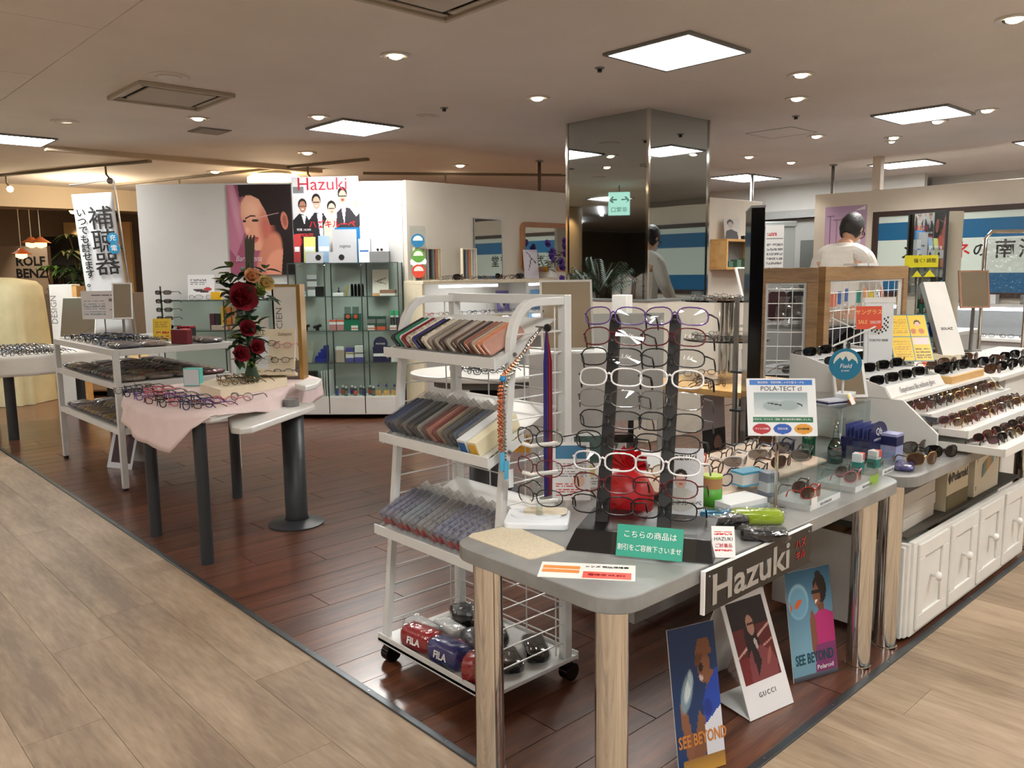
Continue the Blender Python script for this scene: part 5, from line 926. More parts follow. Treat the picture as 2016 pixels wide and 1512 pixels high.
# second open shelf rack with framed notices behind the black rack
lx, ly = G(1230, 800, .45)
nb = thing('notice_rack', 'black framed rack of pale notices standing behind the eyewear rack', 'rack', (4.30, 3.72, 0), math.radians(-42))
ob('board', MB().box(-.2, .22, -.01, .01, .30, 1.14), black, nb); ob('leg', MB().box(-.2, -.17, -.12, .12, 0, .30), black, nb); ob('leg', MB().box(.19, .22, -.12, .12, 0, .30), black, nb)
for i in range(2):
    for j in range(3): ob('notice', MB().box(-.17 + i * .19, -.01 + i * .19, -.0115, -.01, .36 + j * .26, .58 + j * .26), mat('notice_pink', (216, 190, 182), .6, noise=.15, scale=25) if (i + j) % 2 else mat('notice_white', (222, 216, 210), .6, noise=.12, scale=40), nb)
hz = poster('price_banner', 'yellow and red product banner with black lettering low behind the eyewear rack', 'sign', .34, .2, (226, 162, 24), [('e', .28, .72, .22, .16, 5, (240, 232, 220)), ('e', .85, .7, .2, .3, 0, (206, 60, 30)), ('r', .6, .0, 1, .2, (206, 60, 30)), ('e', .55, .62, .1, .12, 0, (30, 30, 30))], T(3.55, 3.62, .36) @ FM((0, 0, 0), 228, 10, -6), dens=160)
text('HAZUKIルーペ', .042, ink_k, hz, T(-.02, .085, .0045), bold=.001); text('¥', .04, ink_r, hz, T(-.11, .035, .0045)); ob('stand', MB().tube([(0, .02, -.006), (0, -.37, -.06)], .008, 6), steel, hz)
# ================================================================ right partition: sign, poster, shelf
sg = thing('wall_sign', 'long dark-framed sign with blue bands and large Japanese lettering', 'sign', (10.3, 0, 0))
y0, y1, z0, z1 = -.6, 4.5, 1.15, 2.18
ob('frame', MB().box(-.04, 0, y1 - .07, y1, z0, z1).box(-.04, 0, y0, y1 - .07, z1 - .06, z1).box(-.04, 0, y0, y1 - .07, z0, z0 + .06), mat('frame_dbrown', (52, 32, 26), .4), sg, bevel=.003)
ob('panel', MB().box(-.02, 0, y0, y1 - .07, z0 + .06, z1 - .06), mat('sign_pale', (206, 222, 216), .4), sg); blu = mat('sign_blue', (8, 92, 138), .4)
ob('blue_band', MB().box(-.022, -.02, y0, y1 - .07, 1.83, 2.04), blu, sg); ob('blue_band', MB().box(-.022, -.02, y0, y1 - .07, z0 + .06, 1.43), blu, sg)
SF = FM((-.0205, 0, 0), 180)
for ch, yy, sz, m_ in [('メ', 4.05, .21, ink_k), ('ガ', 3.73, .21, ink_k), ('ネ', 3.47, .21, ink_r), ('の', 3.27, .17, ink_k), ('南', 3.02, .22, ink_k), ('海', 2.78, .22, ink_k), ('堂', 2.53, .22, ink_k)]: text(ch, sz, m_, sg, FM((-.0215, yy, 1.68), 180), bold=.003)
pk = poster('wall_poster', 'lilac wall poster of slender spectacle temples with curling corner', 'poster', .54, .82, (196, 164, 190), [('g', 0, 0, 1, 1, (214, 176, 196), (176, 150, 184)), ('r', .12, .2, .15, .85, (120, 110, 140)), ('r', .05, .85, .24, .86, (40, 36, 44)), ('r', .28, .3, .31, .8, (140, 124, 150)), ('r', .2, .79, .4, .8, (40, 36, 44)), ('r', .46, .3, .48, .7, (110, 96, 120)), ('r', .4, .7, .56, .71, (40, 36, 44)), ('p', [(.7, .92), (.97, .99), (.96, .93)], (232, 226, 232)), ('r', .8, .56, .94, .57, (40, 36, 44))], FM((10.296, 4.86, 1.46), 180), dens=140)
sh = thing('wall_shelf', 'oak wall shelf box with a photo card and a black case on top', 'shelf', (0, 6.3, 0)); ob('top_board', MB().box(9.45, 10.28, -.26, 0, 1.87, 1.90), woodt, sh); ob('bottom_board', MB().box(9.45, 10.28, -.26, 0, 1.50, 1.53), woodt, sh); ob('side_board', MB().box(10.25, 10.28, -.26, 0, 1.53, 1.87), woodt, sh); ob('side_board', MB().box(9.45, 9.48, -.26, 0, 1.53, 1.87), woodt, sh); ob('back_board', MB().box(9.48, 10.25, -.012, 0, 1.53, 1.87), mgrey, sh)
poster('photo_card', 'black and white portrait card on top of the oak wall shelf', 'photo', .26, .28, (190, 186, 182), [('e', .4, .8, .2, .16, 0, (30, 28, 28)), ('e', .4, .7, .15, .16, 0, (170, 160, 152)), ('p', [(0, 0), (.1, .4), (.4, .5), (.8, .36), (.85, 0)], (34, 32, 34))], T(9.78, 6.16, 1.90) @ FM((0, 0, 0), 250, 10), dens=120); t = thing('glasses_case', 'flat black case lying on top of the oak wall shelf', 'glasses case', (10.05, 6.14, 1.90)); ob('lid', MB().box(-.12, .12, -.06, .06, .025, .05), black, t, bevel=.006); ob('bottom', MB().box(-.12, .12, -.06, .06, 0, .025), black, t, bevel=.004)
for k in range(3): tag(ob('small_box', MB().box(-.05, .05, -.05, .05, 0, .08 + .02 * k), mat('box_teal%d' % k, (60 + 20 * k, 110 + 10 * k, 104), .5), None, (9.65 + k * .2, 6.15, 1.53)), 'small teal box inside the oak wall shelf', 'box', 'boxes in the oak shelf')
# door, cabinet and calendar in the gap
d = struct(ob('door_1', MB().box(12.45, 12.58, 5.2, 7.6, 0, 2.3), mat('door_grey', (128, 130, 130), .4), bevel=.02)); ob('door_window', MB().box(12.44, 12.45, 5.45, 6.6, .6, 1.95), mat('door_dark', (70, 76, 76), .3), d, bevel=.02); ob('door_head', MB().box(12.3, 12.6, 5.0, 7.8, 2.3, 2.42), mgrey, d)
p = DD(1525, 470, 12.2); cal = poster('wall_calendar', 'white wall calendar with rows of dates hanging in the gap by the grey door', 'calendar', .26, .72, (206, 208, 208), [('l', .1, .78, .6, .9, 1, (170, 80, 80)), ('r', .05, .72, .95, .73, (80, 80, 84)), ('l', .1, .1, .95, .68, 6, (110, 112, 116))], T(p[0], p[1], 1.42) @ FM((0, 0, 0), 215), dens=90)
tag(ob('grey_locker', MB().box(-.28, .28, 0, .4, 0, 2.12).box(-.3, .3, -.02, .42, 2.12, 2.2), mat('locker_grey', (120, 124, 124), .4), None, (p[0] + .2, p[1] + .1, 0), math.radians(-55), bevel=.01), 'grey locker with a rounded top behind the wall calendar', 'locker')
# grey back cupboard row and lit shelves along the right wall
lc = thing('lit_shelf_unit', 'white wall shelving with a bright tube light under the blue lettered sign', 'shelf unit', (10.3, 0, 0)); ob('carcass', MB().box(-.45, -.02, -.6, 4.3, 0, .70), wallw, lc); ob('counter', MB().box(-.5, -.02, -.6, 4.3, .70, .73), white, lc); ob('upper_shelf', MB().box(-.3, -.02, -.6, 4.3, 1.06, 1.09), wallw, lc); ob('shelf_back', MB().box(-.02, 0, -.6, 4.3, .73, 1.06), mgrey, lc); ob('tube_light', MB().box(-.28, -.24, 1.6, 4.2, 1.02, 1.055), tube_on, lc)
for k in range(14): put_glasses(9.92, 1.7 + k * .19, .73, -PI / 2, 'brown' if k % 2 else 'black', lens_c, 'std', 'dark glasses on the lit counter under the blue sign', 'glasses on the lit counter under the sign')
for k in range(6): tag(ob('small_box', MB().box(-.06, .06, -.08, .08, 0, .1), pale if k % 2 else mgrey, None, (10.14, 1.9 + k * .4, 1.09)), 'small box on the upper shelf under the blue sign', 'box', 'boxes under the blue sign')
# hanging chrome stand with film bag and yellow header, beige pillar
pl = DD(1866, 520, 6.1); pi_ = struct(thing('column', 'x', 'x', (pl[0], pl[1], 0))); del pi_['label'], pi_['category']; pi_.name = 'column_round'; ob('shaft', MB().cyl(0, 0, 0, 1.90, .085, 32), mat('pillar_beige', (196, 190, 172), .5), pi_, smooth='a')
fm_ = DD(1819, 560, 6.0); table_mirror('standing_mirror', 'tall narrow dark-edged mirror beside the beige pillar', T(fm_[0], fm_[1], .9) @ FM((0, 0, 0), 155), .36, 1.0, dgrey)
tag(ob('mirror_pedestal', MB().box(-.2, .2, -.15, .15, 0, .9), dgrey, None, (fm_[0], fm_[1] + .06, 0), math.radians(-55), bevel=.004), 'dark pedestal under the tall narrow mirror by the beige pillar', 'pedestal')
hp = DD(1815, 500, 5.2); hd = thing('hanging_pack', 'clear hanging pack with a yellow header card before the tall narrow mirror', 'packet', (hp[0], hp[1], 0)); HF = FM((0, 0, 1.5), 220)
ob('header_card', MB().box(-.1, .1, .0, .075, -.001, .001, HF), mat('header_yellow', (224, 216, 20), .5), hd); text('強く! 調整', .03, ink_k, hd, HF @ T(.02, .04, .0012)); ob('bag', MB().box(-.1, .1, -.2, 0, -.02, .02, HF), film, hd); ob('warning_tag', MB().prism([(-.06, -.06), (.0, -.06), (-.03, -.02)], .021, .022, HF).prism([(.01, -.06), (.08, -.06), (.045, -.015)], .021, .022, HF), MATS['header_yellow'], hd)
ob('stand', MB().tube([(-.0, .02, .0), (0, .02, 1.42), (0, .01, 1.58)], .008, 8), chrome, hd); ob('foot', MB().cyl(0, .02, 0, .012, .12, 16), chrome, hd)
# chrome clothes-rail style stand and tilted mirror at the right
cs = thing('chrome_stand', 'chrome tube stand with a film bag hanging in front of the blue sign', 'stand', (0, 0, 0))
q0, q1 = DD(1925, 700, 6.0), DD(2012, 700, 6.0)
ob('tube_frame', MB().tube([(q0[0], q0[1], 0), (q0[0], q0[1], 1.70), (q0[0] + .03, q0[1] - .03, 1.75), (q1[0] - .03, q1[1] + .03, 1.75), (q1[0], q1[1], 1.70), (q1[0], q1[1], 0)], .014, 10), chrome, cs, smooth=True); ob('clamp', MB().box(q0[0] - .02, q0[0] + .02, q0[1] - .02, q0[1] + .02, 1.42, 1.47), black, cs); ob('film_bag', MB().box(-.15, .15, -.5, 0, -.012, .012, FM((*((Vector(q0) + Vector(q1)) / 2)[:2], 1.7), 222)), film, cs)
m2 = DD(1920, 605, 5.6); table_mirror('table_mirror', 'tilted copper-edged mirror on a stand before the blue sign', T(m2[0], m2[1], 1.22) @ FM((0, 0, 0), 225, 12), .2, .26, mat('copper_edge', (150, 116, 96), .3, .7), .294)
# ================================================================ shop assistant seen from behind
MZ = 0.0
mx_, my_, mz_ = DD(1662, 444, 7.2)
face = math.radians(47.2 - 48)            # walks to the right and away, head bowed
per = thing('person', 'person with short black hair and white shirt standing behind the oak screen with head bowed', 'person', (mx_, my_, 0), face - PI / 2); per.scale = (1.12, 1.12, 1.12)
# local: +y is the way the person faces
def skinned(name, verts, edges, m, parent, sub=2):
    me = bpy.data.meshes.new(name); me.from_pydata([v[0] for v in verts], edges, []); o = link(bpy.data.objects.new(name, me), parent); s = o.modifiers.new('skin', 'SKIN'); 
    for i, v in enumerate(verts): me.skin_vertices[0].data[i].radius = v[1] if len(v[1]) == 2 else (v[1][0],) * 2
    me.skin_vertices[0].data[0].use_root = True; o.modifiers.new('sub', 'SUBSURF').levels = sub; o.modifiers['sub'].render_levels = sub; me.materials.append(m); return o
shirt = mat('shirt_white', (228, 224, 216), .75, noise=.03); skinm = mat('skin', (206, 160, 132), .5); trous = mat('trousers', (40, 42, 50), .7); hair = mat('hair_black', (20, 17, 16), .55, bump=.6, scale=60)
H = 1.0
bodyv = [((0, 0, .95), (.155, .11)), ((0, .0, 1.12), (.15, .105)), ((0, .0, 1.30), (.175, .115)), ((0, -.01, 1.44), (.15, .09)), ((0, .02, 1.52), (.062, .062)), ((0, .08, 1.56), (.055, .055)), ((-.175, 0, 1.43), (.058, .058)), ((-.235, .03, 1.22), (.046, .046)), ((-.20, .20, 1.08), (.04, .04)), ((-.16, .30, 1.06), (.035, .035)), ((.175, 0, 1.43), (.058, .058)), ((.235, .03, 1.22), (.046, .046)), ((.20, .20, 1.08), (.04, .04)), ((.16, .30, 1.06), (.035, .035)),
 ((-.095, 0, .86), (.09, .09)), ((-.10, .01, .48), (.062, .062)), ((-.10, -.01, .09), (.045, .045)), ((-.105, .11, .035), (.04, .035)), ((.095, 0, .86), (.09, .09)), ((.10, .01, .48), (.062, .062)), ((.10, -.01, .09), (.045, .045)), ((.105, .11, .035), (.04, .035))]
bo = skinned('body', bodyv, [(0, 1), (1, 2), (2, 3), (3, 4), (4, 5), (3, 6), (6, 7), (7, 8), (8, 9), (3, 10), (10, 11), (11, 12), (12, 13), (0, 14), (14, 15), (15, 16), (16, 17), (0, 18), (18, 19), (19, 20), (20, 21)], skinm, per)
gr = lambda idx, k: [(bodyv[i][0], (bodyv[i][1][0] * k, bodyv[i][1][1] * k)) for i in idx]
skinned('shirt', gr([0, 1, 2, 3], 1.16) + gr([6, 7, 8, 10, 11, 12], 1.42) + [((0, .0, 1.515), (.092, .085)), ((-.10, 0, 1.475), (.095, .09)), ((.10, 0, 1.475), (.095, .09))], [(0, 1), (1, 2), (2, 3), (3, 11), (11, 4), (4, 5), (5, 6), (3, 12), (12, 7), (7, 8), (8, 9), (3, 10)], shirt, per)
skinned('trousers', gr([0, 14, 15, 16, 18, 19, 20], 1.16), [(0, 1), (1, 2), (2, 3), (0, 4), (4, 5), (5, 6)], trous, per)
hdM = T(0, .13, 1.645) @ RX(math.radians(-34))
hdm = MB().ball((0, 0, 0), .1, 20, 14, (.77, .98, 1.18)); hd_ = MB(); hd_.add([((v[0] * (1 - .25 * max(0, -v[2] / .118)) if v[2] < 0 else v[0]), v[1] + (.012 if v[2] < -.02 and v[1] > 0 else 0), v[2]) for v in hdm.v], hdm.f)
hd_.add([(-.014, .098, -.03), (.014, .098, -.03), (0, .122, -.032), (0, .1, .012)], [(0, 2, 1), (0, 3, 2), (1, 2, 3)])
for s in (-1, 1): hd_.ball((s * .079, -.005, -.012), .026, 8, 6, (.35, .7, 1.15))
ob('head', hd_, skinm, per, M=hdM, smooth=True)
hr = MB(); hb_ = MB().ball((0, 0, 0), .1, 28, 18, (.86, 1.09, 1.26)); rgh = random.Random(5); kf = []
hv = [(v[0] * (1 + rgh.uniform(-.03, .05)), v[1] * (1 + rgh.uniform(-.03, .05)) - .006, v[2] * (1 + rgh.uniform(-.02, .04)) + .008) for v in hb_.v]
for fc in hb_.f:
    c = sum((Vector(hv[i]) for i in fc), Vector()) / len(fc)
    if (c.y < .015 and c.z > -.085) or c.z > .045 + max(0, c.y) * .1 or (abs(c.x) > .05 and c.y < .05 and c.z > -.015): kf.append(fc)
hr.add(hv, kf); ho = ob('hair', hr, hair, per, M=hdM, smooth=True); so = ho.modifiers.new('thick', 'SOLIDIFY'); so.thickness = .012
gp = thing('eyeglasses', 'thin black glasses worn by the person in the white shirt', 'glasses', M=T(mx_, my_, 0) @ RZ(face - PI / 2) @ Matrix.Scale(1.12, 4) @ hdM @ T(0, .112, -.022) @ RZ(PI)); F, Ls, Ts = glass_parts(fine=True, tl=.11); ob('frame', F, FR['black'], gp)
for L in Ls: ob('lens', L, lens_c, gp)
for Tm in Ts: ob('temple', Tm, FR['black'], gp)
ob('mask', MB().ball((0, .088, -.062), .05, 14, 10, (1.05, .6, .85)), pale, per, M=hdM, smooth=True)
ob('collar', MB().lathe([(.078, 1.485), (.07, 1.53), (.06, 1.535)], 18, M=T(0, .02, 0)), shirt, per, smooth=True)
cp = thing('work_counter', 'white work counter in front of the person behind the oak screen', 'counter', (mx_ + 1.0, my_ - .1, 0)); ob('cabinet', MB().box(-.35, .35, -.6, .6, 0, .9), wallw, cp); ob('worktop', MB().box(-.37, .37, -.62, .62, .9, .93), white, cp)
# ================================================================ white three-tier shelf
SX0, SX1, SY0, SY1 = 1.79, 2.66, 5.96, 7.48
s3 = thing('tiered_shelf', 'white steel three-tier shelf loaded with bagged glasses', 'shelf unit', (0, 0, 0))
for x in (SX0 + .02, SX1 - .02):
    for y in (SY0 + .02, SY1 - .02): p_ = ob('leg', MB().box(x - .02, x + .02, y - .02, y + .02, .02, 1.0), steelw, s3, bevel=.003); ob('foot_cap', MB().cyl(x, y, 0, .02, .018, 10), black, p_)
for z in (1.0, .765, .445):
    q = ob('tier_frame', MB().box(SX0 + .04, SX1 - .04, SY0 + .003, SY0 + .03, z - .045, z - .001).box(SX0 + .04, SX1 - .04, SY1 - .03, SY1 - .003, z - .045, z - .001).box(SX0 + .003, SX0 + .03, SY0 + .04, SY1 - .04, z - .045, z - .001).box(SX1 - .03, SX1 - .003, SY0 + .04, SY1 - .04, z - .045, z - .001), steelw, s3, bevel=.003); ob('tier_glass', MB().box(SX0 + .03, SX1 - .03, SY0 + .03, SY1 - .03, z - .012, z - .004), mat('tier_grey', (150, 154, 154), .3), q)
bagc = [('8a3040', 'dark red'), ('a87070', 'dusty rose'), ('584a48', 'dark brown'), ('7a6a60', 'brown'), ('48484c', 'black'), ('a89a8c', 'beige'), ('70405e', 'plum'), ('b4a8a0', 'pale beige'), ('6a7480', 'slate'), ('b04440', 'red'), ('b09a3c', 'mustard')]
def bagged(x, y, z, i, lab, group, big=1.):
    h, n_ = bagc[i % len(bagc)]; t = thing('bagged_glasses', f'{n_} glasses case in a clear bag {lab}', 'glasses case', (x, y, z), random.uniform(-.1, .1), group)
    L, W, Hh = .15 * big, .062 * big, .036 * big
    if i not in _bag: 
        b = MB(); prof = [(W / 2 * math.cos(a), Hh / 2 + Hh / 2 * math.sin(a)) for a in [2 * PI * k / 10 for k in range(10)]]; vs = []
        for s_, g in ((-1, .5), (-.8, .92), (0, 1), (.8, .92), (1, .5)): vs += [(s_ * L / 2, px * g, (pz - Hh / 2) * g + Hh / 2) for px, pz in prof]
        b.add(vs, [(a * 10 + k, a * 10 + (k + 1) % 10, (a + 1) * 10 + (k + 1) % 10, (a + 1) * 10 + k) for a in range(4) for k in range(10)] + [tuple(range(10))[::-1], tuple(range(40, 50))])
        me = b.mesh('case', [pat(h, '6a5c58', 40)]); me.shade_smooth()
        f = MB(); rg2 = random.Random(i); vs = []
        for s_ in range(7):
            q = -1.1 + 2.2 * s_ / 6; g = 1.12 if abs(q) < 1 else .9; hh = 1.1 if abs(q) < 1 else .25
            vs += [(q * L / 2, px * g * (1 + rg2.uniform(-.08, .08)), max(.0006, ((pz - Hh / 2) * hh + Hh * .55) + rg2.uniform(-.003, .003))) for px, pz in prof]
        f.add(vs, [(a * 10 + k, a * 10 + (k + 1) % 10, (a + 1) * 10 + (k + 1) % 10, (a + 1) * 10 + k) for a in range(6) for k in range(10)]); _bag[i] = (me, f.mesh('clear_bag', [film]))
    for nm, me in zip(('case', 'clear_bag'), _bag[i]): link(bpy.data.objects.new(nm, me), t)
    return t
_bag = {}
for tier, (z, lab) in enumerate([(.761, 'on the middle tier of the white shelf'), (.441, 'on the lowest tier of the white shelf')]):
    k = 0
    for a in range(16):
        for b in range(4):
            bagged(SX0 + .135 + b * .198 + random.uniform(-.004, .004), SY0 + .085 + a * .0905, z, random.randrange(11), lab, f'bagged glasses {lab}', 1.12); k += 1
fcs = ['black', 'black', 'silver', 'dark blue', 'grey', 'brown']
SW = {'std': '', 'wide': 'narrow ', 'round': 'round '}
for a in range(6):
    for b in range(7):
        x, y = SX0 + .06 + b * .062, SY1 - .12 - a * .185
        f = random.choice(fcs); st = random.choice(['std', 'wide', 'round']); put_glasses(x, y, .996, math.radians(-90), f, lens_c, st, f'{SW[st]}{f} glasses standing in rows on the top tier of the white shelf', 'glasses on the top tier')
for k in range(6): bagged(SX0 + .13 + .19 * (k % 2), SY0 + .09 + .09 * (k // 2), .997, [8, 5, 8, 7, 8, 4][k], 'at the front corner of the top tier', 'bagged glasses on the top tier corner')
for k in range(4): bagged(SX1 - .14, SY0 + .09 + .09 * k, .997, 4, 'at the inner end of the top tier', 'bagged dark glasses on the top tier end')
t = carton('red_folder', 'dark red folder standing on the top tier of the white shelf', 'folder', 2.33, 6.14, .997, .05, .16, .105, .4, mat('folder_red', (110, 22, 30), .4)); t = carton('red_folder', 'dark red and black box standing at the inner end of the top tier', 'folder', 2.5, 6.48, .997, .07, .12, .11, .5, redc, [(0, .9, black)])
carton('white_card_box', 'white card box with a red corner on the top tier of the white shelf', 'box', 2.42, 6.30, .997, .06, .05, .10, .3, pale, [(.75, 1.001, mat('carton_rose', (214, 70, 80), .4))])
# yellow cards and a tower of open glasses near the shelf end
tx, ty = 2.46, 6.85
gt = thing('wire_glasses_tower', 'black wire tower of dark glasses on the top tier of the white shelf', 'display stand', (tx, ty, .997)); ob('spine', MB().tube([(0, 0, 0), (0, .02, .42)], .006, 8), black, gt); ob('foot', MB().cyl(0, 0, 0, .008, .06, 16), black, gt)
for k in range(5): put_glasses(tx, ty - .02, .997 + .07 + k * .07, math.radians(-45), 'black', lens_g if k else lens_d, 'wide', 'black glasses on the wire tower of the white shelf', 'black glasses on the wire tower')
yc = poster('yellow_card', 'yellow price card with red print standing behind the white shelf', 'price tag', .14, .17, (236, 200, 10), [('l', .1, .15, .9, .45, 2, (206, 60, 30)), ('l', .1, .6, .8, .9, 3, (190, 150, 10))], T(2.36, 6.62, .997) @ FM((0, 0, 0), 232, 8), dens=120); text('USED?', .001, ink_r, yc, T(0, .01, .004)) if False else None
pc2 = poster('notice_sheet', 'white paper notice in a clear sleeve hanging beside the far display tower', 'notice', .42, .27, (222, 218, 220), [('l', .2, .84, .9, .9, 1, (90, 90, 96)), ('l', .05, .15, .55, .7, 6, (150, 160, 170)), ('r', .62, .62, .76, .72, (120, 120, 126)), ('l', .62, .25, .8, .36, 2, (120, 120, 126))], T(*DD(206, 628, 7.9)) @ FM((0, 0, 0), 227), dens=110); ob('stand', MB().tube([(0, 0, -.004), (0, -.30, -.01)], .006, 6), steel, pc2)
table_mirror('table_mirror', 'narrow tilted mirror in front of the hearing aid banner', T(*DD(242, 628, 7.5)) @ FM((0, 0, 0), 245, 16), .17, .34, steelw, DD(242, 628, 7.5)[2])
# easel poster on the floor under the shelf
a, b = Vector((*G(203, 928), 0)), Vector((*G(246, 944), 0))
ep = thing('easel_poster', 'folded white easel card with a dark red photo under the white shelf', 'poster', (a.x, a.y, 0)); EM = FM((.12, -.0, .001), 205, 18)
poster('front_panel', None, None, .26, .42, (216, 218, 222), [('r', .12, .12, .9, .92, (60, 34, 44)), ('e', .5, .5, .2, .2, 0, (110, 60, 70)), ('e', .5, .7, .12, .1, 0, (150, 110, 100))], EM, dens=90, parent=ep); ob('rear_panel', MB().sheet(EM @ Vector((-.13, .42, -.001)), EM @ Vector((.13, .42, -.001)), EM @ Vector((.13, .05, -.26)), EM @ Vector((-.13, .05, -.26)), .003), pale, ep)
# ================================================================ half-round table with pink cloth, pedestal and leaves
RT = .79
lf = thing('leaf_table', 'half-round white display leaf table on dark grey legs', 'table', (0, 0, 0))
outl = [(1.655, 4.045), (1.70, 4.065), (2.01, 4.306), (2.45, 4.68), (2.80, 4.95), (2.84, 5.2), (2.6, 5.38), (2.05, 5.42), (1.78, 5.38), (1.62, 5.22), (1.52, 4.90), (1.48, 4.55), (1.52, 4.25), (1.58, 4.10)]
ob('tabletop', MB().prism(outl, RT - .034, RT), white, lf, bevel=.008)
for x, y in ((1.625, 4.13), (1.60, 4.80), (2.3, 5.25)): ob('leg', MB().cyl(x, y, 0, RT - .034, .034, 20), dgrey, lf, smooth='a')
ll = thing('leaf_table', 'lower white swivel leaf under the pink-clothed table', 'table', (0, 0, 0))
ob('leaf', MB().prism([(1.80, 4.03), (1.86, 4.02), (2.46, 4.43), (2.50, 4.52), (2.42, 4.66), (2.25, 4.72), (1.90, 4.40), (1.78, 4.10)], .675, .71), white, ll, bevel=.008)
ob('pedestal', MB().lathe([(.075, .012), (.066, .05), (.066, .675)], 28, x=2.31, y=4.44), dgrey, ll, smooth=True); ob('base_disc', MB().lathe([(.165, 0), (.165, .008), (.10, .02), (.06, .03), (.001, .03)], 36, x=2.30, y=4.43), dgrey, ll, smooth='a'); ob('leg', MB().box(1.93, 1.97, 4.52, 4.56, .02, .675), steelw, ll) if False else None
ob('hub', MB().cyl(2.34, 4.50, .71, .754, .045, 20), mgrey, ll)
ul = tag(ob('leaf_end', MB().prism([(2.40, 4.43), (2.52, 4.50), (2.64, 4.66), (2.62, 4.74), (2.50, 4.68), (2.42, 4.60)], .796, .832), white, None, bevel=.008), 'white end block of the swivel leaves beside the pink cloth', 'table leaf')
t = thing('white_leg_table', 'narrow white steel table leg stand behind the pedestal', 'stand', (2.64, 6.0, 0))  if False else None
# pink cloth: top sheet with hanging, rippled front
def cloth(name, label, top, z, drops, m, amp=.012, seed=1):
    """draped cloth: outline on the table then hem points lower and further out"""
    n = len(top); rg3 = random.Random(seed); rows_ = 6; vs = [(sum(p[0] for p in top) / n, sum(p[1] for p in top) / n, z)]; cx, cy = vs[0][:2]
    for r in range(rows_ + 1):
        for i, (px, py) in enumerate(top):
            f = r / rows_; d = drops[i]; L = math.hypot(px - cx, py - cy); nx, ny = (px - cx) / L, (py - cy) / L
            wv = amp * (1 + math.sin(i * 1.9 + seed)) * f
            vs.append((px + nx * (.006 + wv + .012 * f), py + ny * (.006 + wv + .012 * f), z - d * f + (0 if r == 0 else -.001)))
    fs = [(0, 1 + i, 1 + (i + 1) % n) for i in range(n)]
    for r in range(rows_):
        for i in range(n):
            if drops[i] < .004 and drops[(i + 1) % n] < .004: continue
            a0 = 1 + r * n + i; b0 = 1 + r * n + (i + 1) % n; fs.append((a0, a0 + n, b0 + n, b0))
    mb = MB(); mb.add(vs, fs); o = ob(name, mb, m, smooth=True); so = o.modifiers.new('thick', 'SOLIDIFY'); so.thickness = .003; so.offset = -1; return tag(o, label, 'tablecloth')
def dense(pts, k):
    out = []
    for i in range(len(pts)):
        a, b = Vector(pts[i]), Vector(pts[(i + 1) % len(pts)])
        out += [tuple(a.lerp(b, j / k)) for j in range(k)]
    return out
K = 4; dn_ = dense(outl, K); dr = []
key = [.0, .0, .05, .17, .12, .02, .02, .02, .02, .05, .12, .17, .20, .06]
for i in range(len(outl)):
    for j in range(K): dr.append(key[i] * (1 - j / K) + key[(i + 1) % len(outl)] * j / K)
cloth('pink_tablecloth', 'pale pink cloth draped over the half-round white table', dn_, RT + .0035, dr, pinkcl, .010)
CZ = RT + .004
# glasses in rows on the pink cloth
cols = ['black', 'dark red', 'dark blue', 'grey', 'brown', 'black', 'purple', 'silver', 'pink']
for a in range(6):
    for b in range(7):
        x, y = 1.56 + b * .062 + .008 * (a % 2), 4.34 + a * .182
        if x + (y - 4.06) < 1.585 + .3 * (a == 0) or (b > 4 and a < 1) or x > 1.53 + .075 * (7 - max(0, 3 - a)): continue
        if x > 1.86 - .25 * (y > 4.45 and x > 1.80) or (a == 0 and b > 3): continue
        f = cols[(a * 5 + b * 2 + (a * b) % 3) % 9]; st = ['std', 'round', 'wide'][(a + b) % 3]
        put_glasses(x, y, CZ, math.radians(-90), f, lens_c, st, f'{SW[st]}{f} glasses standing on the pale pink cloth', 'glasses on the pink cloth')
for px, py, f in ((440, 797, 'pink'), (474, 790, 'silver')):
    x, y = G(px, py, CZ); put_glasses(x + .0, y + .0, CZ, math.radians(-52), f, lens_c, 'round', f'single round {f} glasses near the straight edge of the pink cloth', 'single glasses on the pink cloth')
# teal box with small sign
x, y = 2.02, 5.22; t = thing('teal_box', 'turquoise box with a white printed face on the pink cloth', 'box', (x + .03, y + .03, CZ), math.radians(-48)); ob('box', MB().box(-.055, .055, -.025, .025, 0, .115), mat('box_turq', (84, 190, 182), .4), t, bevel=.002); ob('face', MB().box(-.05, .05, -.0265, -.025, .006, .109), mat('face_grey', (206, 214, 220), .4), t); text('TIFFANY', .001, ink_k, t, T(0, 0, 0)) if False else None; text('1837', .016, ink_k, t, FM((0, -.0268, .05), -90)) if False else None
# cream stepped tray and panel with glasses
ct = thing('cream_stand', 'cream stepped stand with an upright panel of mounted glasses', 'display stand', (0, 0, 0))
ob('base', MB().prism([(1.93, 4.56), (2.46, 4.77), (2.54, 4.95), (2.46, 5.10), (2.15, 5.12), (1.95, 4.9)], CZ, CZ + .055), cream, ct, bevel=.003)
pa, pb = (2.20, 4.86), (2.46, 4.86)
PM = FM((2.42, 4.905, CZ + .055), 228, 14); pnl = ob('panel', MB().box(-.15, .15, 0, .31, -.012, 0, PM), cream, ct, bevel=.002); ob('leaflet', MB().box(-.145, -.02, .05, .26, 0, .0015, PM), pale, pnl); text('Sabatini', .03, ink_gd, pnl, PM @ T(.08, .275, .0), shear=.3); text('鯖江', .04, ink_k, pnl, PM @ T(-.085, .285, .0))
ob('step', MB().box(-.17, .17, 0, .02, 0, .07, PM), cream, ct)
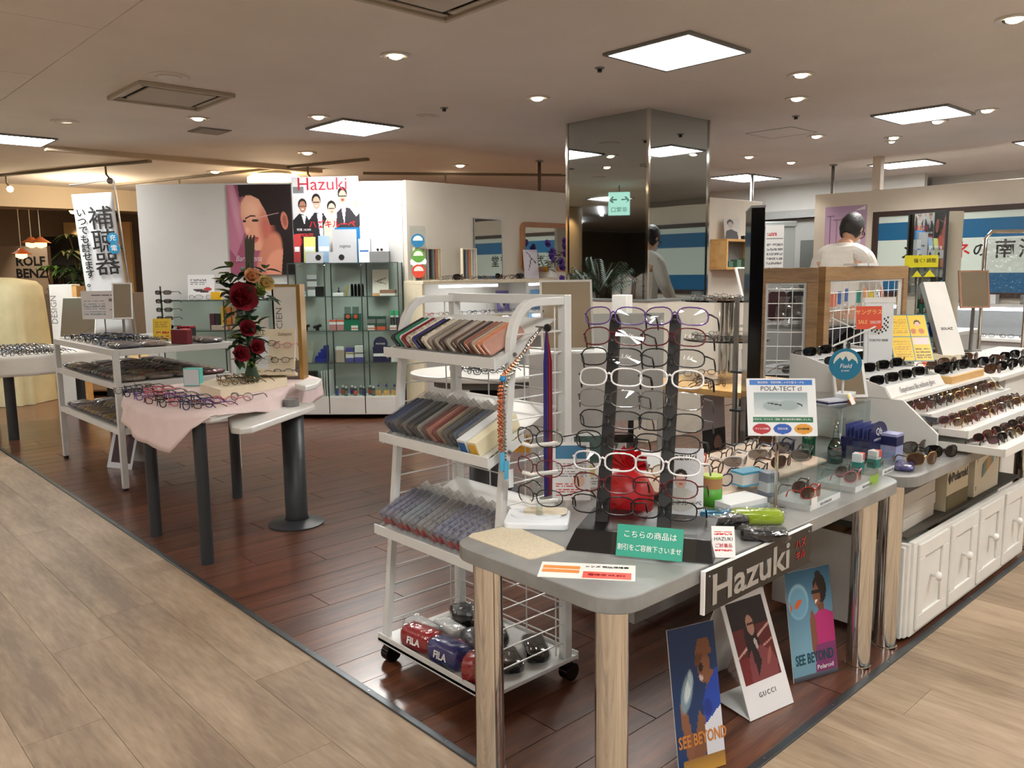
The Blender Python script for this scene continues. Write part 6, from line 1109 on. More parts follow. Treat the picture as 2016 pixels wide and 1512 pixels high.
for i, (u, v, f) in enumerate([(-.02, .215, 'brown'), (.08, .20, 'pink'), (-.04, .115, 'silver'), (.07, .105, 'brown'), (.09, .03, 'dark blue'), (-.04, .022, 'gold')]):
    M_ = PM @ T(u, v, .02) @ RX(-PI / 2) @ RX(PI) if False else PM @ T(u, v - .02, .03)
    o = link(bpy.data.objects.new('eyeglasses', gsimple(f, lens_c, 'std'))); p3 = M_.to_translation(); o.matrix_local = T(*p3) @ T(-.02, -.022, 0) @ RZ(math.radians(228 + 90)) @ Matrix.Scale(.88, 4); tag(o, f'{f} glasses mounted on the upright cream panel', 'glasses', 'glasses on the cream panel')
for a in range(2):
    for b in range(4): st = 'round' if (a + b) % 2 else 'std'; f = ['gold', 'brown', 'silver'][(a + b * 2) % 3]; put_glasses(2.0 + b * .055 + a * .06, 4.70 + a * .17, CZ + .056, math.radians(-84), f, lens_c, st, f'{SW[st]}{f} metal glasses on the cream stepped stand', 'glasses on the cream stand', sc=.9)
# white and gold display tower
tp_ = DD(562, 750, 5.25); wtw = thing('display_tower', 'tall white display tower with gold edge and vertical lettering', 'display tower', (2.68, 5.10, CZ), math.radians(-44)); ob('white_face', MB().box(-.095, .06, -.06, .06, .13, .635), white, wtw, bevel=.003); ob('gold_edge', MB().box(.06, .085, -.062, .062, 0, .64).box(-.095, .06, -.062, -.06, .625, .64), mat('gold_foil', (176, 138, 72), .3, .6), wtw); ob('plinth', MB().box(-.095, .06, -.062, .062, 0, .13), mat('tower_taupe', (104, 94, 88), .5), wtw); ob('edge', MB().box(-.105, -.095, -.06, .06, .0, .63), blackg, wtw); text('SCIEN', .06, ink_g, wtw, FM((-.06, -.0605, .40), -90, 0, 90), sx=1.1)

# tall card left of the tower, curved logo sheet
cd = poster('brand_card', 'white card with a round spiral logo beside the white and gold tower', 'sign', .12, .42, (226, 226, 222), [('e', .5, .62, .3, .1, 0, (60, 60, 60), .02), ('e', .5, .62, .24, .08, 0, (226, 226, 222), .02), ('e', .5, .62, .14, .045, 0, (90, 90, 90), .05), ('e', .5, .62, .09, .03, 0, (226, 226, 222), .05)], T(2.50, 5.22, CZ) @ FM((0, 0, 0), 232, 6), dens=160)
# flower arrangement with red roses
fx, fy, fz = DD(490, 640, 5.0)
va = thing('flower_arrangement', 'trailing arrangement of dark red roses and peach blooms over the cream stand', 'flowers', (fx, fy, CZ + .057)); va.scale = (1.2, 1.2, 1.2); leafm = mat('leaf_green', (34, 62, 38), .5, noise=.3, scale=14); leafl = mat('leaf_light', (110, 130, 60), .5, noise=.3, scale=14)
ob('vase', MB().lathe([(.035, 0), (.04, .02), (.016, .1), (.014, .34), (.02, .36)], 18), leafm, va, smooth=True); ob('stem', MB().tube([(0, 0, .34), (.02, 0, .6)], .008, 6), leafm, va)
rf = random.Random(11)
def rose(c, r, m, name='rose_bloom'):
    b = MB()
    for ring, (n_, rr, tilt) in enumerate(((5, 1., .35), (5, .72, .7), (4, .45, 1.1))):
        for k in range(n_):
            a = 2 * PI * k / n_ + ring * .6; Mq = T(*c) @ RX(PI / 2 * .8) @ RZ(a) @ RY(-tilt); vs = []
            for i in range(4):
                for j in range(5):
                    u = i / 3; v = (j - 2) / 2; wq = math.sin(PI * (.25 + .75 * u) * .8) * .75
                    vs.append(Mq @ Vector((rr * r * u, v * rr * r * wq, r * (.25 * v * v + .2 * u * u))))
            b.add(vs, [(i * 5 + j, (i + 1) * 5 + j, (i + 1) * 5 + j + 1, i * 5 + j + 1) for i in range(3) for j in range(4)])
    return ob(name, b, m, va, smooth=True)
rosem = mat('rose_red', (116, 8, 28), .55, noise=.2, scale=20)
for c, r in (((-.065, -.05, .42), .085), ((-.04, -.045, .27), .05), ((-.08, -.05, .145), .05), ((-.0, -.06, .175), .045)): rose(c, r, rosem)
for c, r, m_ in (((-.005, -.05, .53), .045, mat('bloom_peach', (206, 150, 104), .6)), ((.07, -.04, .49), .05, mat('bloom_cream', (206, 180, 120), .6)), ((.03, -.06, .455), .035, leafl)): rose(c, r, m_, 'peach_bloom')
def leaf(b, base, d, L, W, droop=.2):
    d = Vector(d).normalized(); sd = d.cross(Vector((0, 0, 1))); sd = sd.normalized() if sd.length > .01 else Vector((1, 0, 0)); base = Vector(base); vs = []
    for i in range(5):
        u = i / 4; wq = W * math.sin(PI * (.08 + .92 * u) ** .8) if u < 1 else 0; c = base + d * L * u + Vector((0, 0, -droop * L * u * u)); vs += [c - sd * wq / 2 + Vector((0, 0, wq * .2)), c, c + sd * wq / 2 + Vector((0, 0, wq * .2))]
    b.add(vs, [(i * 3 + j, (i + 1) * 3 + j, (i + 1) * 3 + j + 1, i * 3 + j + 1) for i in range(4) for j in range(2)])
fb = MB(); lb = MB()
for k in range(190):
    a = rf.uniform(0, 2 * PI); zc = rf.choice([.50, .53, .46, .40, .33, .26, .2, .13]); sp_ = .12 if zc > .45 else .055
    leaf(fb if k % 3 else lb, (rf.uniform(-sp_, sp_) - (.02 if zc < .45 else 0), rf.uniform(-.03, .03), zc + rf.uniform(-.05, .05)), (math.cos(a), math.sin(a), rf.uniform(-.5, .7)), rf.uniform(.06, .10), .045)
ob('dark_leaves', fb, leafm, va); ob('light_leaves', lb, leafl, va)
gb = MB()
for k in range(9): gb.tube([(.02 + k * .004 - .02, 0, .5), (.03 + (k - 4) * .006, .0, .72 + .01 * (k % 3))], .004, 5)
ob('grass_spike', gb, mat('grass_brown', (70, 70, 58), .6), va)
# ================================================================ far table with white cloth at the left
tag(cloth('white_tablecloth', 'x', dense([(1.55, 8.30), (2.62, 8.30), (2.62, 9.6), (1.55, 9.6)], 8), .80, [.17] * 32, whitecl, .02, 4), 'white satin cloth over the far table of glasses', 'tablecloth')
ft = thing('far_table', 'dark-legged table under the white satin cloth', 'table', (0, 0, 0)); ob('tabletop', MB().box(1.56, 2.61, 8.31, 9.59, .76, .795), white, ft)
for x, y in ((1.68, 8.68), (2.5, 8.45), (1.68, 9.5), (2.5, 9.5)): ob('leg', MB().cyl(x, y, 0, .76, .045, 16), dgrey, ft, smooth='a')
for a in range(6):
    for b in range(8): 
        f = random.choice(fcs); put_glasses(1.60 + b * .062, 8.42 + a * .185, .804, math.radians(-90), f, lens_c, 'std', f'{f} glasses in rows on the white satin cloth', 'glasses on the white satin cloth')
table_mirror('table_mirror', 'large tilted silver-edged mirror on the white satin cloth', T(2.38, 9.02, .813) @ FM((0, 0, .08), 238, 24), .34, .44, steelw, .08)
p = DD(138, 650, 9.0); t = thing('display_tower', 'white column display with a tan edge behind the satin cloth table', 'display tower', (p[0], p[1], 0), math.radians(-40)); ob('white_face', MB().box(-.14, .10, -.1, .1, .0, 1.42), white, t, bevel=.004); ob('tan_edge', MB().box(.10, .15, -.1, .1, 0, 1.40), woodt, t); text('DESIGN', .09, ink_g, t, FM((-.1, -.1005, 1.15), -90, 0, 90))
# covered armchair and distant furniture shop
p = DD(-25, 640, 9.9); cs_ = MB(); rg4 = random.Random(9); vs = []; NN = 56
for r, (q, z) in enumerate([(1.06, 0), (1.03, .3), (1.0, .6), (.98, .9), (.97, 1.15), (.94, 1.30), (.86, 1.36), (.5, 1.40), (.03, 1.41)]):
    for k in range(NN):
        a = 2 * PI * k / NN; c_, s_ = math.cos(a), math.sin(a); fold = .035 * math.sin(k * 1.7) * max(0, 1 - z / 1.3) + rg4.uniform(-.006, .006)
        vs.append(((.62 * q + fold) * math.copysign(abs(c_) ** .5, c_), (.42 * q + fold) * math.copysign(abs(s_) ** .5, s_), z + (.10 * c_ if z > 1.2 else .05 * c_ * z)))
cs_.add(vs, [(r * NN + k, r * NN + (k + 1) % NN, (r + 1) * NN + (k + 1) % NN, (r + 1) * NN + k) for r in range(8) for k in range(NN)]); tag(ob('covered_chair', cs_, mat('dust_sheet', (206, 198, 158), .8, noise=.08, bump=.4, scale=5), None, (p[0], p[1], 0), math.radians(-43), smooth=True), 'tall pale yellow dust sheet draped over furniture', 'dust sheet')
# grey-brown low wall behind and furniture with sofa seat
p = DD(120, 640, 11.3); tag(ob('low_divider', MB().box(-1.6, 1.4, -.05, .05, 0, 1.28), mat('divider_brown', (120, 106, 92), .6), None, (p[0], p[1], 0), math.radians(-43)), 'taupe low divider before the distant furniture shop', 'divider')
p = DD(60, 800, 10.3); sf = thing('daybed', 'low upholstered daybed with a knitted throw in the far aisle', 'sofa', (p[0] + .95, p[1] - .45, 0), math.radians(-43)); ob('base', MB().box(-.45, .6, -.4, .4, .06, .30), mat('sofa_tan', (146, 116, 84), .8), sf, bevel=.03); ob('cushion', MB().box(-.45, .6, -.38, .38, .30, .46), mat('knit_cream', (176, 160, 128), .9, bump=.8, scale=30), sf, bevel=.05)
for sx in (-.35, .5): ob('leg', MB().box(sx - .03, sx + .03, -.3, .3, 0, .06), dgrey, sf)
# lettered wall of the distant shop with plants and pendant lamps
p = DD(64, 510, 16.0); lw = struct(thing('wall_shop', 'x', 'x', (p[0], p[1], 0), math.radians(-43))); del lw['label'], lw['category']; ob('panel', MB().box(-.7, .33, -.06, .06, 0, 2.1), mat('shop_wall', (150, 134, 116), .7), lw); text('ROLF', .24, ink_k, lw, FM((-.01, -.062, 1.80), -90), bold=.008); text('BENZ', .24, ink_k, lw, FM((-.01, -.062, 1.57), -90), bold=.008)
p = DD(122, 510, 16.6); tag(ob('dark_opening', MB().box(-.45, .45, -.05, .05, 0, 2.3), mat('dark_void', (22, 18, 16), .8), None, (p[0], p[1], 0), math.radians(-43)), 'black sheet for the unlit opening between the lettered wall and the plants', 'panel')  # solid black sheet stands in for the darkness of an opening
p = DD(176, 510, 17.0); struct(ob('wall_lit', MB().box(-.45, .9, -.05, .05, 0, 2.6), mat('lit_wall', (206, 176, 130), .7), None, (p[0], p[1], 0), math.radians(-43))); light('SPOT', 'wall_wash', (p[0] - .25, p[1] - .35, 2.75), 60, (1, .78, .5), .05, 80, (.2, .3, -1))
light('SPOT', 'shop_wash', (DD(50, 510, 15.2)[0], DD(50, 510, 15.2)[1], 2.75), 60, (1, .85, .66), .05, 70, (.3, .4, -1))
light('POINT', 'far_aisle_glow', (3.6, 12.5, 2.6), 60, (1, .78, .52), .3)
for k, (px, py) in enumerate([(80, 478), (62, 478), (42, 500)]):
    q = DD(px, py, 13.0 + k * .3); t = thing('pendant_lamp', 'orange layered pendant lamp before the lettered wall', 'pendant lamp', (q[0], q[1], q[2]), 0, 'orange pendant lamps'); ob('cord', MB().tube([(0, 0, .08), (0, 0, ZC - q[2])], .006, 5), white, t); ob('shade', MB().lathe([(.03, .09), (.06, .06), (.15, .0), (.155, -.004), (.07, .03)], 20), mat('lamp_orange', (206, 110, 60), .4), t, smooth=True); ob('glow_bowl', MB().lathe([(.02, .03), (.085, .0), (.085, -.05), (.02, -.08)], 16), glow('bowl_glow', (255, 190, 110), 4.), t, smooth=True)
def plant(name, label, x, y, h, n_, L, W, m_, seed, spread=.3, palm=False, pot=True):
    t = thing(name, label, 'plant', (x, y, 0)); rp = random.Random(seed)
    ob('pot', MB().lathe([(.13, 0), (.17, .3), (.18, .32), (.15, .32)], 18), dgrey, t, smooth='a'); stb = MB(); b = MB()
    for k in range(n_):
        a = rp.uniform(0, 2 * PI); r = spread * math.sqrt(rp.random()); z = h * rp.uniform(.55, 1.) if not palm else h * .6; c = (r * math.cos(a), r * math.sin(a), z)
        if k < 9: stb.tube([(0, 0, .3), (c[0] * .4, c[1] * .4, z * .6), c], .012, 5)
        if palm:
            el = rp.uniform(.2, 1.3); tip = Vector((math.cos(a) * math.cos(el), math.sin(a) * math.cos(el), math.sin(el))) * L; stb.tube([(0, 0, h * .55), tip * .5 + Vector((0, 0, h * .6)), tip + Vector((0, 0, h * .55))], .006, 4)
            for j in range(12):
                for s in (-1, 1): u = .3 + .7 * j / 12; leaf(b, tip * u + Vector((0, 0, h * .57)), (math.cos(a + s * .9), math.sin(a + s * .9), .1), .28 * (1.1 - u * .6), .03, .6)
        else:
            for j in range(6): aa = 2 * PI * j / 6 + a; leaf(b, c, (math.cos(aa), math.sin(aa), rp.uniform(-.3, .3)), L, W, .5)
    ob('stems', stb, mat('stem_brown', (70, 58, 40), .7), t); ob('foliage', b, m_, t); return t
p = DD(176, 500, 13.9); plant('potted_tree', 'tall potted umbrella plant with broad leaves behind the banner', p[0], p[1], 2.3, 26, .28, .10, leafm, 2, .38)
p = DD(150, 560, 12.9); plant('potted_plant', 'bushy dark potted plant below the umbrella plant', p[0], p[1], 1.35, 30, .22, .08, leafm, 4, .4)
p = DD(108, 505, 14.5); plant('potted_plant', 'small bright green potted plant beside the lettered wall', p[0], p[1], 1.75, 12, .18, .08, mat('leaf_bright', (70, 120, 50), .5), 6, .2)
# hearing aid banner
p = DD(237, 650, 8.9); bn = thing('banner', 'tall white hanging banner with bold Japanese hearing aid lettering', 'banner', (p[0], p[1], 0)); BF = FM((-.02, -.02, 0), 236, 0, 4)
cv = MB(); W2 = .205
for r in range(12):
    for c in range(5): pass
vs = []; 
for r in range(13):
    for c in range(7): u = c / 6; v = .85 + 1.53 * r / 12; vs.append(BF @ Vector(((u - .5) * 2 * W2, v, .006 * math.sin(u * 5 + r * .3))))
cv.add(vs, [(r * 7 + c, r * 7 + c + 1, (r + 1) * 7 + c + 1, (r + 1) * 7 + c) for r in range(12) for c in range(6)]); o = ob('cloth', cv, mat('banner_white', (214, 218, 222), .7), bn, smooth=True); so = o.modifiers.new('t', 'SOLIDIFY'); so.thickness = .003
ob('pole', MB().tube([BF @ Vector((W2 + .03, 0, 0)), BF @ Vector((W2 + .03, 2.5, 0)), BF @ Vector((-W2, 2.48, 0))], .011, 8), steel, bn); ob('foot', MB().cyl(W2 * .7, -W2 * .5, 0, .03, .2, 20), black, bn)
for k, ch in enumerate('補聴器'): text(ch, .26, ink_k, bn, BF @ T(.055, 2.10 - k * .24, .014), bold=.0015)
for k, ch in enumerate('いつでも試せます。'): text(ch, .098, ink_k, bn, BF @ T(-.135, 2.18 - k * .092, .014), bold=.002)
for k, ch in enumerate('充電'): ob('dot', MB().cyl(0, 0, 0, .002, .058, 18, M=BF @ T(.145, 1.90 - k * .11, .016)), mat('dot_blue', (24, 124, 170), .5), bn); text(ch, .07, ink_w, bn, BF @ T(.145, 1.90 - k * .11, .019))
# ================================================================ posters on the left partition
def DM(s, z, off=-.004): return MDG @ T(s, off, z) @ FM((0, 0, 0), -90)
rose_ = (140, 74, 100)
pw1 = poster('portrait_poster', 'large rose-toned poster of a dark-haired woman wearing rimless glasses', 'poster', .68, .93, rose_, [('g', 0, 0, 1, 1, (150, 76, 104), (128, 70, 96)), ('p', [(.0, 1), (.12, 1), (.3, .55), (.1, .2), (.0, .3)], (176, 110, 136)), ('e', .12, .75, .05, .3, 12, (196, 140, 160), .5), ('p', [(.2, 1), (.24, .88), (.4, .8), (.5, .7), (.62, .5), (.7, 0), (1, 0), (1, 1)], (26, 16, 20)),
 ('e', .46, .60, .20, .26, -18, (206, 146, 122), .06), ('p', [(.22, .80), (.21, .66), (.23, .58), (.27, .47), (.31, .42), (.34, .33), (.42, .27), (.52, .27), (.62, .36), (.66, .55), (.62, .75), (.44, .88), (.3, .88)], (212, 152, 126)), ('e', .6, .5, .1, .2, 8, (176, 96, 84), .5), ('e', .36, .74, .12, .1, 0, (226, 176, 150), .6), ('p', [(.18, 1), (.2, .86), (.34, .9), (.5, .84), (.6, .7), (.66, .55), (.78, .55), (.8, 1)], (28, 18, 20)), ('e', .88, .60, .055, .1, 8, (172, 106, 88)), ('e', .885, .6, .03, .06, 8, (140, 76, 66)),
 ('p', [(.27, .635), (.36, .665), (.46, .66), (.44, .65), (.36, .65), (.28, .62)], (60, 34, 30)), ('e', .43, .605, .055, .016, 0, (58, 40, 40)), ('e', .26, .6, .03, .014, 0, (58, 40, 40)), ('e', .3, .5, .03, .03, 0, (226, 170, 146), .5), ('e', .4, .40, .075, .022, 8, (176, 70, 76)), ('e', .4, .375, .06, .016, 8, (190, 90, 92)), ('p', [(.5, .645), (.8, .69), (.8, .685), (.5, .635)], (200, 160, 160)), ('e', .62, .15, .17, .34, -24, (186, 118, 96), .08), ('e', .78, .08, .22, .2, 20, (206, 140, 116), .1), ('p', [(.8, 0), (.86, .4), (1, .5), (1, 0)], (24, 16, 18))], DM(-1.495, 1.50, -.012), dens=190, curve=.01)
text('Barbarena', .085, mat('ink_rosew', (206, 190, 196), .5), pw1, T(-.14, .17, .0155), shear=.35, sx=.8); text('TITANIUM', .028, MATS['ink_rosew'], pw1, T(-.13, .07, .0155))
S_, N_ = (30, 30, 36), (216, 172, 150)
pw2 = poster('magazine_poster', 'tall white magazine-style poster of four people in glasses under red lettering', 'poster', .70, .98, (220, 224, 230), [('g', 0, 0, 1, 1, (226, 228, 232), (232, 234, 238)), ('g', 0, .2, 1, .8, (200, 204, 212), (228, 230, 234)),
 ('p', [(0, .1), (0, .55), (.1, .62), (.2, .60), (.27, .5), (.27, .1)], S_), ('e', .15, .715, .066, .062, 0, (40, 36, 36)), ('e', .152, .69, .052, .06, 0, (176, 124, 100)), ('p', [(.13, .6), (.2, .6), (.17, .5)], (230, 230, 232)), ('p', [(.22, .1), (.24, .55), (.33, .63), (.46, .62), (.54, .52), (.52, .1)], (34, 36, 44)), ('e', .36, .76, .068, .066, 0, (26, 22, 22)), ('e', .362, .73, .054, .066, 0, N_), ('p', [(.36, .62), (.44, .62), (.45, .3), (.41, .3)], (200, 206, 216)), ('p', [(.46, .1), (.46, .5), (.52, .58), (.66, .58), (.73, .5), (.74, .1)], (214, 206, 190)), ('e', .585, .69, .068, .062, 0, (30, 24, 24)), ('e', .587, .662, .054, .06, 0, (228, 188, 168)), ('p', [(.64, .3), (.66, .62), (.74, .68), (.86, .67), (.95, .58), (1, .62), (1, .5), (.95, .3)], (52, 50, 56)), ('e', .755, .825, .072, .066, 0, (26, 22, 22)), ('e', .757, .79, .057, .068, 0, N_), ('p', [(.73, .68), (.8, .68), (.77, .5)], (224, 224, 230)), ('e', .95, .72, .03, .04, 0, N_), ('e', .152, .665, .022, .008, 0, (232, 220, 214)), ('e', .362, .70, .022, .008, 0, (232, 220, 214)), ('e', .587, .635, .02, .008, 0, (216, 130, 120)), ('e', .757, .757, .026, .014, 0, (190, 70, 70)), ('r', .10, .69, .2, .70, (40, 40, 44)), ('r', .31, .73, .41, .74, (40, 40, 44)), ('r', .54, .665, .63, .675, (70, 60, 60)), ('r', .70, .79, .81, .80, (40, 40, 44)), ('r', .02, .83, .18, .9, (130, 134, 140)), ('l', .04, .38, .3, .42, 2, (200, 60, 60)), ('e', .07, .33, .06, .05, 0, (176, 30, 44))], DM(-.795, 1.52, -.014), dens=170)
text('Hazuki', .185, mat('ink_hz', (192, 46, 66), .5), pw2, T(-.03, .90, .0046), sx=1.05); text('大切', .06, ink_w, pw2, T(-.03, .60, .0046)); text('ハズキルーペ', .082, ink_r, pw2, T(.06, .49, .0046), bold=.002); text('特集 18,000', .03, ink_w, pw2, T(-.24, .44, .0046))
# ================================================================ glass showcase on castors
CP = T(4.84, 6.92, 0) @ RZ(math.atan2(-.7071, .7071))       # x along its front, +y to the back
gc = thing('glass_showcase', 'three-column glass showcase of hearing and lens care goods on a white base', 'showcase', M=CP)
XS = (-1.13, -.753, -.377, 0.0); DZ = .27; ZS = (.235, .588, .921, 1.272, 1.612)
ob('base', MB().box(-1.13, 0, 0, DZ, .05, .20).box(-1.13, 0, 0, DZ, .20, .235), white, gc, bevel=.003)
for x in (-1.08, -.04):
    for y in (.05, DZ - .05): ob('castor', MB().cyl(0, 0, -.012, .012, .022, 12, M=T(x, y, .022) @ RX(PI / 2)).box(x - .012, x + .012, y - .012, y + .012, .03, .05), black, gc)
for x in XS:
    for y in (.004, DZ - .004): ob('edge_post', MB().box(x - .005, x + .005, y - .005, y + .005, .06, 1.612), dgrey, gc)
for z in ZS[1:]: ob('glass_shelf', MB().box(-1.125, -.005, .006, DZ - .006, z - .006, z), glass, gc); ob('shelf_edge', MB().box(-1.13, 0, -.001, .006, z - .007, z + .001), mat('glass_edge', (60, 78, 72), .3), gc)
for k in range(3): ob('front_pane', MB().box(XS[k] + .006, XS[k + 1] - .006, .0, .003, .236, 1.605), glass, gc)
ob('side_pane', MB().box(-.003, 0, .008, DZ - .008, .236, 1.605), glass, gc); ob('rear_pane', MB().box(-1.125, -.005, DZ - .004, DZ, .236, 1.605), mat('rear_glass', (168, 176, 172), .25), gc)
for x in (-1.0, -.75, -.38, -.05): ob('clip', MB().ball((x, .004, 1.585), .008, 8, 5), chrome, gc)
def case_item(fn, s, d, z): return CP @ T(s, d, z)
def cbox(name, label, cat, s, z, sx, sy, sz, m, d=.1, rz=0., bands=(), group=None):
    t = thing(name, label, cat, M=CP @ T(s, d, z + .0015) @ RZ(rz), group=group); ob('body', MB().box(-sx / 2, sx / 2, -sy / 2, sy / 2, 0, sz), m, t, bevel=.0015)
    for z0, z1, mm in bands: ob('printed_band', MB().box(-sx / 2 - .0008, sx / 2 + .0008, -sy / 2 - .0008, sy / 2 + .0008, z0 * sz, z1 * sz), mm, t)
    return t
green = mat('pkg_green', (18, 110, 84), .4); org = mat('pkg_orange', (206, 90, 60), .4); vio = mat('pkg_violet', (70, 72, 150), .4)
# upper shelf
cbox('hearing_aid_stand', 'dark hearing aid sample on a white card in the showcase', 'hearing aid', -1.06, ZS[3], .05, .05, .09, dgrey, bands=[(0, .4, pale)]); cbox('info_card', 'white printed card standing in the upper left showcase bay', 'card', -.94, ZS[3], .1, .01, .22, pale, .2, 0, [(.3, .45, mgrey), (.7, .8, mgrey)]); cbox('small_black_box', 'black cube box with a white swirl in the upper showcase shelf', 'box', -.82, ZS[3], .085, .085, .10, black, .08); cbox('phone_card', 'small smartphone card in the upper showcase shelf', 'card', -1.0, ZS[3], .06, .03, .05, pale, .06, 0, [(.4, .9, lblue)])
for k in range(4): tag(ob('black_vial', MB().cyl(0, 0, 0, .11, .016, 12).cyl(0, 0, .11, .125, .012, 12), blackg, M=CP @ T(-.50 + k * .036, .12, ZS[3])), 'black cylindrical vial in the middle showcase bay', 'vial', 'black vials in the showcase')
tag(ob('gold_pen', MB().tube([(-.03, 0, 0.006), (.0, 0, .11)], .007, 8), mat('pen_gold', (206, 160, 30), .3, .5), M=CP @ T(-.535, .1, ZS[3])), 'yellow stick leaning beside the black vials', 'stick'); cbox('white_pack', 'low white box in the middle bay of the upper showcase shelf', 'box', -.63, ZS[3], .11, .07, .035, pale, .08); tag(ob('dark_bottle', MB().lathe([(.014, 0), (.014, .05), (.006, .065), (.006, .09)], 12), black, M=CP @ T(-.66, .2, ZS[3])), 'small dark dropper bottle in the middle showcase bay', 'bottle')
poster('framed_card', 'cream framed card with looping line drawing in the right showcase bay', 'card', .17, .27, (228, 222, 212), [('e', .5, .6, .35, .03, 12, (150, 130, 120)), ('e', .5, .5, .35, .02, -8, (150, 130, 120)), ('r', 0, .0, 1, .08, (220, 160, 110))], CP @ T(-.22, .2, ZS[3]) @ FM((0, 0, 0), -90, 6), dens=120); cbox('fabric_strip', 'folded orange trimmed cloth in the right showcase bay', 'cloth', -.12, ZS[3], .16, .1, .06, mat('cloth_taupe', (150, 110, 92), .8), .1, 0, [(0, .4, mat('cloth_white', (222, 220, 216), .8))])
# second shelf
for k in range(2): cbox('battery_box', 'pink striped battery box in the middle bay of the second shelf', 'box', -.70 + k * .078, ZS[2], .07, .06, .11, mat('pkg_pink', (186, 130, 130), .4), .08, 0, [(.55, .8, pale), (.8, .95, org)], 'battery boxes in the showcase')
t = cbox('green_display', 'green hanging display of blister packs in the showcase', 'display box', -.50, ZS[2], .17, .06, .17, green, .1)
for k in range(2): ob('blister', MB().box(-.075 + k * .082, -.01 + k * .082, -.034, -.03, .11, .24), clear('blister_clear', (206, 220, 216), .1, 1.5, extra=.1), t); ob('blister_disc', MB().cyl(0, 0, 0, .002, .022, 12, M=FM((-.043 + k * .082, -.0345, .14), -90)), org, t)
for k in range(2): cbox('can_pack', 'dark green can pack with orange band in the right showcase bay', 'box', -.30 + k * .1, ZS[2], .085, .07, .14, mat('pkg_dgreen', (40, 76, 64), .4), .1, 0, [(.0, .25, org), (.5, .8, mgrey)], 'can packs in the showcase')
for k in range(2): t = thing('spray_can', 'dark spray can with a green cap in the right showcase bay', 'spray can', M=CP @ T(-.085 + k * .055, .1, ZS[2]), group='spray cans in the showcase'); ob('body', MB().cyl(0, 0, 0, .13, .024, 16), dgrey, t, smooth='a'); ob('cap', MB().cyl(0, 0, .15, .2, .023, 16), mat('cap_mint', (60, 190, 130), .4), t, smooth='a'); ob('collar', MB().cyl(0, 0, .13, .15, .022, 16), pale, t)
for k, s in enumerate((-.47, -.30, -.07)): cbox('price_ticket', 'small white price ticket standing on the second showcase shelf', 'price tag', s, ZS[2], .07, .006, .05, pale, .04, 0, [(.3, .5, org)], 'price tickets in the showcase')
for k in range(2): tag(ob('scope_model', MB().tube([(-.04, 0, .03), (.04, 0, .05)], .016, 8).cyl(0, 0, 0, .03, .02, 10), black, M=CP @ T(-1.0 + k * .12, .12, ZS[2])), 'small dark magnifier on a foot in the left showcase bay', 'magnifier', 'dark magnifiers in the showcase')
# third shelf
hm = mat('hand_clear', (168, 168, 156), .25); hb2 = MB().box(-.03, .03, -.012, .012, 0, .12)
for k, (dx, hh) in enumerate([(-.032, .18), (-.012, .22), (.008, .23), (.028, .2)]): hb2.tube([(dx * .7, 0, .1), (dx, 0, hh)], .009, 6)
hb2.tube([(-.03, 0, .05), (-.065, 0, .11)], .009, 6); tag(ob('display_hand', hb2, hm, M=CP @ T(-.98, .12, ZS[1]) @ RY(.2)), 'translucent model hand in the left showcase bay', 'model hand')
t = cbox('blue_stair_rack', 'royal blue stepped rack in the left showcase bay', 'rack', -.84, ZS[1], .12, .12, .05, mat('rack_blue', (20, 40, 140), .4)); 
for k in range(4): ob('step', MB().box(-.05 + k * .028, -.022 + k * .028, -.06, .06, .05, .07 + k * .035), MATS['rack_blue'], t)
cbox('care_box', 'beige care goods box in the middle bay of the third shelf', 'box', -.64, ZS[1], .085, .07, .16, mat('pkg_beige', (176, 160, 150), .4), .1, 0, [(.8, 1.001, pale)]); cbox('care_box', 'violet and yellow care box in the middle bay', 'box', -.54, ZS[1], .08, .06, .15, vio, .1, 0, [(.3, .7, pale), (.55, .66, mat('pkg_yellow', (220, 190, 60), .4))]); cbox('care_box', 'clear and violet brush set box in the middle bay', 'box', -.44, ZS[1], .09, .06, .17, pale, .1, 0, [(0, .3, vio), (.5, .6, mgrey)])
t = cbox('navy_display', 'navy counter display with a domed header in the right showcase bay', 'display box', -.21, ZS[1], .17, .08, .16, nvm, .1); ob('dome', MB().cyl(0, 0, 0, .004, .075, 20, M=FM((0, -.04, .19), -90)), nvm, t); text('POWER', .028, ink_w, t, FM((0, -.0455, .19), -90)); ob('white_row', MB().box(-.08, .08, -.0415, -.04, .06, .09), ink_w, t)
cbox('white_carton', 'white carton of lens wipes in the right showcase bay', 'box', -.06, ZS[1], .12, .1, .08, pale, .12, .3); cbox('blue_tag', 'small navy square card in the right showcase bay', 'card', -.06, ZS[1] + .0, .06, .006, .16, nvm, .2)
# bottom shelf
for k in range(4): cbox('white_booklet', 'white booklet leaning in a row at the bottom of the showcase', 'booklet', -.84 + k * .026, ZS[0] + .001, .012, .16, .26, pale, .14, 0, (), 'white booklets in the showcase')
for k in range(9): t = thing('lens_bottle', 'small clear bottle with printed label at the bottom of the showcase', 'bottle', M=CP @ T(-.69 + k * .048, .08 + .06 * (k % 2), ZS[0] + .001), group='clear bottles in the showcase'); ob('body', MB().cyl(0, 0, 0, .08, .02, 12), clear('bottle_clear', (206, 214, 220), .05, 1.5, extra=.15), t, smooth='a'); ob('label', MB().lathe([(.0205, .015), (.0205, .055)], 12), [vio, org, mgrey][k % 3], t); ob('cap', MB().cyl(0, 0, .08, .1, .012, 10), pale, t)
t = cbox('photo_box', 'dark box with a round bouquet photo at the bottom left of the showcase', 'box', -1.0, ZS[0] + .001, .2, .08, .26, black, .1); ob('photo_disc', MB().cyl(0, 0, 0, .001, .08, 20, M=FM((0, -.0405, .12), -90)), mat('photo_bouquet', (190, 180, 176), .5, noise=.6, scale=40), t)
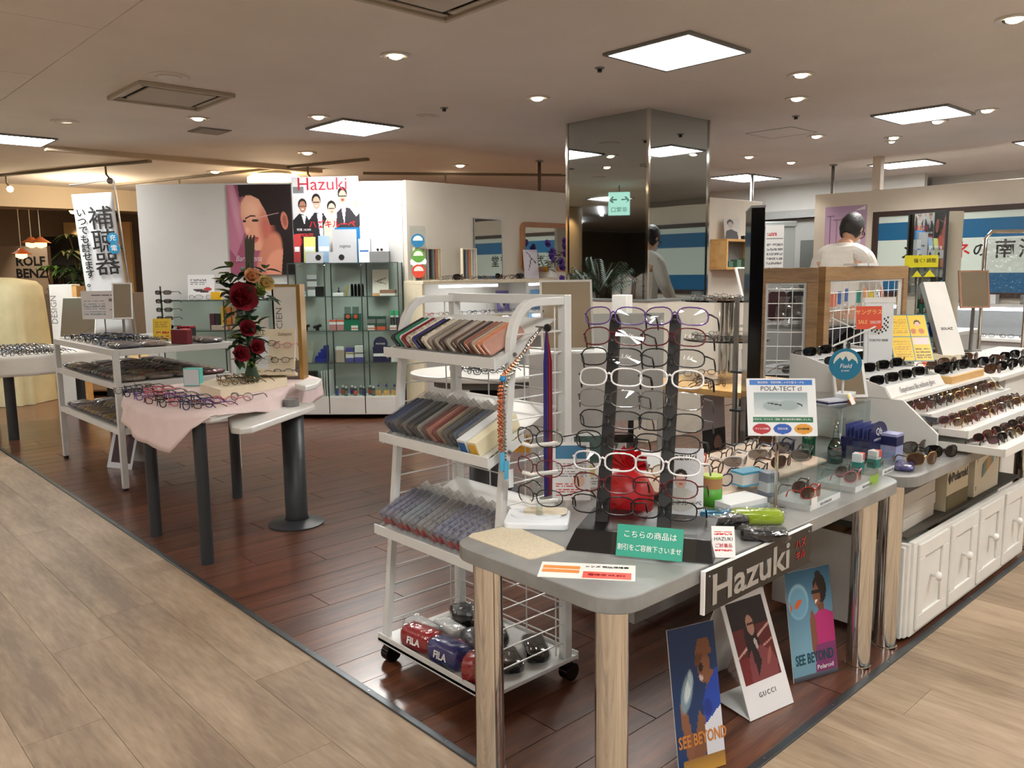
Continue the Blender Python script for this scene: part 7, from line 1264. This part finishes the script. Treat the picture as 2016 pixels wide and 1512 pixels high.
for k in range(3): t = thing('charm_stand', 'tiny wire charm on a wooden foot in the right bottom bay', 'ornament', M=CP @ T(-.26 + k * .085, .12, ZS[0] + .001), group='wire charms in the showcase'); ob('foot', MB().box(-.03, .03, -.02, .02, 0, .05), woodt, t); ob('wire', MB().tube([(0, 0, .05), (0, 0, .12), (.02, 0, .14)], .003, 5), steel, t); ob('bead', MB().ball((.0, 0, .1), .014, 8, 5), vio, t)
# things on top of the showcase
ZTp = 1.6125
for s, w_, h_, m_, l in [(-1.06, .07, .30, mat('leaf_red', (180, 60, 60), .5), 'red and white leaflet'), (-.93, .12, .27, mat('leaf_yell', (206, 212, 120), .5), 'pale yellow leaflet'), (-.78, .12, .28, mat('leaf_sky', (150, 176, 206), .5), 'sky blue leaflet with a cyclist')]:
    t = thing('leaflet_holder', l + ' in a clear holder on top of the showcase', 'leaflet', M=CP @ T(s, .12, ZTp)); ob('leaflet', MB().box(-w_ / 2, w_ / 2, 0, .006, .01, h_, RX(-.12)), m_, t); ob('print', MB().box(-w_ / 2 + .01, w_ / 2 - .01, -.0015, 0, .12, .17, RX(-.12)), pale, t); ob('holder', MB().box(-w_ / 2 - .006, w_ / 2 + .006, -.016, -.012, .0, .14).box(-w_ / 2 - .006, w_ / 2 + .006, -.016, .03, 0, .004), acry, t)
t = thing('brochure_box', 'grey brochure box with lettering and blue backing on top of the showcase', 'brochure', M=CP @ T(-.55, .14, ZTp)); ob('back_card', MB().box(-.12, .14, .03, .036, 0, .36), mat('card_blue', (20, 110, 170), .4), t); ob('front_card', MB().box(-.14, .11, 0, .03, 0, .34), mat('card_silver', (176, 178, 182), .4), t); text('FIGMA', .05, ink_k, t, FM((-.01, -.0008, .17), -90)) if False else text('nqmo', .05, ink_k, t, FM((-.01, -.0008, .17), -90))
for s, l in ((-.86, 'left'), (-.62, 'right')): t = thing('product_card', f'small grey card with earphone pictures before the leaflets, {"beside the yellow leaflet" if l == "left" else "before the grey brochure box"}', 'card', M=CP @ T(s, .05, ZTp)); ob('card', MB().box(-.09, .09, 0, .006, 0, .11), mat('card_silver', (176, 178, 182), .4), t); ob('device', MB().cyl(0, 0, 0, .001, .03, 14, M=FM((.04, -.0006, .055), -90)), ink_k, t)
for s, h_, l in ((-.35, .24, 'short white product carton with a blue stripe'), (-.20, .20, 'white product display with two dark earpieces')):
    t = thing('product_stand', l + ' on top of the showcase', 'display box', M=CP @ T(s, .12, ZTp)); 
    if s < -.3: ob('carton', MB().box(-.06, .06, -.03, .03, 0, h_), pale, t); ob('stripe', MB().box(-.05, .04, -.0315, -.03, .11, .125), ink_b, t)
    else: ob('plinth', MB().box(-.1, .1, -.04, .04, 0, .11), mgrey, t); ob('back_card', MB().box(-.09, .09, .02, .026, .11, .33), pale, t); ob('earpiece', MB().ball((-.02, 0, .13), .014, 8, 5), black, t); ob('earpiece', MB().ball((.02, 0, .13), .014, 8, 5), black, t)
# ---- lower left showcase
LS = thing('low_showcase', 'lower glass showcase with boxed goods behind the flower arrangement', 'showcase', M=CP @ T(-1.16, 0, 0)); ob('base', MB().box(-1.3, 0, 0, .27, .04, .45), wallw, LS, bevel=.003); ob('plinth', MB().box(-1.25, -.05, .04, .3, 0, .04), dgrey, LS); ob('glass_top', MB().box(-1.3, 0, 0, .27, 1.24, 1.248), glass, LS); ob('top_edge', MB().box(-1.3, 0, -.004, 0, 1.238, 1.25), MATS['glass_edge'], LS); ob('glass_shelf', MB().box(-1.3, 0, .005, .265, .925, .933), glass, LS); ob('shelf_edge', MB().box(-1.3, 0, -.002, .005, .923, .935), MATS['glass_edge'], LS); ob('front_pane', MB().box(-1.3, 0, 0, .004, .45, 1.238), glass, LS); ob('rear_pane', MB().box(-1.3, 0, .266, .27, .45, 1.238), mat('rear_glass', (196, 204, 200), .25), LS)
for x in (-1.3, -.65, 0): ob('edge_post', MB().box(x - .006, x + .006, -.002, .008, .45, 1.24), dgrey, LS)
for k, (h, n_) in enumerate([('5a2a3a', 'plum'), ('2a2a30', 'black'), ('c8a030', 'yellow'), ('c07030', 'orange'), ('b08060', 'tan'), ('3a3a40', 'charcoal')]): cbox('lens_tube', f'{n_} slim carton in the low showcase', 'box', -1.98 + k * .06, .934, .045, .05, .24 if k > 1 else .17, cm(h), .12)
for k in range(4): cbox('pale_case', 'pale pouch on the low showcase shelf', 'pouch', -2.3 + k * .2, .934 if k > 1 else .4505, .16, .1, .05, mat('pouch_pink', (206, 180, 170), .7), .12, 0, (), 'pale pouches in the low showcase')
poster('goggle_card', 'white product card with red and black glasses pictures on the low showcase', 'card', .28, .26, (226, 228, 230), [('e', .5, .36, .3, .06, -8, (60, 50, 54)), ('e', .75, .42, .16, .07, 0, (176, 60, 66)), ('l', .1, .6, .7, .85, 3, (120, 124, 130))], CP @ T(-2.1, .15, 1.2485) @ FM((0, 0, 0), -90, 6), dens=110)
for k in range(2): o = link(bpy.data.objects.new('eyeglasses', gsimple('clear', lens_c, 'shield'))); o.matrix_local = CP @ T(-2.15 + k * .18, .1, 1.2485); tag(o, 'clear protective goggles on the low showcase', 'glasses', 'goggles on the low showcase')
t = cbox('yellow_item', 'yellow rounded container on the low showcase', 'container', -1.9, 1.2485, .1, .06, .08, mat('item_yellow', (232, 184, 30), .4), .06); cbox('card_dispenser', 'dark card dispenser beside the flower arrangement on the low showcase', 'dispenser', -1.55, 1.2485, .24, .08, .15, dgrey, .1, 0, [(.3, .8, black)]); t = thing('clear_cup', 'clear plastic cup on the low showcase beside the poster wall', 'cup', M=CP @ T(-1.24, .12, 1.2485)); ob('wall', MB().lathe([(.045, 0), (.065, .16)], 20), clear('cup_clear', (230, 232, 232), .08, 1.5, extra=.1), t, smooth=True); ob('rim', MB().lathe([(.064, .16), (.068, .16), (.068, .165), (.064, .165)], 20), pale, t)
# ================================================================ back wall shelving with tube lights
bw = thing('lit_shelving', 'cream wall shelving with lit shelves along the beige wall', 'shelf unit', (0, 7.05, 0))
ob('top_board', MB().box(5.0, 7.55, -.34, 0, 1.385, 1.42), cream, bw, bevel=.003); ob('side_board', MB().box(5.0, 5.03, -.32, 0, .0, 1.385), cream, bw); ob('side_board', MB().box(6.46, 6.50, -.32, 0, 0, 1.385), steelw, bw); ob('side_board', MB().box(7.5, 7.53, -.32, 0, 0, 1.385), steelw, bw); ob('back_board', MB().box(5.03, 7.5, -.012, 0, .3, 1.385), wallw, bw)
for z in (1.05, .78): ob('shelf', MB().box(5.03, 7.5, -.3, -.012, z - .02, z), white, bw)
ob('cupboard', MB().box(5.03, 7.5, -.34, -.012, .08, .45), wallw, bw)
for z, x0, x1 in ((1.375, 5.25, 6.05), (1.02, 5.3, 6.2), (1.375, 6.55, 6.85), (1.02, 6.6, 7.3)): ob('tube_light', MB().box(x0, x1, -.3, -.27, z - .03, z - .005), tube_on, bw)
for zz, l in ((1.05, 'middle'), (.78, 'lower')):
    for k in range(12): put_glasses(5.14 + k * .195, 6.80, zz, 0, random.choice(fcs + ['gold', 'pink']), lens_c, 'std', f'glasses on the lit {l} shelf of the cream wall shelving', f'glasses on the lit {l} wall shelf')
for k in range(6): put_glasses(5.30 + k * .2, 6.74, 1.42, 0, random.choice(['gold', 'silver', 'brown']), lens_c, 'std', 'fine metal glasses along the top board of the wall shelving', 'glasses on the top board')
put_glasses(5.60, 6.84, 1.42, .3, 'black', lens_d, 'shield', 'black loupe glasses between the two sleeve racks on the wall shelving', 'black loupes on the top board', sc=1.25); put_glasses(6.52, 6.84, 1.42, .3, 'black', lens_d, 'shield', 'black loupe glasses before the wall mirror', 'black loupes on the top board', sc=1.25)
for x0, n_, l in ((5.22, 9, 'wide'), (5.78, 5, 'narrow')):
    t = thing('sleeve_rack', f'{l} cream slotted rack of striped temple samples on the wall shelving', 'rack', (x0, 6.92, 1.42)); w_ = n_ * .036; ob('frame', MB().box(-w_ / 2 - .01, -w_ / 2, -.02, .02, 0, .34).box(w_ / 2, w_ / 2 + .01, -.02, .02, 0, .34).box(-w_ / 2, w_ / 2, -.02, .02, .33, .34).box(-w_ / 2, w_ / 2, -.02, .04, 0, .012), cream, t)
    for k in range(n_): ob('sample', MB().box(-w_ / 2 + .006 + k * .036, -w_ / 2 + .026 + k * .036, -.012, .012, .012, .325), [cm('2a2a2e'), cm('c07a5a'), cm('c9ccd0'), cm('7a8c94'), cream][k * 3 % 5], t)
t = thing('badge_stand', 'tall clear stand with blue green and red round badges beside the showcase', 'sign', (5.06, 6.86, 1.42)); BM = FM((0, 0, 0), 236, 4); ob('panel', MB().box(-.08, .08, 0, .56, -.003, 0, BM), acry, t)
for k, c in enumerate(((206, 70, 50), (90, 150, 60), (30, 110, 150))): m_ = mat('badge%d' % k, c, .4); d_ = ob('badge', MB().cyl(0, 0, 0, .004, .07, 24, M=BM @ T(0, .1 + k * .155, 0)), m_, t); ob('badge_window', MB().prism([(.05 * math.cos(a), .05 * math.sin(a)) for a in [PI * q / 10 for q in range(11)]], .004, .005, BM @ T(0, .1 + k * .155, 0)), MATS['disc_cream'], d_)
t = thing('wall_mirror', 'tall thin-framed wall mirror above the cream shelving', 'mirror', (6.17, 7.05, 1.42)); ob('glass', MB().box(-.2, .2, -.018, -.01, .01, .67), mirror, t); ob('frame', MB().box(-.21, -.2, -.02, 0, 0, .68).box(.2, .21, -.02, 0, 0, .68).box(-.2, .2, -.02, 0, .67, .68).box(-.2, .2, -.02, 0, 0, .01), steel, t); ob('backing', MB().box(-.2, .2, -.01, 0, .01, .67), dgrey, t)
t = thing('wall_mirror', 'rounded oak-framed wall mirror beside the mirrored column', 'mirror', (7.25, 7.05, 1.50)); oak = mat('oak_frame', (156, 104, 62), .45, noise=.12, scale=6)
def ring_frame(w_, h_, r, fwid):
    o_ = rrect(-w_ / 2, w_ / 2, 0, h_, r); i_ = rrect(-w_ / 2 + fwid, w_ / 2 - fwid, fwid, h_ - fwid, max(.005, r - fwid)); n_ = len(o_); b = MB(); vs = [(x, -.03, z) for x, z in o_] + [(x, -.03, z) for x, z in i_] + [(x, 0, z) for x, z in o_] + [(x, 0, z) for x, z in i_]
    fs = []
    for k in range(n_): j = (k + 1) % n_; fs += [(k, j, n_ + j, n_ + k), (2 * n_ + k, 3 * n_ + k, 3 * n_ + j, 2 * n_ + j), (k, 2 * n_ + k, 2 * n_ + j, j), (n_ + k, n_ + j, 3 * n_ + j, 3 * n_ + k)]
    return b.add(vs, fs)
ob('frame', ring_frame(1.15, .58, .08, .06), oak, t); ob('glass', MB().box(-.52, .52, -.012, -.004, .055, .525), mirror, t)
# purple flower arrangement and small posters on the shelving
pf = thing('flower_arrangement', 'purple orchid arrangement in a white vase on the wall shelving', 'flowers', (7.0, 6.84, 1.422)); va_keep = va; va = pf
ob('vase', MB().lathe([(.05, 0), (.055, .02), (.04, .12), (.05, .16)], 16), white, pf, smooth=True); purp = mat('orchid_purple', (110, 80, 170), .6, noise=.25, scale=20)
for k in range(11): rose((.17 * math.cos(k * 2.4) * (.4 + .06 * k), (-.19 if k % 4 == 3 else -.06 + .05 * math.sin(k * 2.4)), .12 + .03 * k - (.35 if k % 4 == 3 else 0)), .055, purp, 'orchid_bloom')
rose((-.12, -.08, .14), .05, mat('bloom_white', (206, 206, 190), .6), 'white_bloom'); rose((-.2, -.06, .1), .04, mat('bloom_gold', (200, 150, 40), .6), 'yellow_bloom')
fb = MB()
for k in range(60): a = rf.uniform(0, 2 * PI); leaf(fb, (rf.uniform(-.15, .15), rf.uniform(-.08, .06), .16 + rf.uniform(-.06, .16)), (math.cos(a), math.sin(a), rf.uniform(-.4, .6)), rf.uniform(.06, .12), .03)
ob('leaves', fb, leafm, pf); va = va_keep
poster('branch_card', 'lilac card with dark branches leaning on the wall shelving', 'card', .18, .34, (196, 190, 200), [('p', [(.1, 1), (.2, .95), (.9, .55), (.85, .5)], (60, 50, 60)), ('p', [(.5, .7), (.3, .3), (.36, .3), (.56, .68)], (60, 50, 60))], T(6.72, 6.9, 1.42) @ FM((0, 0, 0), 250, 10), dens=80)
for x_, z_, c_, l in ((6.9, 1.05, (90, 130, 170), 'blue portrait card'), (6.35, 1.05, (120, 110, 170), 'violet product card'), (6.75, .78, (60, 140, 190), 'sky blue card'), (5.75, .78, (226, 226, 228), 'white card with a red and black figure'), (6.30, .78, (206, 170, 60), 'ochre card')):
    poster('shelf_card', l + ' standing on the cream wall shelving', 'card', .2, .24, c_, [('e', .5, .45, .25, .25, 0, (206, 206, 210), .3), ('e', .6, .4, .12, .16, 0, (40, 36, 60), .1)], T(x_, 7.0, z_) @ FM((0, 0, 0), -90, 6), dens=60)
# standing mirror and oval table in front of the wall shelving
table_mirror('standing_mirror', 'tilted white-framed mirror standing behind the wire rack', T(*DD(1118, 640, 4.6)[:2], 1.06) @ FM((0, 0, 0), 232, 12), .30, .40, white); q = DD(1118, 640, 4.6)
tag(ob('mirror_cabinet', MB().box(-.22, .22, -.2, .2, 0, 1.05), wallw, None, (q[0] + .08, q[1] + .08, 0), math.radians(-43), bevel=.003), 'white cabinet carrying the tilted white-framed mirror', 'cabinet')
ot = thing('oval_table', 'white oval-topped table on a dark grey pedestal behind the wire rack', 'table', (3.62, 4.17, 0)); ob('tabletop', MB().prism([(.52 * math.cos(2 * PI * k / 32), .40 * math.sin(2 * PI * k / 32)) for k in range(32)], .80, .835, RZ(-.8)), white, ot, bevel=.008); ob('apron', MB().prism([(.36 * math.cos(2 * PI * k / 24), .26 * math.sin(2 * PI * k / 24)) for k in range(24)], .74, .80, RZ(-.8)), mgrey, ot); ob('pedestal', MB().lathe([(.17, .012), (.13, .04), (.115, .74)], 28), dgrey, ot, smooth=True); ob('base_disc', MB().cyl(0, 0, 0, .014, .22, 32), dgrey, ot)
for k in range(8): put_glasses(3.42 + .07 * (k % 4), 4.08 + .19 * (k // 4), .835, -PI / 2, 'black', lens_c, 'std', 'black glasses on the white oval table', 'glasses on the oval table')
ap = thing('slant_frames', 'two slanted black-edged picture boards leaning by the wire rack', 'board', (3.05, 2.95, 0), math.radians(-40))
for k in range(2): Mq = FM((k * .13 - .05, .04 * k, .02), -90, 18, -24); ob('board', MB().box(-.035, .035, 0, .62, -.012, 0, Mq), black, ap); ob('print', MB().box(-.026, .026, .02, .6, 0, .001, Mq), mat('print_grey', (176, 180, 184), .5) if k == 0 else mat('print_rose', (206, 176, 166), .5), ap)
ob('easel_foot', MB().box(-.14, .14, -.02, .2, 0, .02), black, ap)
tag(ob('clear_curtain', MB().sheet((0, 0, .55), (.62, 0, .55), (.62, 0, 1.22), (0, 0, 1.22), .003).box(0, .62, -.006, .006, 1.22, 1.235).box(0, .03, -.006, .006, 0, 1.22).box(.59, .62, -.006, .006, 0, 1.22), mat('frost_panel', (206, 208, 206), .3), None, (3.75, 3.55, 0), math.radians(-42)), 'pale frosted screen standing behind the wire rack', 'screen')
# goods on the column ledge base
wm_ = DD(1225, 590, 6.2); tag(ob('square_post', MB().box(-.06, .06, -.06, .06, 0, 1.32), white, None, (wm_[0], wm_[1], 0), .3, bevel=.004), 'slim white square post before the mirrored column', 'post')
# ================================================================ what the column mirrors face: aisle behind the camera
ex = thing('exit_sign', 'green and white exit sign with two arrows hanging from the ceiling', 'sign', (1.05, 8.6, 0), math.radians(-40)); ob('box', MB().box(-.02, .02, -.17, .17, 2.38, 2.74), glow('exit_glow', (190, 240, 220), 1.2), ex); ob('stem', MB().box(-.01, .01, -.01, .01, 2.74, ZC), mgrey, ex); text('← →', .15, mat('exit_green', (10, 110, 80), .5), ex, FM((.021, 0, 2.62), 0), bold=.004); text('非常口', .09, MATS['exit_green'], ex, FM((.021, 0, 2.46), 0))
def clothes_rail(x, y, rz, l):
    t = thing('clothes_rail', l, 'clothes rail', (x, y, 0), rz); ob('rail', MB().tube([(-.7, 0, 0), (-.7, 0, 1.45), (.7, 0, 1.45), (.7, 0, 0)], .016, 8), dgrey, t)
    for k in range(12): ob('garment', MB().prism([(-.16, 0), (.16, 0), (.2, .75), (.05, .85), (-.05, .85), (-.2, .75)], -.025, .025, T(-.6 + k * .11, 0, .58) @ RZ(PI / 2) @ RX(PI / 2)), cm(['8a5a6a', '3a3a40', 'b0a090', '6a6a80', 'a86a70', 'c8c0b8'][k % 6]), t)
clothes_rail(-1.9, 10.9, -.6, 'dark rail of hanging clothes across the aisle near the potted palm'); clothes_rail(-3.6, 11.6, -.5, 'second rail of hanging clothes farther across the aisle'); clothes_rail(-2.4, 13.6, -.9, 'third rail of hanging clothes beyond the warm lit pillar'); clothes_rail(1.6, -3.2, .1, 'rail of hanging clothes beyond the aisle behind the viewer'); clothes_rail(-4.6, 14.2, -.6, 'fourth rail of hanging clothes by the far wall')
ck = struct(thing('column', 'x', 'x', (-1.75, 12.35, 0))); del ck['label'], ck['category']; ck.name = 'column_aisle'; ob('shaft', MB().cyl(0, 0, 0, ZC, .3, 28), mat('pillar_tan', (150, 126, 96), .6), ck, smooth='a'); light('SPOT', 'pillar_wash', (-1.35, 11.9, ZC - .05), 40, (1, .7, .38), .04, 60, (-.35, .4, -1))
for k, (x, y) in enumerate([(-3, 12.5), (-4.5, 10.2), (-5, 15)]): t = thing('strip_light', 'long glowing strip light over the clothes rails', 'strip light', (x, y, ZC - .03), -.7, 'strip lights over the clothes'); ob('tube', MB().box(-1.2, 1.2, -.03, .03, 0, .03), tube_on, t)
plant('potted_palm', 'bushy potted palm across the aisle facing the mirrored column', -.34, 10.2, 1.9, 26, .75, .05, leafm, 12, .1, True)
for k in (0, 1, 2, 4, 5): tag(ob('kiosk_shelf', MB().box(-.5, .5, -.2, .2, 0, .5 + .12 * (k % 3)), cm(['3a3a40', 'b0a090', '8a5a6a'][k % 3]), None, (-3.0 - .75 * (k % 3), 10.0 + 1.5 * (k // 3) - .55 * (k % 3), 0), -.7), 'low goods stand among the clothes rails across the aisle', 'goods stand', 'goods stands across the aisle')
